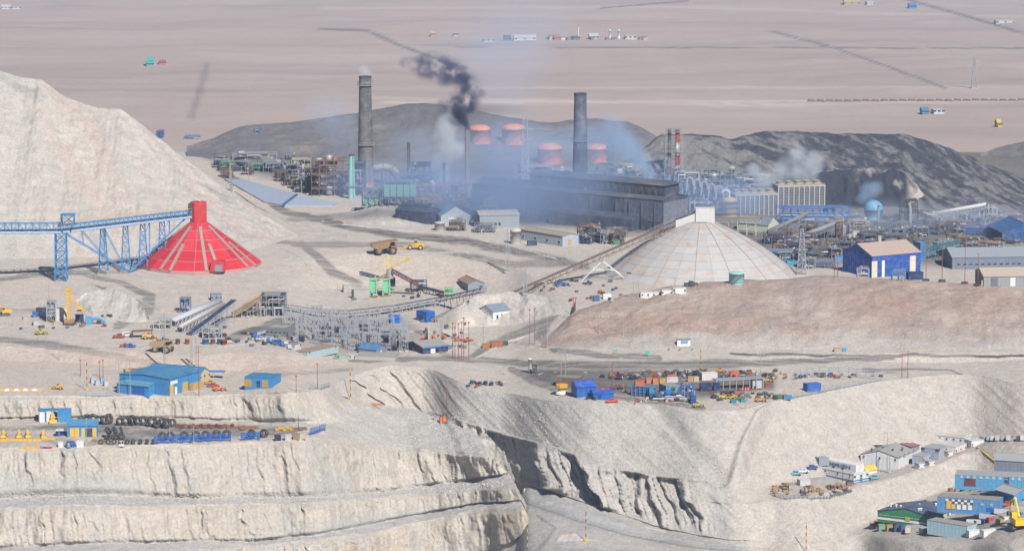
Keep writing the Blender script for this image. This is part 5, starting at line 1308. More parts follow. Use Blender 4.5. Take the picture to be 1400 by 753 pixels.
MB().b0(-1.6, 1.6, -1, 1.5, 0, 2.2).build('wall', paint('#24408c'), t); MB().lathe([(2.6, 2.2), (2.2, 2.6), (.05, 2.9)], 4, a0=math.pi / 4).build('roof', paint('#dfe6ee'), t)
UP = [(112, 579, 62, 20), (119, 578, 60, 15), (127, 579, 64, 10), (136, 579, 72, 30), (143, 580, 76, 40), (149, 579, 78, 55), (164, 581, 60, 20), (172, 581, 64, 30), (181, 581, 76, 60), (189, 581, 68, 40), (196, 581, 74, 35), (208, 583, 66, 30), (214, 585, 74, 55), (222, 583, 72, 40), (228, 585, 78, 50), (236, 583, 74, 40)]
for i, (u_, v_, l_, z_) in enumerate(UP): tyre('worn giant black tyre leaning in the back row under the cliff', u_, v_, l_, z_, 1.0 + (i % 3) * .12, 'giant tyres in the back row')
for i, u_ in enumerate((222, 233, 252, 268, 281, 296, 310, 344, 361)): tyre('giant black tyre standing behind the blue racks at the cliff edge', u_, 602 - i * .5, 86, 8 + i * 3, 1.05, 'giant tyres behind the blue racks')
for i, u_ in enumerate((138, 148, 156, 165, 174, 182, 192, 201, 209)): tyre('smaller dark tyre in the low row left of the blue racks', u_, 607, 84, 10 * i, .62, 'smaller tyres left of the racks')
for i in range(6): tyre('dark grey tyre in the stacked heap beside the azure hut', 148 + (i % 3) * 9, 601 - (i // 3) * 2, 25 + 10 * i, 20 * i, .95, 'tyre heap beside the hut', dz=(i // 3) * 1.6)
for i in range(11):
    u_ = 217 + i * 13.2
    if i == 8: continue
    p = pos(u_, 606 - i * .55); t = thing('tyre_rack', 'royal blue steel rack at the cliff edge holding giant tyres', 'rack', p, 0, 'blue tyre racks at the cliff edge')
    b = MB()
    for x in (-1.8, 1.8):
        for y in (-.6, .6): b.bar((x, y, -.2), (x, y, 2.9), .22)
    for z in (.4, 1.2, 2.0, 2.8):
        for y in (-.6, .6): b.bar((-1.8, y, z), (1.8, y, z), .2)
    b.build('frame', RBLUE, t); MB().bar((-1.8, -.6, .4), (1.8, -.6, 2.8), .18).bar((1.8, -.6, .4), (-1.8, -.6, 2.8), .18).build('brace', RBLUE, t)
fence('royal blue slanted steel fence at the right end of the tyre terrace', [(424, 595), (434, 592), (446, 588)], 3.0, RBLUE, kind='brace')
def reel(label, u, v, sc, m, group):
    t = thing('cable_reel', label, 'reel', pos(u, v), R(random.uniform(-40, 40)), group); t.scale = (sc, sc, sc)
    MB().tube((0, -.5, .9), (0, .5, .9), .45, n=12).build('core', m, t)
    for y in (-.5, .5): MB().tube((0, y - .06, .9), (0, y + .06, .9), .9, n=16).build('flange', m, t)
for i in range(15): reel('rusty brown wheel rim in the row in front of the cliff', 243 + i * 5.3, 584.5 + (i % 2), .95, paint('#8a5a3a'), 'rims in the row under the cliff')
def beam_pile(label, u, v, m, L=5, n=5, rz=10, group=None, r=.22):
    t = thing('beam_pile', label, 'beams', pos(u, v), R(rz), group)
    for i in range(n): MB().box((0, i * .55 - 1, .25 + .35 * (i % 2)), (L, .4, .36), .06 * (i % 3 - 1)).build('beam', m, t)
beam_pile('pile of long timber beams on the tyre terrace, left of the yellow pile', 340, 586, paint('#a5714e'), 8, 6, 25); beam_pile('pile of timber beams under the cliff right of the rims', 325, 585, paint('#9a6a48'), 7, 5, 28); beam_pile('timber beams lying between the yellow pile and the fence', 408, 587, paint('#8f6a4a'), 7, 5, 30)
for i in range(5): beam_pile('yellow steel counterweight blocks piled on the tyre terrace', 379 + i * 4.5, 588 - (i % 2) * 2, paint('#e0b420', .7), 1.6, 4, 10 * i, 'yellow blocks on the tyre terrace')
for lb, u_, v_, c_ in (('dark navy box on the tyre terrace right of the racks', 376, 603, '#27324a'), ('white crate right of the dark navy box', 390, 602, '#dedcd6'), ('tan crate on the tyre terrace', 401, 601, '#b48a5c'), ('pale crate nearest the blue slanted fence', 410, 600, '#d8d2c6')):
    container(lb, u_, v_, 8, 2.4, 2.4, 2, paint(c_), cat='crate', name='crate')
for i in range(5): beam_pile('low stack of tan pallets in front of the tyre heap', 128 + i * 5.5, 603 + (i % 2), paint('#b08a5a'), 1.7, 4, 15 * i, 'pallet stacks beside the azure hut')
t = thing('light_trailer', 'small white lighting trailer at the cliff edge', 'trailer', pos(166, 611)); MB().b0(-1, 1, -.6, .6, .4, 1.2).build('body', WHITE, t); MB().bar((0, 0, 1.2), (0, 0, 2.6), .15).bar((-.8, 0, 2.6), (.8, 0, 2.6), .2).build('lamp_bar', WHITE, t)
for s in (-.8, .8): wheel(t, 0, s * .8, .3, .2, STEEL)
# pipe fence on rubble, orange hut and pole
t = container('small orange-red drilling unit on the end of the promontory', 602, 579, 10, 2.6, 2.6, 2.2, ORANGE, cat='unit', name='drill_unit')
beam_pile('orange safety rail lying on the rubble below the crag', 510, 553, ORANGE, 9, 2, -22)

# ================================================================== parts yard on the right terrace
t = building('royal blue tall shed, left of the pair in the parts yard', 789, 544, 25, 15, 14, 6, wall=RBLUE, roof=paint('#2f6ad8', .6), ridge='A', pitch=.18, name='shed', cat='shed', depth=9); dims(t)
t = building('royal blue low shed, right of the pair in the parts yard', 812, 547, 27, 9, 12, 6, wall=RBLUE, roof=paint('#2a62d0', .6), kind='gable', ridge='A', pitch=.12, name='shed', cat='shed', depth=7, doors=[('A', .3, 1.2, 2, NAVY)]); dims(t)
tank('teal upright drum between the two royal blue sheds', 813, 547, 1.6, 5, paint('#3a9c98'), .2, False, name='drum', cat='drum', n=12)
tank('dark teal upright drum in front of the tall royal blue shed', 803, 546, 1.8, 5, paint('#4a6f80'), .2, False, name='drum', cat='drum', n=12)
pickup('orange-red small truck right of the royal blue sheds', 837, 550, 5, paint('#e0562c', .7))
t = thing('hopper', 'yellow hopper with a white base at the left of the royal blue sheds', 'hopper', pos(768, 538)); k = mpp(t.location)
MB().lathe([(7 * k, 0), (9 * k, 0), (8 * k, 3 * k), (5 * k, 4 * k)], 10).build('base', WHITE, t); MB().lathe([(5 * k, 3.5 * k), (5 * k, 7 * k), (8.5 * k, 9 * k), (8.5 * k, 13 * k), (7 * k, 13.5 * k), (.05, 13.5 * k)], 10).build('bin', paint('#e6b040', .7), t)
tank('white vertical silo beside the junction of the haul roads', 724.5, 508, 2.6, 17, WHITE, .5, False, name='silo', cat='silo', n=16)
t = frame_unit('dark pump stand beside the white silo', 731, 510, 5, 11, 2, 2, 1, DSTEEL, 1, 1, 8, vm=[paint('#b84a44')], name='pump_stand', cat='stand')
t = building('low rusty brown shed with a grey roof behind the yellow hopper', 790, 525, 6, 8, 70, 30, wall=paint('#8a6a58'), roof=paint('#a39a8e'), kind='flat', name='shed', cat='shed'); dims(t)
for i in range(6):
    p = pos(866 + i * 5.6, 541 + i * .4); t = thing('storage_rack', 'azure steel storage rack in the row left of the turquoise workshop', 'rack', p, R(6), 'azure storage racks in the parts yard')
    b = MB()
    for x in (-.85, .85):
        for y in (0, 2.2): b.bar((x, y, -.2), (x, y, 4.2), .2)
    for z in (.6, 1.8, 3.0, 4.1):
        for y in (0, 2.2): b.bar((-.85, y, z), (.85, y, z), .18)
    b.build('frame', BLUE, t)
    for z in (.6, 1.8, 3.0): MB().box((0, 1.1, z + .5), (1.4, 1.6, .9)).build('load', [DSTEEL, RBLUE, BLUE][int(z) % 3], t)
container('azure tall locker beside the storage racks', 888, 545, 6, 1.8, 4.6, 1.8, paint('#2a9ad8'), cat='locker', name='locker')
t = building('turquoise workshop with a dark door in the parts yard', 911, 541, 18, 13, 22, 9, wall=paint('#3fb0d8', .6), roof=paint('#b0a89c'), kind='flat', name='workshop', cat='workshop', doors=[('A', .5, 2.0, 3.4, DSTEEL)]); dims(t)
frame_unit('dark blue steel yard frame with pipes in front of the turquoise workshop', 915, 547, 50, 8, 4, 1, 7, paint('#3a5a98'), 3, 6, 41, vm=[RBLUE, STEEL, DSTEEL], name='pipe_stand', cat='stand')
frame_unit('navy machinery bay right of the turquoise workshop', 940, 543, 16, 16, 6, 2, 2, RBLUE, 2, 3, 42, vm=[RBLUE, paint('#c8b060')], name='machinery_bay', cat='bay')
container('navy container under the long grey canopy, left end', 958, 535, 8, 4.6, 3.4, 2.4, NAVY); container('navy container under the long grey canopy, right end', 976, 534, 8, 2.6, 3.2, 2.4, paint('#223a78'))
container('white and mauve container behind the long grey canopy', 960, 520, 14, 6.6, 3.2, 3.2, paint('#e6dcd8', .72))
t = thing('canopy', 'long grey roofed open canopy in the parts yard', 'canopy', pos(1012, 532), R(16)); k = mpp(t.location)
MB().prism([(-36 * k, 4.2), (34 * k, 4.2), (34 * k, 4.5), (-36 * k, 4.5)], -1, 4.5).build('roof', paint('#aab0b4'), t)
for i in range(8): MB().b0(-35 * k + i * 9.6 * k - .12, -35 * k + i * 9.6 * k + .12, -.8, -.5, -.5, 4.2).build('post', paint('#c4c8cc'), t)
MB().b0(18 * k, 33 * k, 0, 4, 0, 4.1).build('cabin', paint('#cfd6da'), t)
for i in range(5): container(['red', 'red', 'dark red', 'red', 'red'][i] + ' tool box under the canopy, ' + ['leftmost', 'second from left', 'middle', 'second from right', 'rightmost'][i], 1010 + i * 9, 534.5 - i * 1.2, 10, 2.0, 1.3, 1.2, paint(['#c8342c', '#d0443c', '#8a2c2c', '#c83c34', '#b8342c'][i]), cat='tool box', name='tool_box')
container('bright blue shipping container standing alone at the right of the parts yard', 1104, 536, 22, 6.2, 3.4, 4, paint('#1f6fd0', .62))
for lb, u_, v_, L_, c_ in (('orange container in the dark yard above the storage racks', 869, 528, 3.6, '#e8703a'), ('salmon container next to the orange one in the dark yard', 884, 524, 2.6, '#d88870'), ('orange cube container with open side in the dark yard', 893, 525, 2.2, '#e08a5c'), ('orange-red container at the middle of the dark yard', 913, 520, 3.8, '#e8664a'), ('orange-red container at the far right of the dark yard', 999, 515, 3.4, '#e86e50'),
                           ('white flat box below the orange-red container', 912, 523, 4.6, '#e0dcd8'), ('yellow box in the dark yard near the storage racks', 902, 525, 2.4, '#d8b04a'), ('tan crate left of the white and mauve container', 941, 522, 2.6, '#d0a878'), ('cream crate left of the white and mauve container, right one', 949, 522, 2.0, '#d8c8a0')):
    container(lb, u_, v_, 8, L_, 2.2, 2.2, paint(c_, .64))
for lb, u_, v_, rz, c_ in (('yellow machine with open frame in front of the grey canopy', 990, 545, 10, '#e6c030'), ('second yellow machine in front of the grey canopy', 1000, 545, 170, '#e0b83a'), ('orange-yellow dozer at the far side of the dark yard', 986, 509, 5, '#d89a2c'), ('yellow dozer near the right end of the canopy', 1050, 522, 20, '#d8b048'), ('olive yellow small loader at the terrace edge', 955, 556, 10, '#c8c040'), ('amber loader at the right edge of the yard clutter', 1040, 549, 15, '#d8a040')):
    loader(lb, u_, v_, rz, .52, paint(c_, .68))
for lb, u_, v_, c_ in (('teal pump skid at the terrace edge', 1000, 551, '#2f9fb0'), ('teal pump skid at the terrace edge, right one', 1013, 550, '#3aa0b8'), ('green skip at the edge fence', 1058, 545, '#3f8a5c'), ('red skip beside the green skip', 1066, 545, '#b8404c'), ('azure skip at the right of the red skip', 1072, 546, '#2f9ad8'), ('blue upright cabinet in front of the machinery bay', 945, 552, '#2f52a8')):
    container(lb, u_, v_, 10, 3.2 if 'skip' in lb else 2.0, 1.6 if 'cabinet' not in lb else 3.4, 1.8, paint(c_), cat='skip' if 'skip' in lb else 'equipment', name='skip' if 'skip' in lb else 'pump_skid' if 'pump' in lb else 'cabinet')
def scrap(u, v, sc, m, kind, where='in the dark parts yard', grp='scattered machine parts in the parts yard'):
    names = ['gear_drum', 'machine_part', 'steel_box']
    lab = ['small worn drum lying ', 'small machine part lying ', 'small steel bin lying '][kind] + where
    t = thing(names[kind], lab, 'machine part', pos(u, v), R(random.uniform(0, 180)), grp); t.scale = (sc, sc, sc)
    if kind == 0: MB().tube((-.9, 0, .7), (.9, 0, .7), .7, n=12).build('drum', m, t); MB().tube((.9, 0, .7), (1.2, 0, .7), .3, n=8).build('shaft', STEEL, t)
    elif kind == 1: MB().prism([(-1.1, 0), (1.1, 0), (1.1, .7), (.3, 1.3), (-1.1, 1.0)], -.6, .6).build('housing', m, t); MB().tube((-.4, -.9, .6), (-.4, .9, .6), .35, n=8).build('hub', DSTEEL, t)
    else:
        b = MB(); b.b0(-1.1, 1.1, -.7, .7, 0, .1); b.b0(-1.1, 1.1, -.7, -.6, .1, 1.1); b.b0(-1.1, 1.1, .6, .7, .1, 1.1); b.b0(-1.1, -1.0, -.6, .6, .1, 1.1); b.b0(1.0, 1.1, -.6, .6, .1, 1.1); b.build('bin', m, t)
        MB().box((0, 0, .7), (1.6, 1.0, .5)).build('content', DSTEEL, t)
rr = random.Random(5); SCR = [paint(c) for c in ('#7a5a48', '#c8c4bc', '#3a3c44', '#a07850', '#506a88', '#5a4438', '#98907f', '#b0603a', '#2c3448', '#6a645a', '#a89060', '#46484e', '#33363c', '#8a8880')]
for i in range(70): f = rr.random(); scrap(820 + f * 150 + rr.uniform(-4, 4), 516.5 - f * 7 + rr.uniform(-3, 4), rr.uniform(.7, 1.3), rr.choice(SCR), rr.randrange(3))
for i in range(26): scrap(rr.uniform(818, 862), rr.uniform(530, 537), rr.uniform(.6, 1.1), rr.choice(SCR), rr.randrange(3))
for i in range(40): scrap(rr.uniform(868, 950), rr.uniform(545, 550), rr.uniform(.6, 1.1), rr.choice(SCR), rr.randrange(3))
for i in range(45): scrap(rr.uniform(985, 1090), rr.uniform(508, 518), rr.uniform(.6, 1.1), rr.choice(SCR), rr.randrange(3))
for i in range(45): scrap(rr.uniform(975, 1060), rr.uniform(538, 548), rr.uniform(.6, 1.1), rr.choice(SCR), rr.randrange(3))
for i in range(30): scrap(rr.uniform(1090, 1205), rr.uniform(512, 517), rr.uniform(.6, 1.0), rr.choice(SCR), rr.randrange(3))
fence('tall pale blue post fence at the far side of the parts yard', [(1086, 520), (1120, 514), (1160, 515), (1206, 519)], 4.0, paint('#6f9cc8'), 3.2)
fence('pale teal fence along the edge of the right terrace', [(1072, 548), (1110, 540), (1150, 531), (1208, 520)], 2.0, paint('#9fb4b8'), 2.6)
# checkpoint at the foot of the brown hill
t = building('white checkpoint board house at the foot of the brown hill', 926, 473, 18, 8, 4, depth=3, wall=WHITE, kind='flat', name='checkpoint', cat='hut'); dims(t)
MB().b0(1.6, 4.6, -.2, -.05, 1.2, 2.4).build('notice', paint('#6fb8e0'), t)
for i, u_ in enumerate((915, 930, 947)): tank(['left', 'middle', 'right'][i] + ' white bollard in front of the white checkpoint', u_, 479, 1.0, 4, WHITE, .3, False, name='bollard', cat='bollard', n=10)
for lb, u_, v_ in (('teal road sign on the haul road, larger right one', 885, 487), ('teal road sign on the haul road, smaller left one', 842, 483)):
    t = thing('road_sign', lb, 'sign', pos(u_, v_)); s = 1.0 if 'larger' in lb else .7
    MB().b0(-1.1 * s, 1.1 * s, -.06, .06, .9, 2.5 * s).build('board', paint('#4fc4b0', .7), t)
    for x in (-.8, .8): MB().b0(x * s - .06, x * s + .06, .07, .19, -.3, 2.4 * s).build('post', STEEL, t)
container('tan container beside the thin hill road', 1141, 481, 5, 3.2, 1.8, 2, paint('#c8b898')); container('azure container beside the tan one on the hill road', 1152, 481, 5, 1.6, 1.5, 2, paint('#4fb0d8'))
for u_, v_, lb in ((656, 527, 'blue drum pile on the slope left of the white silo, left'), (664, 526, 'blue drum pile on the slope, middle'), (672, 527, 'blue drum pile on the slope, right'), (645, 525, 'teal drum beside the blue drums'), (683, 526, 'tan drum beside the blue drums')):
    tank(lb, u_, v_, 2.6, 5, paint('#3f86b8' if 'blue drum p' in lb else '#5fa0a0' if 'teal' in lb else '#b0966a'), .3, False, name='drum', cat='drum', n=12)
for i in range(14): scrap(rr.uniform(636, 690), rr.uniform(524, 530), rr.uniform(.5, .9), rr.choice(SCR), rr.randrange(3))
for i in range(110):
    z_ = [(300, 420, 456, 474, 'left of the substation'), (560, 640, 440, 478, 'right of the substation'), (0, 150, 430, 452, 'around the drill site'), (470, 600, 396, 410, 'below the green stacker'), (735, 850, 384, 412, 'near the foot of the dome')][i % 5]
    scrap(rr.uniform(z_[0], z_[1]), rr.uniform(z_[2], z_[3]), rr.uniform(.6, 1.2), rr.choice(SCR), rr.randrange(3), z_[4], 'loose equipment ' + z_[4])
# ================================================================== middle ground: substation and sheds
GAL = paint('#b6bcc6', .62)
def gantry(u, v, w, h, arms=3):
    t = thing('substation_gantry', 'galvanised lattice gantry in the dense electrical substation', 'gantry', pos(u, v), R(random.uniform(-4, 4)), 'gantries of the electrical substation')
    for x in (-w / 2, w / 2): MB().tower(.9, .5, h, 4, .12, c=(x, 0, 0)).build('post', GAL, t)
    MB().truss((-w / 2, 0, h - .9), (w / 2, 0, h - .9), .7, .8, 8, .1).build('beam', GAL, t)
    for i in range(arms):
        x = -w / 2 + w * (i + .5) / arms
        MB().lathe([(.1, 0), (.22, .2), (.1, .4), (.22, .6), (.1, .8), (.22, 1.0), (.05, 1.3)], 6).build('insulator', paint('#6a5a58'), t, (x, 0, h - 2.4))
def breaker(u, v, kind):
    g = 'switchgear of the electrical substation'
    if kind == 0:
        t = thing('transformer', 'navy finned transformer among the substation gantries', 'transformer', pos(u, v), R(5), g)
        MB().b0(-1.4, 1.4, -.9, .9, .3, 2.6).build('tank', paint('#3c4a70'), t)
        f = MB()
        for i in range(9): f.b0(-1.3 + i * .32, -1.2 + i * .32, -1.4, -.9, .5, 2.3)
        f.build('cooling_fin', paint('#3c4a70'), t)['kind'] = 'stuff'
        for x in (-.8, 0, .8): MB().lathe([(.15, 0), (.25, .3), (.12, .5), (.22, .8), (.05, 1.4)], 6).build('bushing', paint('#8a6a60'), t, (x, 0, 2.6))
    else:
        t = thing('disconnect_switch', 'grey three-post switch stand among the substation gantries', 'switchgear', pos(u, v), R(4), g)
        MB().box((0, 0, 1.6), (2.6, .5, .25)).build('crossbeam', GAL, t)
        for x in (-1.1, 1.1): MB().box((x, 0, .7), (.2, .2, 1.8)).build('leg', GAL, t)
        for x in (-1, 0, 1): MB().lathe([(.12, 0), (.2, .2), (.1, .4), (.2, .6), (.1, .8), (.18, 1.2), (.05, 1.7)], 6).build('insulator', paint('#9a9ca4'), t, (x, 0, 1.72))
rr = random.Random(3)
for r_, (v_, u0, u1) in enumerate([(441, 395, 470), (447, 392, 520), (453, 398, 540), (459, 405, 552), (465, 412, 556), (471, 430, 560), (477, 455, 556)]):
    n = int((u1 - u0) / 19)
    for i in range(n): gantry(u0 + (i + .5) * (u1 - u0) / n + rr.uniform(-3, 3), v_ + rr.uniform(-1, 1), rr.uniform(4.6, 6.4), rr.uniform(4.5, 8.5), 3)
    for i in range(int(n * 1.6)): breaker(rr.uniform(u0, u1), v_ + 2.5 + rr.uniform(-1, 1), 0 if rr.random() < .35 else 1)
for i, (u_, v_, h_) in enumerate([(388, 455, 38), (406, 470, 42), (420, 449, 34), (455, 470, 52), (472, 466, 46), (487, 476, 50), (505, 470, 44), (537, 466, 46), (548, 480, 56), (556, 480, 58)]):
    lattice(['slim lattice lightning mast at the left edge of the substation', 'slim lattice mast beside the grey substation building', 'lattice mast at the back of the substation, left', 'tall lattice mast in the middle of the substation', 'lattice mast right of the middle of the substation', 'tall lattice mast at the front of the substation', 'lattice mast near the right third of the substation', 'lattice mast at the right edge of the substation', 'tallest lattice mast pair at the shed, left', 'tallest lattice mast pair at the shed, right'][i], u_, v_, h_, 4, GAL, .3, 8, t_=.13)
t = building('grey flat substation building with a beige end', 391, 461, 10, 11, 72, 28, wall=paint('#8a8c92'), roof=paint('#b8b6b0'), kind='parapet', name='substation_building', cat='building', windows=[('B', 5, 1.4, .9, .9)]); dims(t)
for lb, u_, v_, pr, pl, hp, wc, rc in (('white hut with tan roof at the front of the blue vehicle row', 401, 478, 10, 12, 6, '#dfe4e6', '#b89a80'), ('long pale cyan hut with brown roof below the substation', 420, 487, 40, 18, 5, '#b8d8dc', '#b59a82'), ('pale grey substation hut with shaded end', 443, 473, 8, 14, 9, '#9aa0ac', '#c8c4be'), ('low white hall with flat roof inside the substation front', 450, 478, 8, 38, 7, '#c4c8cc', '#c0bab2'),
                                      ('white rounded hut below the substation', 478, 492, 12, 8, 6, '#e2e0dc', '#d8d4ce'), ('pale green hut below the substation', 462, 492, 10, 5, 6, '#9fcfb0', '#b8c8b8')):
    t = building(lb, u_, v_, pr, hp, 55, pl, wall=paint(wc), roof=paint(rc), kind='flat', name='hut', cat='hut', windows=[('A', 2, 1.0, .7, .7)], ribs=False); dims(t)
t = building('long low pale store with a flat grey roof under the blue trimmed hut', 540, 493, 6, 5, 80, 55, wall=paint('#cfccc6'), roof=paint('#bdb6ae'), kind='flat', name='store', cat='building', ribs=False); dims(t)
t = building('grey-blue hut with bright blue gable trim in front of the substation', 514, 487, 13, 9, 62, 24, wall=paint('#8899b4'), roof=paint('#5a96d0', .5), ridge='B', pitch=.2, name='hut', cat='hut', doors=[('A', .5, 1.2, 2, WHITE)]); dims(t)
t = building('shed with wide grey roof and bright blue fascia', 578, 484, 34, 9, 32, 26, wall=paint('#2f4468'), roof=paint('#b0aca6'), ridge='A', pitch=.1, name='shed', cat='shed', doors=[('A', .4, 2.4, 2.4, WHITE), ('B', .5, 2.0, 2.4, DSTEEL)]); wA, wB, h = dims(t)
MB().b0(-.5, wA + .5, -.62, -.42, h - .5, h + .15).build('fascia', paint('#2f7ad0'), t)
t = building('bright blue box house with open front beside the long conveyor', 583, 441, 11, 14, 40, 14, wall=RBLUE, roof=paint('#3a78d8', .6), kind='flat', name='shed', cat='shed', doors=[('B', .5, 2.6, 3.2, DSTEEL)]); dims(t)
t = building('low bright blue shed with slanted roof left of the blue box house', 534, 442, 15, 6, 15, 6, wall=RBLUE, roof=paint('#2f74d8', .6), kind='shed', pitch=.3, depth=4, name='shed', cat='shed'); dims(t)
t = building('white warehouse with grey roof and dark shaded side on the rubble mound', 674, 437, 24, 11, 35, 19, wall=paint('#e6e8ea', .75), roof=paint('#8f9eac'), ridge='A', pitch=.2, name='warehouse', cat='warehouse', doors=[('A', .25, .9, 2, GLASS)], windows=[('A', 2, 1.6, .8, .6, (.5, .8))]); dims(t)
t = building('grey shed with brown-pink roof beside the green drive station', 640, 398, 22, 10, 18, 6, wall=paint('#9aa6b2'), roof=paint('#b09284'), ridge='B', pitch=.2, depth=16, name='shed', cat='shed', doors=[('A', .8, 1.6, 2.4, DSTEEL)]); dims(t)
cols = ['#2f6ac0', '#3f80c8', '#e0e0de', '#2a58b0', '#d4d8dc', '#3a74c4', '#b8c4d0', '#2f66b8', '#e4e2de', '#3a70b8']
for i in range(16):
    pickup(('blue' if cols[i % 10][1] in '23' else 'white') + ' service vehicle in the crowded row left of the substation', 350 + i * 3.4 + rr.uniform(-2, 2), 462 + i * .9 + rr.uniform(-2.5, 2), rr.choice((10, 70, 95)), paint(cols[i % 10]), 'vehicles parked left of the substation', van=i % 3 == 0, name='van' if i % 3 == 0 else 'pickup_truck', cat='vehicle')
for lb, u_, v_, c_ in (('red-orange machinery heap near the blue fascia shed, left', 582, 465, '#d8402c'), ('red-orange machine near the blue fascia shed, middle', 591, 464, '#e0582c'), ('orange machine near the red poles', 604, 462, '#e0803a'), ('orange loader behind the red poles', 628, 466, '#e07a34'), ('orange machine right of the red poles', 640, 467, '#d8763a')):
    loader(lb, u_, v_, rr.uniform(0, 180), .5, paint(c_, .68))
container('brown rusty container beside the mid road', 672, 475, 8, 5, 2.6, 2.4, paint('#b8703c')); container('orange-brown container left of the brown rusty one', 660, 476, 8, 3, 2.0, 2.2, paint('#c88040')); container('dark green container beside the brown rusty one', 686, 473, 6, 2.8, 2.0, 2.0, paint('#4a5a50'))
loader('blue loader on the pale ground below the inclined conveyor', 768, 391, 10, .75, paint('#2f62b0')); loader('small navy loader at the trestle of the inclined conveyor', 803, 389, 160, .5, paint('#3a5aa0'))
for i, (u_, v_, pr) in enumerate([(876, 407, 28), (905, 404, 14), (920, 401, 18)]):
    t = building(['long white office cabin on the flank of the brown hill', 'short white office cabin on the brown hill, middle', 'white office cabin highest on the brown hill'][i], u_, v_, pr, 7, 4, depth=3.5, wall=WHITE, roof=paint('#e0dcd8'), kind='flat', name='office_cabin', cat='cabin', windows=[('A', max(2, pr // 7), 1.0, .8, .7)]); dims(t)
container('white generator box left of the hill cabins', 825, 409, 8, 3.6, 2.4, 2.2, WHITE); container('blue-grey pump box left of the white generator', 812, 412, 8, 2.6, 2.6, 2.0, paint('#5a78a8'))
pickup('dark pickup parked at the foot of the grey dome', 945, 391, 5, DSTEEL, sc=1.3)
tank('pale turquoise water tank on top of the brown hill', 1007, 387.5, 10.5, 14, paint('#a8dcdc', .66), .22, True, name='water_tank', cat='tank', band=paint('#6fb4ac'))

# ================================================================== smelter
HALL = mat('soot_blue_sheet', (.05, .065, .10), .6, .1, .25, .12)
t = building('huge dark blue-grey smelter hall with a raised ridge roof', 906, 318, 37, 44, 55, 262, wall=HALL, roof=mat('hall_roof', (.075, .085, .11), .6, .1, .3, .1), ridge='B', pitch=.10, name='smelter_hall', cat='smelter hall', windows=[('B', 16, 2.2, 4.0, 1.4, (.2, .95)), ('A', 3, 9, 2.5, 1.2)], doors=[('B', .1, 6, 6, DSTEEL), ('B', .45, 6, 6, DSTEEL), ('B', .75, 6, 6, DSTEEL)]); wA, wB, h = dims(t)
mo = MB().b0(wA * .22, wA * .78, wB * .02, wB * .72, h + .5, h + 7).build('ridge_monitor', HALL, t)
MB().prism([(wA * .18, h + 7), (wA * .82, h + 7), (wA * .5, h + 9)], wB * .01, wB * .73).build('monitor_roof', MATS['hall_roof'], mo)
fl = MB()
for i in range(20): fl.b0(wA * .2, wA * .215, wB * (.03 + .034 * i), wB * (.05 + .034 * i), h + 2.5, h + 6)
fl.build('louvre', DSTEEL, mo)['kind'] = 'stuff'
MB().add([(-7, wB * .12, 0), (-7, wB * .55, 0), (-7, wB * .55, h * .4), (-7, wB * .12, h * .4), (0, wB * .12, 0), (0, wB * .55, 0), (0, wB * .55, h * .52), (0, wB * .12, h * .52)], [(3, 2, 1, 0), (4, 5, 6, 7), (0, 1, 5, 4), (1, 2, 6, 5), (2, 3, 7, 6), (3, 0, 4, 7)]).build('side_bay', HALL, t)
MB().b0(wA * .02, wA * .98, -.25, -.05, h * .12, h * .93).build('gable_panel', paint('#8a94a6', .5), t)
MB().b0(-.3, -.05, wB * .005, wB * .2, h * .32, h * .93).build('end_panel', paint('#6a7690', .45), t)
pi = MB()
for i in range(14): pi.box((-.5, wB * (.04 + .066 * i), h * .45), (.5, .7, h * .9))
pi.build('pilaster', HALL, t)
roof_vents(t, 8, wA, wB, h + 1.2, 4)
ST = mat('sooty_concrete', (.10, .10, .105), .85, 0, .35, .25); ST2 = mat('blue_sooty_concrete', (.075, .09, .125), .85, 0, .35, .25)
stack('tallest dark concrete chimney with a brick-red base band', 500, 262, 157, 11.5, 8.3, ST, (.93, .41), paint('#b4705c'))
stack('second big dark blue concrete chimney rising from the smelter hall', 793, 300, 172, 12.0, 8.4, ST2, (.63,))
stack('thin tall rusty grey chimney trailing black smoke', 639, 283, 107, 4.0, 3.2, mat('rusty_grey', (.20, .16, .145), .8, 0, .3, .3), (.3,))
stack('thin short black stack beside the dark canopy', 559, 245, 49, 2.6, 2.2, ST2); stack('short thin stack above the orange pipework', 607, 262, 38, 2.2, 1.9, ST)
stack('light green steel stack with flared foot', 481, 272, 60, 5.2, 3.4, mat('mint_stack', (.20, .50, .38), .6, 0, .15), (.3,), name='steel_stack')
stack('red and white banded steel stack, right of the pair', 926, 252, 74, 3.6, 3.0, WHITE, (.97, .6, .3), None, 'steel_stack', 'chimney', [WHITE, WHITE, WHITE, RED, RED, WHITE, WHITE, RED, RED])
stack('soot-stained white steel stack, left of the pair', 915, 252, 74, 3.0, 2.4, paint('#a9aab0'), (.97, .6), None, 'steel_stack', 'chimney', [paint('#a0a0a6'), paint('#8a5a54'), paint('#a0a0a6'), paint('#5a5a64'), paint('#8a8a92'), DSTEEL])
lattice('lattice frame tower standing round the red and white stacks', 921, 252, 66, 26, STEEL, .9, 7, t_=.16, name='lattice_tower', cat='tower')
lattice('tall grey lattice tower in front of the orange tanks', 718, 268, 108, 12, paint('#b8c0cc'), .45, 9, 2, name='lattice_tower', cat='tower', t_=.26)
lattice('blue-green lattice column right of the second chimney', 834, 262, 78, 9, paint('#5f8fa8'), 1, 9, t_=.22, name='lattice_tower', cat='tower')
SAL = mat('orange_tank_paint', (.55, .20, .11), .6, 0, .15, .08)
for lb, u_, v_, rp, hp in (('orange domed storage tank, leftmost behind the thin chimney', 656, 194, 15, 17), ('orange domed storage tank, second from the left', 702, 195, 16, 19), ('orange domed storage tank just left of the second chimney', 751, 222, 17, 19), ('orange domed storage tank just right of the second chimney', 816, 221, 15, 18)):
    tank(lb, u_, v_, rp, hp, SAL, .42)
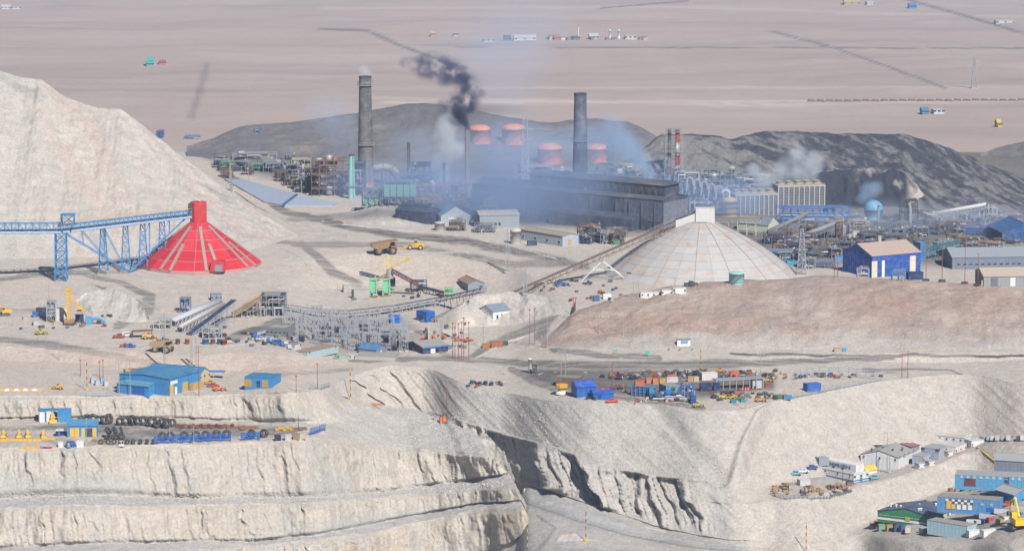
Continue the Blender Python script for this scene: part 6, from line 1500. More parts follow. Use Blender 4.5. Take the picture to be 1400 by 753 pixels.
DG = paint('#4a5468'); OX = paint('#a0684c'); 
t = frame_unit('rusty brown furnace tower with dense pipes left of the green stack', 452, 268, 52, 48, 14, 5, 5, paint('#7a5a50'), 6, 10, 51, vm=[paint('#c9c6c4', .66), STEEL, OX], pm=[OX, STEEL, DG], name='furnace_unit')
for i, x in enumerate((456, 473)): tank(['left', 'right'][i] + ' of two white round-headed vessels beside the green stack', x, 262, 6.5, 18, paint('#d8d6d4', .66), .9, False, name='pressure_vessel', cat='vessel', n=20)
t = frame_unit('dark navy furnace block between the green stack and the tall chimney', 488, 268, 22, 44, 12, 4, 2, NAVY, 2, 4, 52, skin=NAVY, name='furnace_unit')
t = frame_unit('mint green dust collector row on blue steel legs with slanted ducts', 545, 283, 44, 34, 12, 3, 5, paint('#4a6a98'), 0, 6, 53, pm=[paint('#c8c6c4'), OX], name='dust_collector')
k = mpp(t.location)
for i in range(5): MB().prism([((-20 + i * 9) * k, 14 * k), ((-12 + i * 9) * k, 14 * k), ((-12 + i * 9) * k, 31 * k), ((-20 + i * 9) * k, 31 * k)], -.6, 8).build('filter_box', paint('#6fb09a', .55), t); MB().lathe([(.3, 6 * k), (3.4 * k, 14 * k)], 8).build('hopper', paint('#5f9a88', .55), t, ((-16 + i * 9) * k, 3, 0))
t = frame_unit('dark green slanted duct bank below the tall chimney', 512, 282, 34, 22, 10, 2, 4, paint('#3a5a68'), 0, 2, 54, name='duct_bank')
k = mpp(t.location)
for i in range(4): MB().tube(((-14 + i * 8) * k, -1, 2 * k), ((-6 + i * 8) * k, 5, 20 * k), 2.6 * k, n=10).build('duct', paint('#5fa890', .55), t)
frame_unit('blue steel pipe deck behind the mint dust collectors', 560, 268, 60, 28, 12, 3, 7, paint('#4f6ea0'), 3, 8, 55, vm=[STEEL, DG], pm=[paint('#8fa4c0'), STEEL], name='pipe_deck')
t = frame_unit('orange-brown pipe rack with cream vessel left of the thin chimney', 592, 284, 34, 30, 10, 3, 4, OX, 3, 8, 56, vm=[paint('#cfc8bc'), OX], pm=[OX, paint('#c08060'), STEEL], name='pipe_rack')
frame_unit('dark pipe rack with burnt orange lagging at the foot of the thin chimney', 626, 286, 26, 32, 10, 3, 3, paint('#4a4650'), 3, 8, 57, vm=[OX, DG], pm=[OX, DG], name='pipe_rack')
frame_unit('dark canopy on posts beside the thin black stack', 575, 250, 26, 22, 10, 2, 3, DG, 1, 3, 58, roof=DG, name='loading_canopy', cat='canopy')
t = thing('gas_duct', 'wide pale bent gas duct behind the tall chimney', 'duct', pos(530, 250)); k = mpp(t.location)
MB().path([(-24 * k, 0, 18 * k), (-6 * k, 0, 22 * k), (6 * k, 0, 19 * k), (13 * k, 0, 12 * k), (14 * k, 0, 0)], 5 * k, 12).build('duct_run', paint('#b0aca8'), t)
for x in (-20, -8, 4): MB().box((x * k, 0, 8 * k), (.5, .5, 18 * k)).build('post', DSTEEL, t)
t = building('wide dark roofed shed left of the thin chimney foot', 590, 307, 14, 16, 58, 50, wall=paint('#4a5470'), roof=paint('#525c74'), ridge='B', pitch=.2, name='shed', cat='shed'); wA, wB, h = dims(t)
MB().b0(wA * .35, wA * .65, wB * .2, wB * .95, h + wA * .08, h + wA * .16 + 2).build('ridge_monitor', paint('#48526c'), t)
t = building('pale blue gabled hall with white front below the thin chimney', 603, 308, 40, 13, 16, 8, wall=paint('#cfd8dc'), roof=paint('#8fb8cc', .55), ridge='B', pitch=.3, depth=22, name='hall', cat='hall', doors=[('A', .35, 3, 4, WHITE), ('A', .62, 3, 4, paint('#7fa4b0'))]); dims(t)
t = building('pale grey-blue long hall in front of the smelter hall', 656, 312, 54, 17, 12, 8, wall=paint('#a9b4bc'), roof=paint('#b4b2b0'), ridge='A', pitch=.12, depth=14, name='hall', cat='hall', windows=[('A', 5, 1.2, 1.2, 1.4, (.1, .5))]); dims(t)
t = building('light grey-blue workshop with flat tan roof near the dark haul road', 769, 337, 22, 14, 40, 58, wall=paint('#c2ccd8'), roof=paint('#b4a89c'), ridge='B', pitch=.08, name='workshop', cat='workshop', doors=[('A', .45, 2, 3.4, paint('#e0b06a'))], windows=[('B', 4, 1.2, 1.2, 1.2)]); dims(t)
tank('cream concrete silo with rounded top beside the haul road', 705, 333, 7.5, 17, paint('#d8d0c8'), .6, False, name='silo', cat='silo')
tank('pale stub silo at the foot of the dark roofed shed', 601, 315, 7, 10, paint('#d0cac4'), .3, False, name='silo', cat='silo')
for i, (u_, v_, w_, h_, c_, lb) in enumerate([(663, 318, 28, 10, '#8890a0', 'low machinery yard frame in front of the pale halls'), (625, 316, 22, 12, '#7a7068', 'tangled conveyor frame beside the stub silo'), (735, 300, 40, 34, '#7a6a68', 'brown scaffold tower against the smelter hall'), (700, 292, 26, 26, '#5f8ab8', 'blue column frame at the left of the smelter hall'), (668, 296, 30, 32, '#5a6478', 'dark steel annex frame left of the smelter hall'),
        (730, 262, 50, 34, '#a8b0b8', 'pale pipe deck below the lattice tower'), (772, 258, 34, 26, '#9aa4b4', 'grey pipe deck left of the second chimney base'), (830, 260, 46, 34, '#6f94a4', 'blue-green gas cleaning deck right of the second chimney'), (870, 258, 34, 24, '#6a7890', 'dark gas plant beside the blue smoke'), (858, 240, 26, 14, '#c8b0a0', 'peach coloured small plant behind the blue smoke'),
        (955, 290, 40, 40, '#55606e', 'dark gas converter block with white bent pipes'), (940, 262, 36, 26, '#8a9098', 'grey pipe deck at the foot of the banded stacks'), (985, 256, 60, 24, '#7f9098', 'long pale pipe rack behind the yellow vessel'), (1030, 258, 40, 18, '#8a94a0', 'steaming plant deck behind the cooling towers')]):
    frame_unit(lb, u_, v_, w_, h_, 10, 3, 4, paint(c_), 4, 8, 60 + i, vm=[paint('#c4c4c4'), STEEL, DG], pm=[paint('#c8ccd0'), STEEL, paint('#8a98a8')], name='process_unit')
t = thing('loop_pipes', 'row of white looped gas pipes above the converter block', 'pipes', pos(960, 290)); k = mpp(t.location)
for i in range(6): x = (-22 + i * 10) * k; z = (42 - i * 3) * k; MB().path([(x, -2, z - 12 * k), (x + 1 * k, -2, z + 4 * k), (x + 4 * k, -2, z + 7 * k), (x + 8 * k, -2, z + 4 * k), (x + 9 * k, -2, z - 4 * k)], 1.5 * k, 8).build('pipe', paint('#b0b2b2', .6), t)
t = tank('bright yellow round vessel with steel rings in front of the cooling towers', 997, 296, 10, 22, mat('yellow_vessel', (.62, .44, .06), .5, 0, .15), .45, False, name='reactor_vessel', cat='vessel'); k = mpp(t.location)
for z in (6, 14, 21): MB().lathe([(10.2 * k, z * k), (13 * k, z * k), (13 * k, z * k + .4), (10.2 * k, z * k + .4)], 20).build('walkway', STEEL, t)
MB().path([(0, 0, 26 * k), (0, 0, 34 * k), (-5 * k, 0, 37 * k), (-10 * k, 0, 34 * k)], 1.3 * k, 8).build('pipe', WHITE, t)
def cooling(label, u, v, wp, hp, rz, seed):
    p = pos(u, v); k = mpp(p); w, h = wp * k / math.cos(R(rz)), hp * k; t = thing('cooling_tower', label, 'cooling tower', p, R(rz)); d = 12
    MB().b0(0, w, 0, d, -.5, h).build('body', paint('#8a8c94'), t)
    n = 9
    for i in range(n): MB().b0(w * i / n + .5, w * (i + 1) / n - .5, -.25, -.02, h * .08, h * .9).build('louvre_bay', paint('#6a7080'), t)
    f = MB()
    for i in range(n + 1): f.b0(w * i / n - .3, w * i / n + .3, -.5, 0, 0, h)
    f.b0(-.4, w + .4, -.5, d, h, h + .8); f.build('column', paint('#c4c0b8', .66), t)
    s = MB()
    for i in range(n):
        for j in range(1, 7): s.b0(w * i / n + .6, w * (i + 1) / n - .6, -.4, -.26, h * (.08 + .12 * j), h * (.08 + .12 * j) + .2)
    s.build('louvre', paint('#a0a4ac'), t)['kind'] = 'stuff'
    for i in range(5): MB().lathe([(2.2, 0), (1.9, .9), (2.3, 1.8)], 14).build('fan_stack', paint('#b0aca4'), t, (w * (i + .5) / 5, d / 2, h + .8))
    g = MB()
    for z in (.6, 1.2): g.bar((0, -.4, h + .8 + z), (w, -.4, h + .8 + z), .12)
    for i in range(16): g.bar((w * i / 15, -.4, h + .8), (w * i / 15, -.4, h + 2), .1)
    g.build('handrail', paint('#c8a860'), t)
cooling('left cooling tower block with grey louvred front', 1006, 296, 58, 28, 14, 1); cooling('right cooling tower block, taller, with rows of pale columns', 1064, 287, 64, 31, 12, 2)
t = frame_unit('long royal blue pipe bridge in front of the cooling towers', 1112, 306, 100, 22, 8, 2, 10, RBLUE, 2, 8, 80, vm=[paint('#b0b8c4')], pm=[BLUE, RBLUE, STEEL], deck=RBLUE, name='pipe_bridge', cat='pipe bridge')
t = building('pale green gabled shed with glazed roof strips beside the white conveyor', 1050, 318, 16, 10, 55, 40, wall=paint('#dce4c8'), roof=paint('#8a94a0'), ridge='B', pitch=.35, name='shed', cat='shed'); dims(t)
def cx(label, u0, v0, u1, v1, g0, g1, c, w=2.6, **kw): return conv_px(label, u0, v0, u1, v1, g0, g1, w=w, h=1.6, m=paint(c), legs=5, truss_n=18, **kw)
cx('white lattice conveyor running right from the head house of the dome', 978, 299, 1040, 299, (978, 320), (1040, 322), '#d8d4cc', rail=paint('#c8a860'))
cx('grey enclosed conveyor rising left behind the dome', 1050, 318, 1105, 292, (1050, 330), (1105, 328), '#8a8c94', hood=paint('#8a8c94'))
cx('grey hooded conveyor rising to the brown transfer tower', 1100, 322, 1150, 303, (1100, 330), (1150, 326), '#9094a0', hood=paint('#9a9ca4'))
cx('white conveyor bridge at the right, rising to the pale tower', 1262, 296, 1348, 281, (1262, 306), (1348, 310), '#dedede', hood=paint('#dcdcdc', .66)); cx('dark conveyor coming down from the black furnace tower', 1258, 290, 1300, 310, (1258, 314), (1300, 316), '#3a3c48')
SPH = mat('blue_sphere', (.10, .27, .42), .5, 0, .15, .1)
t = tank('blue domed gas holder at the foot of the slag bank', 1194, 300, 13, 14, SPH, .95, False, name='gas_holder', cat='tank', band=paint('#d0dce4')); stack('slim grey stack in front of the blue gas holder', 1201, 306, 24, 1.8, 1.6, paint('#a8a8ac'), ladder=False)
def fu(lb, u_, v_, w_, h_, c_, sd, lv=3, b=3, nm='process_unit', **kw): return frame_unit(lb, u_, v_, w_, h_, 9, lv, b, paint(c_), 4, 7, sd, vm=[paint('#c0c4cc'), STEEL, DG], pm=[STEEL, paint('#9aa4b4'), DG], name=nm, **kw)
t = fu('black furnace tower with a shining steel uptake', 1243, 316, 22, 42, '#2e3038', 90, 5, 2, 'furnace_tower'); k = mpp(t.location); MB().path([(1 * k, -1, 4 * k), (1 * k, -1, 30 * k), (-1 * k, -1, 40 * k)], 2.2 * k, 10).build('uptake', STEEL, t)
for i, a in enumerate([('dark tangled pipe unit left of the black furnace tower', 1218, 314, 26, 18, '#3c4658'), ('brown transfer tower behind the tall pylon', 1150, 328, 12, 24, '#8a7468'), ('brown-walled bin beside the pylon', 1075, 330, 16, 14, '#8a6a5c'), ('cream plant block in the middle of the concentrator', 1175, 322, 26, 20, '#b8b4ac'), ('grey thickener frame behind the blue gabled building', 1190, 330, 24, 14, '#7a7e88'), ('white plant house right of the black furnace tower', 1272, 310, 20, 16, '#c4c8cc'), ('pale lattice transfer tower at the end of the white conveyor', 1354, 310, 18, 26, '#c8c8c8'), ('blue steel yard frame near the right edge', 1340, 322, 44, 10, '#3a62b8'),
                         ('dark plant deck on the right behind the grey sheds', 1310, 316, 40, 12, '#5a6070'), ('navy plant deck behind the pylon', 1100, 344, 44, 14, '#4a5a80'), ('pale blue tank frame left of the pylon', 1068, 356, 34, 12, '#6f94b8'), ('grey pipe yard between pylon and blue gabled building', 1130, 352, 40, 12, '#6a7488'), ('steel deck with many pipes behind the blue gabled building', 1225, 334, 40, 12, '#5f6c88'), ('orange and blue drum deck beyond the dome', 1120, 366, 44, 8, '#7a8aa8'), ('navy machinery bay behind the dome foot', 1060, 334, 30, 14, '#4c5470'), ('grey rack at the far right edge', 1385, 306, 30, 12, '#8a8e98')]):
    fu(*a, 100 + i)
frame_unit('dark blue skid under the brown transfer tower', 1167, 336, 24, 10, 6, 1, 3, paint('#3f4c6c'), 3, 3, 131, name='process_unit')
t = thing('sand_cone', 'small white cone pile of concentrate in the plant', 'pile', pos(1205, 322)); MB().lathe([(4.6, -.5), (2.3, 1.8), (.6, 3.2), (.02, 3.4)], 20).build('heap', paint('#dcd8d0'), t, smooth=True); MB().lathe([(5.2, -.4), (5.2, .4), (4.9, .4)], 20).build('kerb', CONC, t)
t = thing('concentrate_pile', 'long white pile under the cream plant block', 'pile', pos(1172, 326)); MB().prism([(-6, -.5), (6, -.5), (1.5, 3.2), (-2, 3.6)], -2.5, 2.5).build('heap', paint('#e0dcd4'), t); MB().b0(-6.4, 6.4, -2.9, -2.6, -.4, .5).build('kerb', CONC, t)
tank('silver hopper-bottom silo behind the blue gabled building', 1211, 331, 5, 10, STEEL, .6, False, name='silo', cat='silo')
t = building('royal blue gabled building with cream roof and white doors on the hill crest', 1192, 380, 70, 30, 30, 35, wall=paint('#1f62cc', .5), roof=paint('#c4b0a4', .66), ridge='A', pitch=.18, name='plant_building', cat='building', doors=[('A', .05, 3.2, 8, paint('#e8dcc8', .7)), ('A', .23, 1.6, 8, WHITE), ('A', .84, 3.4, 9, paint('#e8dcc8', .7))]); wA, wB, h = dims(t)
MB().lathe([(.9, 0), (.9, 3), (1.1, 3.2), (.02, 3.4)], 10).build('roof_vent', paint('#d8c8b0'), t, (wA * .45, wB * .5, h + wB * .18))
container('navy annex box at the right front of the royal blue building', 1242, 383, 12, 7.0, 3.6, 3.4, paint('#1f3a7c'), cat='annex', name='annex')
frame_unit('azure stair porch in front of the royal blue building', 1229, 383, 18, 12, 4, 2, 2, paint('#5f9ad0'), 0, 1, 140, name='stair_porch', cat='porch')
frame_unit('white pump with blue pipes at the shaded gable of the royal blue building', 1180, 380, 16, 13, 3, 1, 1, paint('#9ab0cc'), 2, 3, 141, vm=[paint('#dcd4cc')], name='pump_station', cat='pump')
t = building('wide grey shed with pale roof right of the royal blue building', 1302, 368, 110, 16, 6, depth=24, wall=paint('#8490a4'), roof=paint('#aab2bc'), ridge='A', pitch=.12, name='shed', cat='shed', windows=[('A', 12, 1.6, 1.6, 1.0)]); dims(t)
t = building('pale grey shed with cream roof on the hill crest at the right', 1345, 392, 80, 14, 6, depth=18, wall=paint('#aab0b4'), roof=paint('#cdbcae', .66), ridge='A', pitch=.14, name='shed', cat='shed', doors=[('A', .18, 3.2, 4.2, paint('#7a828c')), ('A', .5, 2.4, 4, WHITE)]); dims(t)
t = building('long low flat store behind the wide grey shed', 1290, 350, 120, 8, 4, depth=30, wall=paint('#6a7488'), roof=paint('#a8a49e'), kind='flat', name='store', cat='building'); dims(t)
t = building('tall blue slab tower beside the teal lattice bridge', 1258, 358, 8, 26, 30, 8, wall=paint('#4f86b8'), roof=paint('#6f9cc4'), kind='flat', name='elevator_tower', cat='tower'); dims(t)
t = building('big blue gabled hall at the right picture edge', 1370, 332, 60, 14, 10, 8, wall=paint('#2f62a0'), roof=paint('#3f74b0', .55), ridge='B', pitch=.2, depth=26, name='hall', cat='hall'); dims(t)
cx('teal lattice bridge rising right from the blue slab tower', 1262, 342, 1310, 329, (1262, 356), (1310, 350), '#4fa0b4', rail=paint('#5fb0c0'))
container('yellow container on the crest beside the power poles', 1342, 391, 8, 2.8, 2.6, 2.4, paint('#e0c878', .7))
for i, (u_, v_) in enumerate([(1062, 362), (1076, 364), (1096, 360), (1125, 364), (1142, 358)]):
    container(['azure', 'turquoise', 'white', 'orange', 'sky blue'][i] + ' container in the hazy yard right of the dome', u_, v_, 8, 5, 2.6, 2.4, paint(['#3f8ad0', '#4aa8b8', '#dcdcd8', '#d8743a', '#5fa8d8'][i]))
for i, (u_, v_) in enumerate([(790, 330), (800, 332), (840, 334), (722, 336), (845, 322)]):
    container(['blue', 'pale blue', 'green', 'navy', 'mint'][i] + ' container in the yard in front of the smelter hall', u_, v_, 10, 4.5, 2.4, 2.4, paint(['#3f7ac8', '#8fb4dc', '#4fa070', '#3a5080', '#7fc8a8'][i]))
SK = [frame_unit(lb, u_, v_, w_, h_, 6, 2, 2, paint(c_), 3, 6, 200 + i, vm=[paint('#b8bcc4'), STEEL, DG, OX], pm=[STEEL, DG, paint('#9aa4b4')], name='pipework_skid', cat='plant') for i, (lb, u_, v_, w_, h_, c_) in enumerate([
    ('small navy pipework skid in the crowded plant', 1085, 338, 20, 12, '#3c4660'), ('small grey pipework skid in the crowded plant', 1140, 340, 18, 11, '#6a7080'), ('small rusty pipework skid in the crowded plant', 700, 278, 18, 14, '#7a5c50'), ('small pale pipework skid in the crowded plant', 1000, 268, 18, 13, '#8a93a4')])]
rr = random.Random(77)
ZN = [(1090, 1180, 300, 345), (1180, 1260, 312, 340), (1260, 1400, 298, 325), (1060, 1150, 345, 372), (930, 1060, 262, 296), (640, 700, 276, 300), (560, 650, 262, 300), (720, 900, 250, 262), (390, 470, 246, 266), (1290, 1400, 335, 348), (800, 850, 322, 334), (300, 440, 224, 246)]
for i in range(250):
    z_ = ZN[i % len(ZN)]; p_ = pos(rr.uniform(z_[0], z_[1]), rr.uniform(z_[2], z_[3])); o = SK[rr.randrange(4)]
    copy_tree(o, p_, rr.uniform(-.4, .4) + rr.choice((0, 1.57)), scale=rr.uniform(.6, 1.15))['group'] = 'pipework skids in the crowded plant'
for o in SK: o['group'] = 'pipework skids in the crowded plant'
# upper left plant seen past the spoil heap
for i, a in enumerate([('green roofed pump house row at the upper left', 318, 234, 34, 12, '#3f9a88'), ('mint round basin frame at the upper left', 350, 234, 26, 9, '#4fb090'), ('cream plant house among the far left sheds', 412, 238, 26, 20, '#d0c4a4'), ('grey tank farm frame left of the cream house', 380, 236, 40, 14, '#8a96a8'), ('dark shed frame below the cream house', 412, 254, 44, 14, '#4c5670'), ('pale far plant deck at the upper left', 348, 218, 60, 8, '#a0a8b4'), ('navy steel frame left of the rusty furnace tower', 424, 262, 26, 30, '#4c526c'),
                     ('blue far conveyor frame above the spoil heap edge', 218, 189, 9, 9, '#2f5cb0'), ('blue pipe trestle right of the spoil heap edge', 262, 190, 20, 3, '#5a80c0'), ('small blue far plant frame', 352, 181, 8, 4, '#3f6cb4')]):
    fu(*a, 150 + i, lv=2)
t = thing('lined_pond', 'pale blue plastic-lined pond cover beside the upper haul road', 'pond', at_z(372, 268, .6))
pts = [at_z(u_, v_, .7) - t.location for u_, v_ in ((306, 244), (362, 276), (386, 280), (405, 265), (335, 246))]
MB().add(pts + [p - Vector((0, 0, 1.4)) for p in pts], [tuple(range(5)), tuple(range(9, 4, -1))] + [(i, (i + 1) % 5, (i + 1) % 5 + 5, i + 5) for i in range(5)]).build('left_cover', paint('#aab8cc', .66), t)
pts = [at_z(u_, v_, .7) - t.location for u_, v_ in ((389, 280), (408, 266), (462, 277), (455, 281))]
MB().add(pts + [p - Vector((0, 0, 1.4)) for p in pts], [tuple(range(4)), tuple(range(7, 3, -1))] + [(i, (i + 1) % 4, (i + 1) % 4 + 4, i + 4) for i in range(4)]).build('right_cover', paint('#b4c2d4', .66), t)
MB().bar(at_z(386, 281, 1) - t.location, at_z(406, 266, 1) - t.location, 1.2).build('divider', paint('#2f6ab0'), t)

# ================================================================== right terraces
t = building('white warehouse with wide grey roof on the upper right terrace', 1228, 641, 27, 16, 62, 49, wall=paint('#e2e4e6', .74), roof=paint('#b4b4b0'), ridge='A', pitch=.13, name='warehouse', cat='warehouse', windows=[('A', 4, 4.4, .9, .9), ('B', 3, 3.4, .7, .9)], doors=[('A', .9, 1.6, 3, DSTEEL)]); wA, wB, h = dims(t)
MB().b0(wA * .3, wA * .42, -.2, -.06, h * .82, h * 1.05).build('sign_board', paint('#e0a050'), t); roof_vents(t, 5, wA, wB, h + 1.0, 3, DSTEEL)
t = building('grey two-storey office block with red roof edge behind the white warehouse', 1246, 622, 12, 11, 50, 14, wall=paint('#a4b0c4'), roof=paint('#b07a78'), kind='shed', name='office_block', cat='building', windows=[('A', 2, 3, .8, .8), ('B', 2, 2.5, .8, .8)]); dims(t)
t = building('grey-blue workshop block with brown shutter in the terrace row', 1283, 628, 18, 14, 58, 22, wall=paint('#b4bece', .68), roof=paint('#b4b8bc'), kind='flat', name='workshop', cat='workshop', doors=[('A', .75, 2.4, 3.6, paint('#8a6a40'))], windows=[('B', 2, 3.2, 1.6, 1.2), ('A', 2, 3.6, .8, .9)]); dims(t)
t = building('low grey-blue block between the warehouse and the workshop block', 1262, 634, 12, 10, 58, 14, wall=paint('#b8c2d0', .68), roof=paint('#b8bcc0'), kind='flat', name='office_block', cat='building', windows=[('A', 2, 1.2, .8, .8)]); dims(t)
t = building('long white two-storey camp block in the terrace row', 1318, 610, 14, 11, 60, 54, wall=paint('#e6e4e2', .74), roof=paint('#d4d0cc'), kind='parapet', name='camp_block', cat='building', windows=[('A', 2, 2.2, .8, .9), ('B', 6, 2.2, .7, .7)]); dims(t)
t = building('white low camp block with red skirting in front of the long one', 1306, 621, 18, 10, 58, 12, wall=paint('#e6e4e2', .74), roof=paint('#dcd8d4'), kind='flat', name='camp_block', cat='building', windows=[('A', 3, 1.1, .7, .7)]); wA, wB, h = dims(t); MB().b0(0, wA, -.2, -.06, -.2, .5).build('skirting', RED, t)
t = building('white container block at the far right end of the terrace row', 1328, 612, 20, 9, 30, 8, wall=paint('#e8e6e4', .74), roof=paint('#e0dcd8'), kind='flat', name='camp_block', cat='building', windows=[('A', 2, 1.0, .6, .6)]); wA, wB, h = dims(t); MB().b0(0, wA, -.2, -.06, -.2, .45).build('skirting', RED, t)
for i, u_ in enumerate((1352, 1357, 1364, 1372, 1379, 1392, 1398)): pickup(['silver', 'white', 'cream', 'silver', 'white', 'dark', 'white'][i] + ' car parked on the road behind the camp blocks, ' + ['leftmost', 'second', 'third', 'fourth', 'fifth', 'sixth', 'rightmost'][i], u_, 601.5, 80, paint(['#c0c4c8', '#e0e0e0', '#e0d4c0', '#b8bcc0', '#e4e4e4', '#50545c', '#dcdcdc'][i]), 'cars behind the camp blocks', name='car', cat='car', van=i % 2 == 0)
t = building('white courtyard building with blue stripe and blue rooftop lettering', 1167, 661, 22, 12, 42, 56, wall=paint('#e8e6e4', .74), roof=paint('#d0ccc8'), kind='parapet', name='office_building', cat='building', windows=[('A', 3, 2.4, 1.2, .8), ('B', 4, 2.6, .6, .8)], doors=[('A', .5, 1.2, 2.4, paint('#5a8ac0'))]); wA, wB, h = dims(t)
MB().b0(-.22, -.1, .1, wB, h * .28, h * .4).build('stripe', paint('#4a86c0'), t); MB().b0(0, wA, -.22, -.1, h * .28, h * .4).build('stripe', paint('#4a86c0'), t); MB().b0(0, wA, -.2, -.1, 0, h * .14).build('skirting', paint('#5a96c8'), t)
up = MB().b0(wA * .45, wA * .98, wB * .1, wB * .95, h + .2, h + 3.2).build('upper_storey', paint('#e8e6e4', .74), t)
cu = bpy.data.curves.new('sign_text', 'FONT'); cu.body = 'HOME-CEO 8'; cu.size = 1.9; cu.extrude = .06; cu.align_x = 'CENTER'; cu.align_y = 'CENTER'
to = bpy.data.objects.new('sign_text', cu); COL.objects.link(to); dg = bpy.context.evaluated_depsgraph_get(); me = bpy.data.meshes.new_from_object(to.evaluated_get(dg)); bpy.data.objects.remove(to)
lo_ = bpy.data.objects.new('lettering', me); me.materials.append(paint('#3f78b8')); COL.objects.link(lo_); lo_.parent = up; lo_.location = (wA * .45 - .12, wB * .45, h + 1.8); lo_.rotation_euler = (R(90), 0, R(-90))
for f in (.4, .6): MB().b0(wA * .45 - .15, wA * .45 + .02, wB * f - .5, wB * f + .5, h + .4, h + 1.2).build('window', GLASS, up)
t = building('white shed with bright yellow roof right of the courtyard building', 1184, 649, 16, 6, 40, 8, wall=paint('#e4e2e0', .72), roof=mat('yellow_roof', (.60, .42, .05), .6, 0, .1), ridge='A', pitch=.35, name='shed', cat='shed', ribs=False); dims(t)
pickup('cyan small truck below the yellow roofed shed', 1196, 655, 30, paint('#7fc0d8')); container('grey stained generator box above the courtyard building', 1120, 637, 25, 4.4, 3.4, 3.4, paint('#a8b0bc'), cat='generator', name='generator')
pickup('blue pickup left of the grey generator box', 1110, 641, 30, paint('#3a6ab8')); pickup('white pickup on the terrace road left of the blue one', 1098, 646, 25, WHITE); pickup('cyan pickup on the terrace road, leftmost', 1088, 649, 25, paint('#8fc4d8'))
rr = random.Random(9)
def heap_item(u, v, kind):
    lab = ['tan timber crate in the storage yard below the courtyard building', 'rusty orange skip in the storage yard below the courtyard building', 'brown pallet stack in the storage yard below the courtyard building'][kind]
    c_ = rr.choice(['#b8926a', '#c8a67e', '#98785c', '#d0a468', '#5a5660', '#a89a88', '#c8c4bc', '#6a7a94', '#40424a', '#b06a44'])
    if kind == 2: beam_pile(lab, u, v, paint(c_), rr.uniform(1.2, 2.2), 3, rr.uniform(0, 90), 'goods in the storage yard')
    else: container(lab, u, v, rr.uniform(0, 50), rr.uniform(1.0, 2.2), rr.uniform(.7, 1.5), 1.2, paint(c_), 'goods in the storage yard', cat='crate', name='timber_crate' if kind == 0 else 'skip')
for i in range(34): heap_item(rr.uniform(1056, 1082), rr.uniform(662, 678), rr.randrange(3))
for i in range(48): u_ = rr.uniform(1095, 1162); heap_item(u_, rr.uniform(664, 676) - (u_ - 1130) * .08, rr.randrange(3))
container('white tarpaulin box in the storage yard', 1094, 664, 20, 4.5, 2.4, 3, paint('#dcdcdc')); tank('yellow drum in the storage yard', 1107, 673, 2, 4, YELLOW, .2, False, name='drum', cat='drum', n=12)
fence('grey stockade of upright pipes round the storage yard', [(1053, 676), (1075, 683), (1110, 684), (1135, 682), (1166, 672)], 1.6, paint('#8a8c98'), 1.6)
beam_pile('stack of white pipes on the slope behind the warehouse', 1200, 610, DSTEEL, 4, 3, 0)
t = building('green hall with dark blue roof and white plinth on the lower right terrace', 1276, 717, 32, 10, 58, 72, wall=mat('green_sheet', (.02, .17, .075), .6, 0, .15), roof=mat('dark_blue_roof', (.062, .085, .14), .5, .1, .15, .15), ridge='A', pitch=.1, name='hall', cat='hall', windows=[('B', 14, 1.6, 1.2, .8, (.05, .95), paint('#2f8a50'))], doors=[('A', .6, 3, 3, paint('#e0d8c0')), ('A', .85, 1.6, 3, WHITE)]); wA, wB, h = dims(t)
MB().b0(-.2, -.1, 0, wB, -.3, h * .2).build('plinth', WHITE, t); MB().b0(-.4, -.1, wB * .42, wB * .5, .4, 2.0).build('hatch', paint('#c8c050'), t); roof_vents(t, 9, wA, wB, h + 1.2, 8, WHITE)
t = building('pale cyan store with flat grey roof in front of the green hall', 1322, 733, 14, 14, 50, 50, wall=paint('#b4d8e4', .66), roof=paint('#b0aca8'), kind='flat', name='store', cat='building'); dims(t)
t = building('azure hall with black and white chequered front on the lower terrace', 1366, 700, 8, 16, 72, 82, wall=paint('#5aa0dc', .6), roof=paint('#a8a49e'), kind='flat', name='hall', cat='hall'); wA, wB, h = dims(t)
for i in range(9):
    for j in range(2): MB().b0(-.2, -.08, wB * (.42 + .05 * i), wB * (.465 + .05 * i), h * (.52 + .2 * j), h * (.7 + .2 * j)).build('chequer_panel', WHITE if (i + j) % 2 else DSTEEL, t)
for i in range(4): MB().b0(-.22, -.08, wB * (.44 + .09 * i), wB * (.5 + .09 * i), .2, h * .48).build('door', WHITE if i < 3 else YELLOW, t)
MB().b0(-.24, -.08, wB * .78, wB * .85, .2, h * .75).build('door', YELLOW, t); MB().b0(-.22, -.08, wB * .06, wB * .2, .2, h * .35).build('door', RBLUE, t)
for i in range(2): MB().b0(-.2, -.08, wB * (.1 + .15 * i), wB * (.15 + .15 * i), h * .5, h * .72).build('window', paint('#b8c8d0'), t)
t = building('long light azure two-storey block below the camp slope', 1420, 668, 7, 15, 78, 112, wall=paint('#5fb0e0', .6), roof=paint('#b8bcbc'), kind='flat', name='camp_block', cat='building', windows=[('B', 12, 3.4, 1.1, .9, (.08, .92), paint('#b8d4e0'))], doors=[('B', .38, 1.8, 5, paint('#2c3c74')), ('B', .82, 4.4, 3.2, paint('#7a3a34'))]); dims(t)
t = building('big grey hall with pale roof at the right edge', 1440, 650, 12, 17, 72, 78, wall=paint('#8f98a4'), roof=paint('#b4b8b8'), ridge='B', pitch=.16, name='hall', cat='hall'); dims(t)
t = building('azure gabled store at the right edge below the long azure block', 1386, 690, 26, 14, 30, 10, wall=paint('#4fa4e0', .6), roof=paint('#c0c0bc'), ridge='B', pitch=.2, name='store', cat='building', windows=[('A', 3, 1.2, .8, .8)], depth=12); dims(t)
for i in range(12): heap_item(1300 + i * 7 + rr.uniform(-2, 2), 671 - i * .3 + rr.uniform(-1, 1.5), rr.randrange(2))
tank('dark red round tank beside the chequered hall', 1308, 697, 4.5, 6, paint('#c03840'), .3, False, cat='tank', n=20)
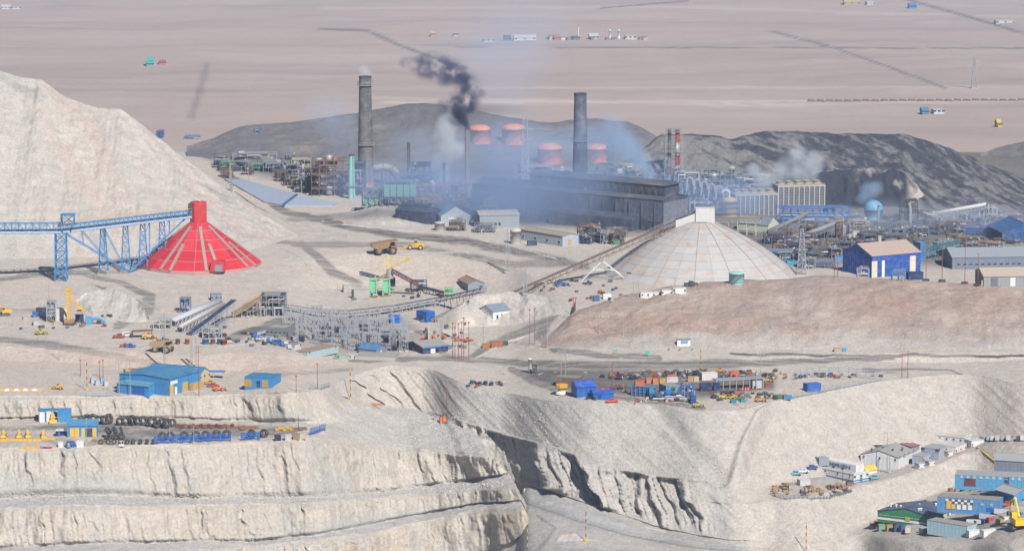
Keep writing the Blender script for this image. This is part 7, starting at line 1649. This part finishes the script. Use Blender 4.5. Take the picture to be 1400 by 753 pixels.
pickup('orange-red car parked in front of the azure gabled store', 1377, 691, 5, paint('#d85a3c')); pickup('yellow-orange small truck at the left corner of the green hall', 1205, 716, 10, paint('#e89a30', .7)); pickup('red pickup at the left corner of the green hall', 1198, 719, 10, paint('#d8503c'))
for lb, u_, v_, c_, h_ in (('mint green box in front of the green hall', 1202, 726, '#8fb8a0', 2.6), ('tan crate in front of the green hall', 1213, 726, '#c8a860', 2.4), ('navy and red box in front of the green hall', 1223, 727, '#3a4870', 3.2), ('blue box in front of the green hall', 1232, 727, '#4a6a9a', 2.4)): container(lb, u_, v_, 10, 2.6, h_, 2.4, paint(c_), cat='box', name='equipment_box')
pickup('cream van parked in front of the green hall', 1242, 728, 80, paint('#e4dcc8'), name='van', cat='van', van=True, sc=1.2)
container('white container in front of the cyan store, left', 1325, 735, 20, 5, 2.8, 2.6, WHITE); container('white container in front of the cyan store, right', 1345, 735, 30, 6.4, 2.8, 2.6, WHITE)
t = thing('retaining_wall', 'curved white retaining wall right of the cyan store', 'wall', pos(1325, 722)); Pw = [pos(u_, v_) - t.location for u_, v_ in ((1322, 718), (1340, 712), (1360, 704), (1380, 698), (1400, 696))]
for a, b in zip(Pw, Pw[1:]): d_ = (b - a); MB().box(((a.x + b.x) / 2, (a.y + b.y) / 2, (a.z + b.z) / 2 + .6), (d_.length + .15, .4, 2.0), math.atan2(d_.y, d_.x)).build('panel', paint('#e0dedc', .7), t)
excavator('yellow crawler crane at the lower right edge', 1392, 722, 100, mat('bright_yellow', (.66, .42, .02), .5, 0, .12), 1.7)
for i, (u_, v_, c_) in enumerate([(1335, 718, '#dcdcd8'), (1352, 714, '#d8503c'), (1345, 716, '#3a62a8'), (1365, 716, '#c8a860')]): container(['white', 'red', 'blue', 'tan'][i] + ' crate in the yard behind the curved white wall', u_, v_, 25, 2.2, 1.8, 1.8, paint(c_), cat='crate', name='crate')
t = thing('stairway', 'yellow stairway running down the slope below the camp blocks', 'stairs', pos(1336, 612)); Ps = [pos(u_, v_, .5) - t.location for u_, v_ in ((1336, 612), (1345, 620), (1355, 628), (1364, 635))]
for a, b in zip(Ps, Ps[1:]):
    MB().bar(a, b, .7).build('flight', paint('#e0c060', .7), t)
    MB().bar(a + Vector((.6, 0, 1)), b + Vector((.6, 0, 1)), .14).build('handrail', paint('#e0c060', .7), t)

for i, (u_, v_, c_, lb) in enumerate([(1270, 637, '#e6e6e6', 'white site box below the low grey-blue block'), (1256, 640, '#dfe3e8', 'pale site box at the right corner of the white warehouse'), (1296, 624, '#e8e4e0', 'white site box in front of the workshop block'), (1334, 606, '#ececec', 'white site box behind the red-skirted blocks'), (1345, 604, '#e0e0e0', 'white site box nearest the parked cars'), (1176, 655, '#e8e8e8', 'white site box at the corner of the courtyard building'),
        (1396, 706, '#4fa4e0', 'azure site box beside the yellow crane'), (1330, 684, '#c4c8cc', 'grey site box behind the chequered hall'), (1345, 682, '#5aa0dc', 'azure site box behind the chequered hall, right'), (1316, 690, '#d8d8d4', 'pale site box beside the red tank'), (1372, 712, '#e4e4e0', 'white site box behind the curved wall'), (1286, 730, '#8aa0b0', 'slate site box in front of the cyan store'), (1262, 729, '#b8b8b0', 'pale grey site box right of the cream van')]):
    t = building(lb, u_, v_, 9, 6, 30, 5, wall=paint(c_, .7), roof=paint('#c8c8c4'), kind='flat', name='site_box', cat='cabin', ribs=False, windows=[('A', 2, .8, .5, .5)]); dims(t)
# ================================================================== poles and masts
REDP_, GREYP = paint('#a8525a'), paint('#b8b8ba')
PO = [(81, 493, 33, GREYP, 'power', 'grey power pole beside the left haul road'), (110, 514, 22, REDP_, 'mast', 'red pole left of the striped yellow pole'), (119, 533, 43, YELLOW, 'striped', 'yellow and black striped pole left of the workshop'), (136, 516, 22, REDP_, 'mast', 'red pole right of the striped yellow pole, first'), (141, 516, 24, REDP_, 'mast', 'red pole right of the striped yellow pole, second'),
      (163, 541, 46, GREYP, 'lamp', 'white lamp pole at the left front corner of the workshop'), (178, 540, 48, GREYP, 'lamp', 'white lamp pole in front of the workshop'), (272, 541, 72, REDP_, 'power', 'tall thin red pole right of the workshop'), (434, 531, 34, REDP_, 'mast', 'red pole above the right end of the tyre terrace'), (405, 536, 22, REDP_, 'mast', 'short red pole right of the azure hut'), (479, 547, 44, YELLOW, 'striped', 'yellow pole standing at the crag foot'),
      (611, 578, 40, paint('#8a6a58'), 'mast', 'brown pole on the end of the promontory'), (619, 491, 50, REDP_, 'mast', 'red pole in the cluster, first from left'), (622, 491, 44, REDP_, 'mast', 'red pole in the cluster, second from left'), (627, 492, 50, REDP_, 'mast', 'red pole in the cluster, third from left'), (631, 492, 52, REDP_, 'mast', 'red pole in the cluster, fourth from left'), (634, 492, 58, REDP_, 'mast', 'red pole in the cluster, tallest'), (641, 492, 52, REDP_, 'mast', 'red pole in the cluster, rightmost'),
      (661, 476, 34, GREYP, 'lamp', 'white lamp pole beside the mid road'), (724, 471, 48, REDP_, 'mast', 'red pole at the bend of the mid road, left'), (731, 470, 48, REDP_, 'mast', 'red pole at the bend of the mid road, right'), (784, 423, 16, RED, 'mast', 'short red pole below the hill cabins, left'), (787, 423, 16, RED, 'mast', 'short red pole below the hill cabins, right'), (748, 475, 44, GREYP, 'lamp', 'grey lamp pole inside the road bend'),
      (767, 524, 46, GREYP, 'lamp', 'grey lamp pole behind the yellow hopper'), (773, 513, 44, GREYP, 'lamp', 'tall grey lamp pole right of the white silo'), (837, 534, 38, REDP_, 'mast', 'pole with red top beside the royal blue sheds'), (958, 510, 36, YELLOW, 'striped', 'yellow pole beside the dark yard'), (911, 547, 30, GREYP, 'lamp', 'lamp pole in front of the turquoise workshop'), (936, 552, 34, GREYP, 'lamp', 'lamp pole in front of the machinery bay'), (1040, 528, 46, GREYP, 'power', 'power pole at the right end of the canopy'), (1019, 560, 30, GREYP, 'power', 'power pole at the terrace edge'), (868, 553, 20, REDP_, 'mast', 'short red pole at the terrace edge'),
      (866, 410, 26, GREYP, 'power', 'power pole in front of the hill cabins, left'), (873, 408, 26, GREYP, 'power', 'power pole in front of the hill cabins, middle'), (923, 402, 24, GREYP, 'power', 'power pole at the highest hill cabin'), (819, 456, 24, GREYP, 'power', 'power pole on the flank of the brown hill, left'), (828, 456, 24, GREYP, 'power', 'power pole on the flank of the brown hill, middle'), (852, 458, 28, GREYP, 'power', 'power pole on the flank of the brown hill, right'),
      (1141, 379, 32, REDP_, 'mast', 'red pole left of the royal blue building, left'), (1145, 379, 32, REDP_, 'mast', 'red pole left of the royal blue building, right'), (1266, 384, 52, REDP_, 'tyre_foot', 'power pole with a tyre foot, nearest the royal blue building'), (1288, 385, 62, REDP_, 'tyre_foot', 'power pole with a tyre foot on the crest, second'), (1319, 388, 58, REDP_, 'tyre_foot', 'power pole with a tyre foot on the crest, third'), (1337, 390, 44, REDP_, 'tyre_foot', 'power pole with a tyre foot on the crest, fourth'),
      (1233, 516, 38, REDP_, 'power', 'thin red pole pair above the right slope, left'), (1241, 516, 38, REDP_, 'power', 'thin red pole pair above the right slope, right'), (1213, 646, 56, GREYP, 'lamp', 'tall grey lamp pole in front of the white warehouse'), (1216, 646, 40, GREYP, 'plain', 'shorter grey pole beside the tall lamp pole'), (1152, 661, 22, DSTEEL, 'plain', 'dark pole in front of the courtyard building'), (1102, 756, 44, YELLOW, 'striped', 'yellow and black striped pole above the pit road at the right'), (801, 739, 46, YELLOW, 'striped', 'yellow and black striped pole in the middle of the pit road'), (721, 757, 46, YELLOW, 'striped', 'yellow and black striped pole by the promontory foot'),
      (232, 605, 22, GREYP, 'plain', 'short white pole in front of the racks'), (265, 607, 26, GREYP, 'plain', 'white pole in front of the blue tyre racks'), (408, 592, 26, DSTEEL, 'plain', 'dark pole on the tyre terrace'), (81, 609, 40, GREYP, 'lamp', 'white lamp pole in front of the kiosk'), (118, 607, 36, GREYP, 'plain', 'thin white pole in front of the azure hut'), (340, 246, 26, GREYP, 'lamp', 'lamp pole beside the upper haul road, left'), (412, 264, 22, GREYP, 'lamp', 'lamp pole beside the upper haul road, right'), (221, 471, 42, GREYP, 'lamp', 'lamp pole among the hooded conveyors')]
for u_, v_, h_, m_, k_, lb in PO: pole(lb, u_, v_, h_, m_, k_, r=.13 if k_ != 'striped' else .17)
lattice('lattice radio mast behind the blue workshop', 225, 505, 78, 3.0, GREYP, .5, 12, t_=.1); lattice('lattice radio mast right of the cream building, left', 262, 503, 42, 3.2, GREYP, .6, 10, t_=.1); lattice('lattice radio mast right of the cream building, right', 268, 503, 42, 2.4, GREYP, .6, 10, t_=.1)
lattice('tall lattice power pylon beside the dome on the right', 1096, 376, 64, 13, paint('#b4bcc8'), .3, 9, 2, name='pylon', cat='pylon', t_=.22); lattice('slim lattice pylon on the pale ground left of the conveyor', 694, 372, 60, 7, paint('#b8bcc4'), .25, 9, 2, name='pylon', cat='pylon', t_=.14); lattice('lattice pylon beneath the inclined conveyor', 718, 402, 36, 6, paint('#b8bcc4'), .4, 7, 1, name='pylon', cat='pylon', t_=.14)
lattice('faint far pylon on the desert plain at the right', 1332, 121, 44, 8, GREYP, .2, 8, 2, name='pylon', cat='pylon', t_=.3)

# ================================================================== things on the desert plain
PLN = [(694, 56, 9, 6, '#3f7a90', 'teal', 'far teal and white shed on the plain'), (718, 56, 30, 4, '#e4e4e4', 'w', 'far long white shed on the plain'), (668, 58, 14, 3, '#c8d0d4', 'w', 'far pale shed left of the teal one'), (592, 50, 6, 3, '#d8b48c', 't', 'far tan hut on the plain'), (623, 50, 6, 3, '#d8d8d8', 'w', 'far white hut on the plain'), (762, 55, 8, 3, '#c87a5c', 'r', 'far reddish plant block left of the white silos'), (788, 55, 10, 4, '#5f8ab0', 'b', 'far blue plant block left of the white silos'), (812, 54, 12, 4, '#c0bcb8', 'w', 'far grey plant block beside the white silos'), (862, 54, 14, 4, '#d8dce0', 'w', 'far white plant block right of the white silos'),
       (205, 91, 9, 8, '#4fc0b4', 'tq', 'far turquoise square tank house on the plain'), (222, 89, 9, 5, '#d86a80', 'p', 'far pink house beside the turquoise one'), (8, 13, 12, 3, '#e0e0e4', 'w', 'far white shed at the upper left, left one'), (22, 13, 12, 3, '#dcdce0', 'w', 'far white shed at the upper left, right one'), (1165, 7, 22, 4, '#c8b48c', 't', 'far tan shed at the top right'), (1190, 7, 10, 4, '#e4e4e4', 'w', 'far white shed at the top right'), (1248, 12, 10, 4, '#4a8ac8', 'b', 'far small blue shed at the top right'), (1375, 33, 26, 4, '#d0dcdc', 'w', 'far pale shed at the right edge'), (1266, 157, 9, 4, '#4f90b8', 'b', 'far blue box on the plain above the slag heap'), (1284, 156, 14, 5, '#e4ecec', 'w', 'far white box on the plain above the slag heap'), (1367, 174, 5, 4, '#e8cc60', 'y', 'far yellow box on the plain')]
for i, (u_, v_, w_, h_, c_, _, lb) in enumerate(PLN):
    t = building(lb, u_ - w_ / 2, v_, w_, h_, 4, depth=12, wall=paint(c_), roof=paint('#d0d0d0' if _ == 'w' else c_), kind='gable' if i % 2 else 'flat', ridge='A', pitch=.2, name='far_shed', cat='building', ribs=False, windows=[('A', 3, 1.5, 2, 1.2)]); dims(t)
for u_, lb in ((834, 'white far silo on the plain, left of the pair'), (846, 'white far silo on the plain, right of the pair')): tank(lb, u_, 53, 1.6, 11, mat('bright_white', (.78, .78, .78), .6, 0, .05), .5, False, name='silo', cat='silo', n=12)
stack('thin far mast between the blue plant and the silos', 791, 54, 18, .8, .5, WHITE, ladder=False, name='mast', cat='mast')
rr = random.Random(21)
for i in range(16):
    t = building('tiny far plant hut in the cluster on the plain', rr.uniform(748, 880), 54.5 + rr.uniform(-1, 1.2), rr.uniform(2.5, 6), rr.uniform(2, 4), 4, depth=8, wall=paint(rr.choice(['#c8c8c8', '#5f8ab0', '#c87a5c', '#e0e0e0', '#8a94a0', '#b8a088'])), kind='flat', name='far_hut', cat='building', ribs=False, group='tiny huts of the far plant on the plain'); dims(t)
for i in range(24): u_ = 1110 + i * 12.5; o = MB().prism([(-4, -1), (4, -1), (2, 1.2), (-2.6, 1.4)], -2, 2).build('soil_pile', paint('#8a7468')); o.location = pos(u_, 139 + rr.uniform(-.3, .3) - i * .05); o['category'] = 'soil pile'; o['group'] = 'soil piles in a line on the plain'; o['label'] = 'small dark soil pile in the straight line across the plain'

# ================================================================== loose boulders
def boulders(name, spots, label, m, seed):
    r = random.Random(seed); b = MB()
    for u_, v_, s in spots:
        p = hit(u_, v_)
        if p is None: continue
        pts = [Vector((r.uniform(.5, 1) * math.cos(a) * math.cos(e), r.uniform(.5, 1) * math.sin(a) * math.cos(e), r.uniform(.5, .9) * math.sin(e))) * s + p for e in (-.6, .3) for a in (0, 1.25, 2.5, 3.8, 5.0)] + [p + Vector((0, 0, s * .8)), p - Vector((0, 0, s * .6))]
        b.add(pts, [(i, (i + 1) % 5, 5 + (i + 1) % 5, 5 + i) for i in range(5)] + [(5 + i, 5 + (i + 1) % 5, 10) for i in range(5)] + [((i + 1) % 5, i, 11) for i in range(5)])
    o = b.build(name, m); o['kind'] = 'stuff'; o['label'] = label; o['category'] = 'boulders'
r = random.Random(4); sp = []
for i in range(900): u_ = r.uniform(0, 690); sp.append((u_, 686 - max(0, u_ - 430) * .085 + r.gauss(-4, 4), r.uniform(.25, .8)))
for i in range(700): sp.append((r.uniform(470, 650), r.uniform(565, 612), r.uniform(.2, .7)))
for i in range(500): sp.append((r.uniform(0, 600), r.uniform(735, 748), r.uniform(.2, .6)))
boulders('boulders', sp, 'fallen stones lying on the benches of the promontory', EARTH_ROCK if False else mat('stone', (.38, .36, .33), .95, 0, .2, .3), 5)
sp = []
for i in range(900): u_ = r.uniform(640, 1000); sp.append((u_, 560 + (u_ - 640) * .28 + r.gauss(0, 22), r.uniform(.2, .6)))
for i in range(600): u_ = r.uniform(1050, 1400); sp.append((u_, 640 - (u_ - 1050) * .13 + r.gauss(0, 18), r.uniform(.15, .5)))
for i in range(500): sp.append((r.uniform(850, 1400), r.uniform(440, 482), r.uniform(.2, .6)))
for i in range(500): sp.append((r.uniform(0, 340), r.uniform(355, 470), r.uniform(.15, .5)))
for i in range(400): sp.append((r.uniform(430, 760), r.uniform(340, 470), r.uniform(.15, .5)))
boulders('stones', sp, 'loose stones scattered on the slopes', MATS['stone'], 6)
# ================================================================== smoke and steam
def smoke_mat(name, col, dens, core=.25, scale=.06, thr=(.42, .62), aniso=0.0):
    m = bpy.data.materials.new(name); m.use_nodes = True; t = m.node_tree; t.nodes.remove(t.nodes['Principled BSDF']); N, L_ = t.nodes.new, t.links.new
    tc = N('ShaderNodeTexCoord'); ge = N('ShaderNodeNewGeometry')
    ln = N('ShaderNodeVectorMath'); ln.operation = 'LENGTH'; L_(tc.outputs['Object'], ln.inputs[0])
    fo = N('ShaderNodeMapRange'); fo.interpolation_type = 'SMOOTHSTEP'; fo.inputs[1].default_value = 1.0; fo.inputs[2].default_value = core; L_(ln.outputs['Value'], fo.inputs[0])
    n = N('ShaderNodeTexNoise'); n.inputs['Scale'].default_value = scale; n.inputs['Detail'].default_value = 4; n.inputs['Roughness'].default_value = .6; L_(ge.outputs['Position'], n.inputs['Vector'])
    nr = N('ShaderNodeMapRange'); nr.inputs[1].default_value = thr[0]; nr.inputs[2].default_value = thr[1]; L_(n.outputs['Fac'], nr.inputs[0])
    mu = N('ShaderNodeMath'); mu.operation = 'MULTIPLY'; L_(fo.outputs[0], mu.inputs[0]); L_(nr.outputs[0], mu.inputs[1])
    md = N('ShaderNodeMath'); md.operation = 'MULTIPLY'; md.inputs[1].default_value = dens; L_(mu.outputs[0], md.inputs[0])
    pv = N('ShaderNodeVolumePrincipled'); pv.inputs['Color'].default_value = (*col, 1); pv.inputs['Anisotropy'].default_value = aniso
    L_(md.outputs[0], pv.inputs['Density']); L_(pv.outputs[0], t.nodes['Material Output'].inputs['Volume'])
    return m
_ico = bmesh.new(); bmesh.ops.create_icosphere(_ico, subdivisions=2, radius=1.0)
_me = {}
def plume(label, D, puffs, m, squash=1.0, cat='smoke'):
    if m.name not in _me:
        me = bpy.data.meshes.new('puff'); _ico.to_mesh(me); me.materials.append(m); _me[m.name] = me
    p0 = at_d(puffs[0][0], puffs[0][1], D); t = thing('smoke_plume', label, cat, p0)
    for u_, v_, r_ in puffs:
        p = at_d(u_, v_, D); k = mpp(p)
        o = bpy.data.objects.new('puff', _me[m.name]); COL.objects.link(o); o.parent = t; o.location = p - p0
        rx, rz_ = (r_ if isinstance(r_, tuple) else (r_, r_)); o.scale = (rx * k, max(rx, rz_) * k * squash, rz_ * k)
BLK = smoke_mat('black_smoke', (.07, .10, .22), .45, core=0.0, scale=.13, thr=(.45, .72))
WHT = smoke_mat('white_steam', (.88, .94, 1.0), .2, scale=.05, thr=(.32, .66))
BLU = smoke_mat('blue_smoke', (.52, .74, 1.0), .16, scale=.045, thr=(.30, .68))
SMG = smoke_mat('blue_smog', (.50, .67, 1.0), .045, scale=.02, thr=(.25, .75))
SM2 = smoke_mat('thin_blue_smoke', (.62, .76, 1.0), .022, scale=.02, thr=(.3, .75))
BK2 = smoke_mat('fresh_black_smoke', (.06, .075, .15), .7, core=.1, scale=.14, thr=(.2, .55))
SM3 = smoke_mat('far_blue_smoke', (.60, .74, 1.0), .010, scale=.015, thr=(.3, .75))
plume('fresh black smoke leaving the mouth of the thin rusty chimney', 2195, [(639, 175, 5), (637, 170, 7), (634, 165, 9), (630, 159, 11), (625, 152, 12)], BK2)
plume('black smoke curling left and up from the thin rusty chimney', 2215, [(634, 168, 12), (628, 160, 18), (622, 151, 26), (612, 144, 20), (632, 138, 26), (643, 126, 26), (638, 112, 24), (626, 102, 22), (608, 97, 30), (590, 92, 28), (573, 90, 20), (645, 148, 18), (556, 86, 14)], BLK)
plume('white steam column rising behind the thin chimney', 2265, [(604, 236, 16), (606, 215, (20, 24)), (608, 190, (20, 26)), (612, 170, (20, 20)), (600, 245, 20), (622, 205, 18)], WHT)
plume('faint white puff at the mouth of the tallest chimney', 2275, [(500, 100, (11, 8)), (497, 95, 9)], WHT)
plume('blue smoke drifting up left from the right end of the smelter hall', 2150, [(892, 252, 8), (888, 238, 14), (878, 222, 19), (862, 206, 25), (848, 190, 26), (840, 172, 20)], BLU)
plume('pale steam above the cooling towers', 2200, [(1065, 240, 22), (1082, 228, 26), (1100, 236, 24), (1112, 222, 20), (1045, 245, 20), (1030, 232, 14), (1090, 212, 18)], WHT)
plume('light blue smoke puff over the blue gas holder', 2180, [(1188, 262, 18), (1199, 258, 14), (1178, 272, 11)], BLU)
plume('thin blue smog hanging over the whole smelter', 2125, [(650, 262, (120, 66)), (760, 268, (150, 70)), (860, 260, (130, 64)), (700, 205, (100, 66)), (580, 250, (90, 52)), (820, 190, (70, 50)), (990, 270, (110, 50)), (500, 250, (80, 46))], SMG, .55)
plume('tall thin bluish smoke column drifting over the plain between the chimneys', 2760, [(690, 130, (80, 50)), (700, 90, (90, 70)), (715, 40, (100, 70)), (630, 70, (80, 60))], SM3, .8)
plume('thin grey-blue veil behind the chimneys', 2320, [(450, 160, (50, 44)), (470, 190, (50, 46)), (590, 200, (90, 40)), (700, 200, (100, 40)), (800, 200, (100, 40)), (880, 208, (70, 36))], SM2, .8)
plume('bluish dust haze over the concentrator behind the royal blue building', 2090, [(1120, 320, (110, 50)), (1230, 310, (120, 46)), (1340, 312, (110, 44))], SM2, .8)
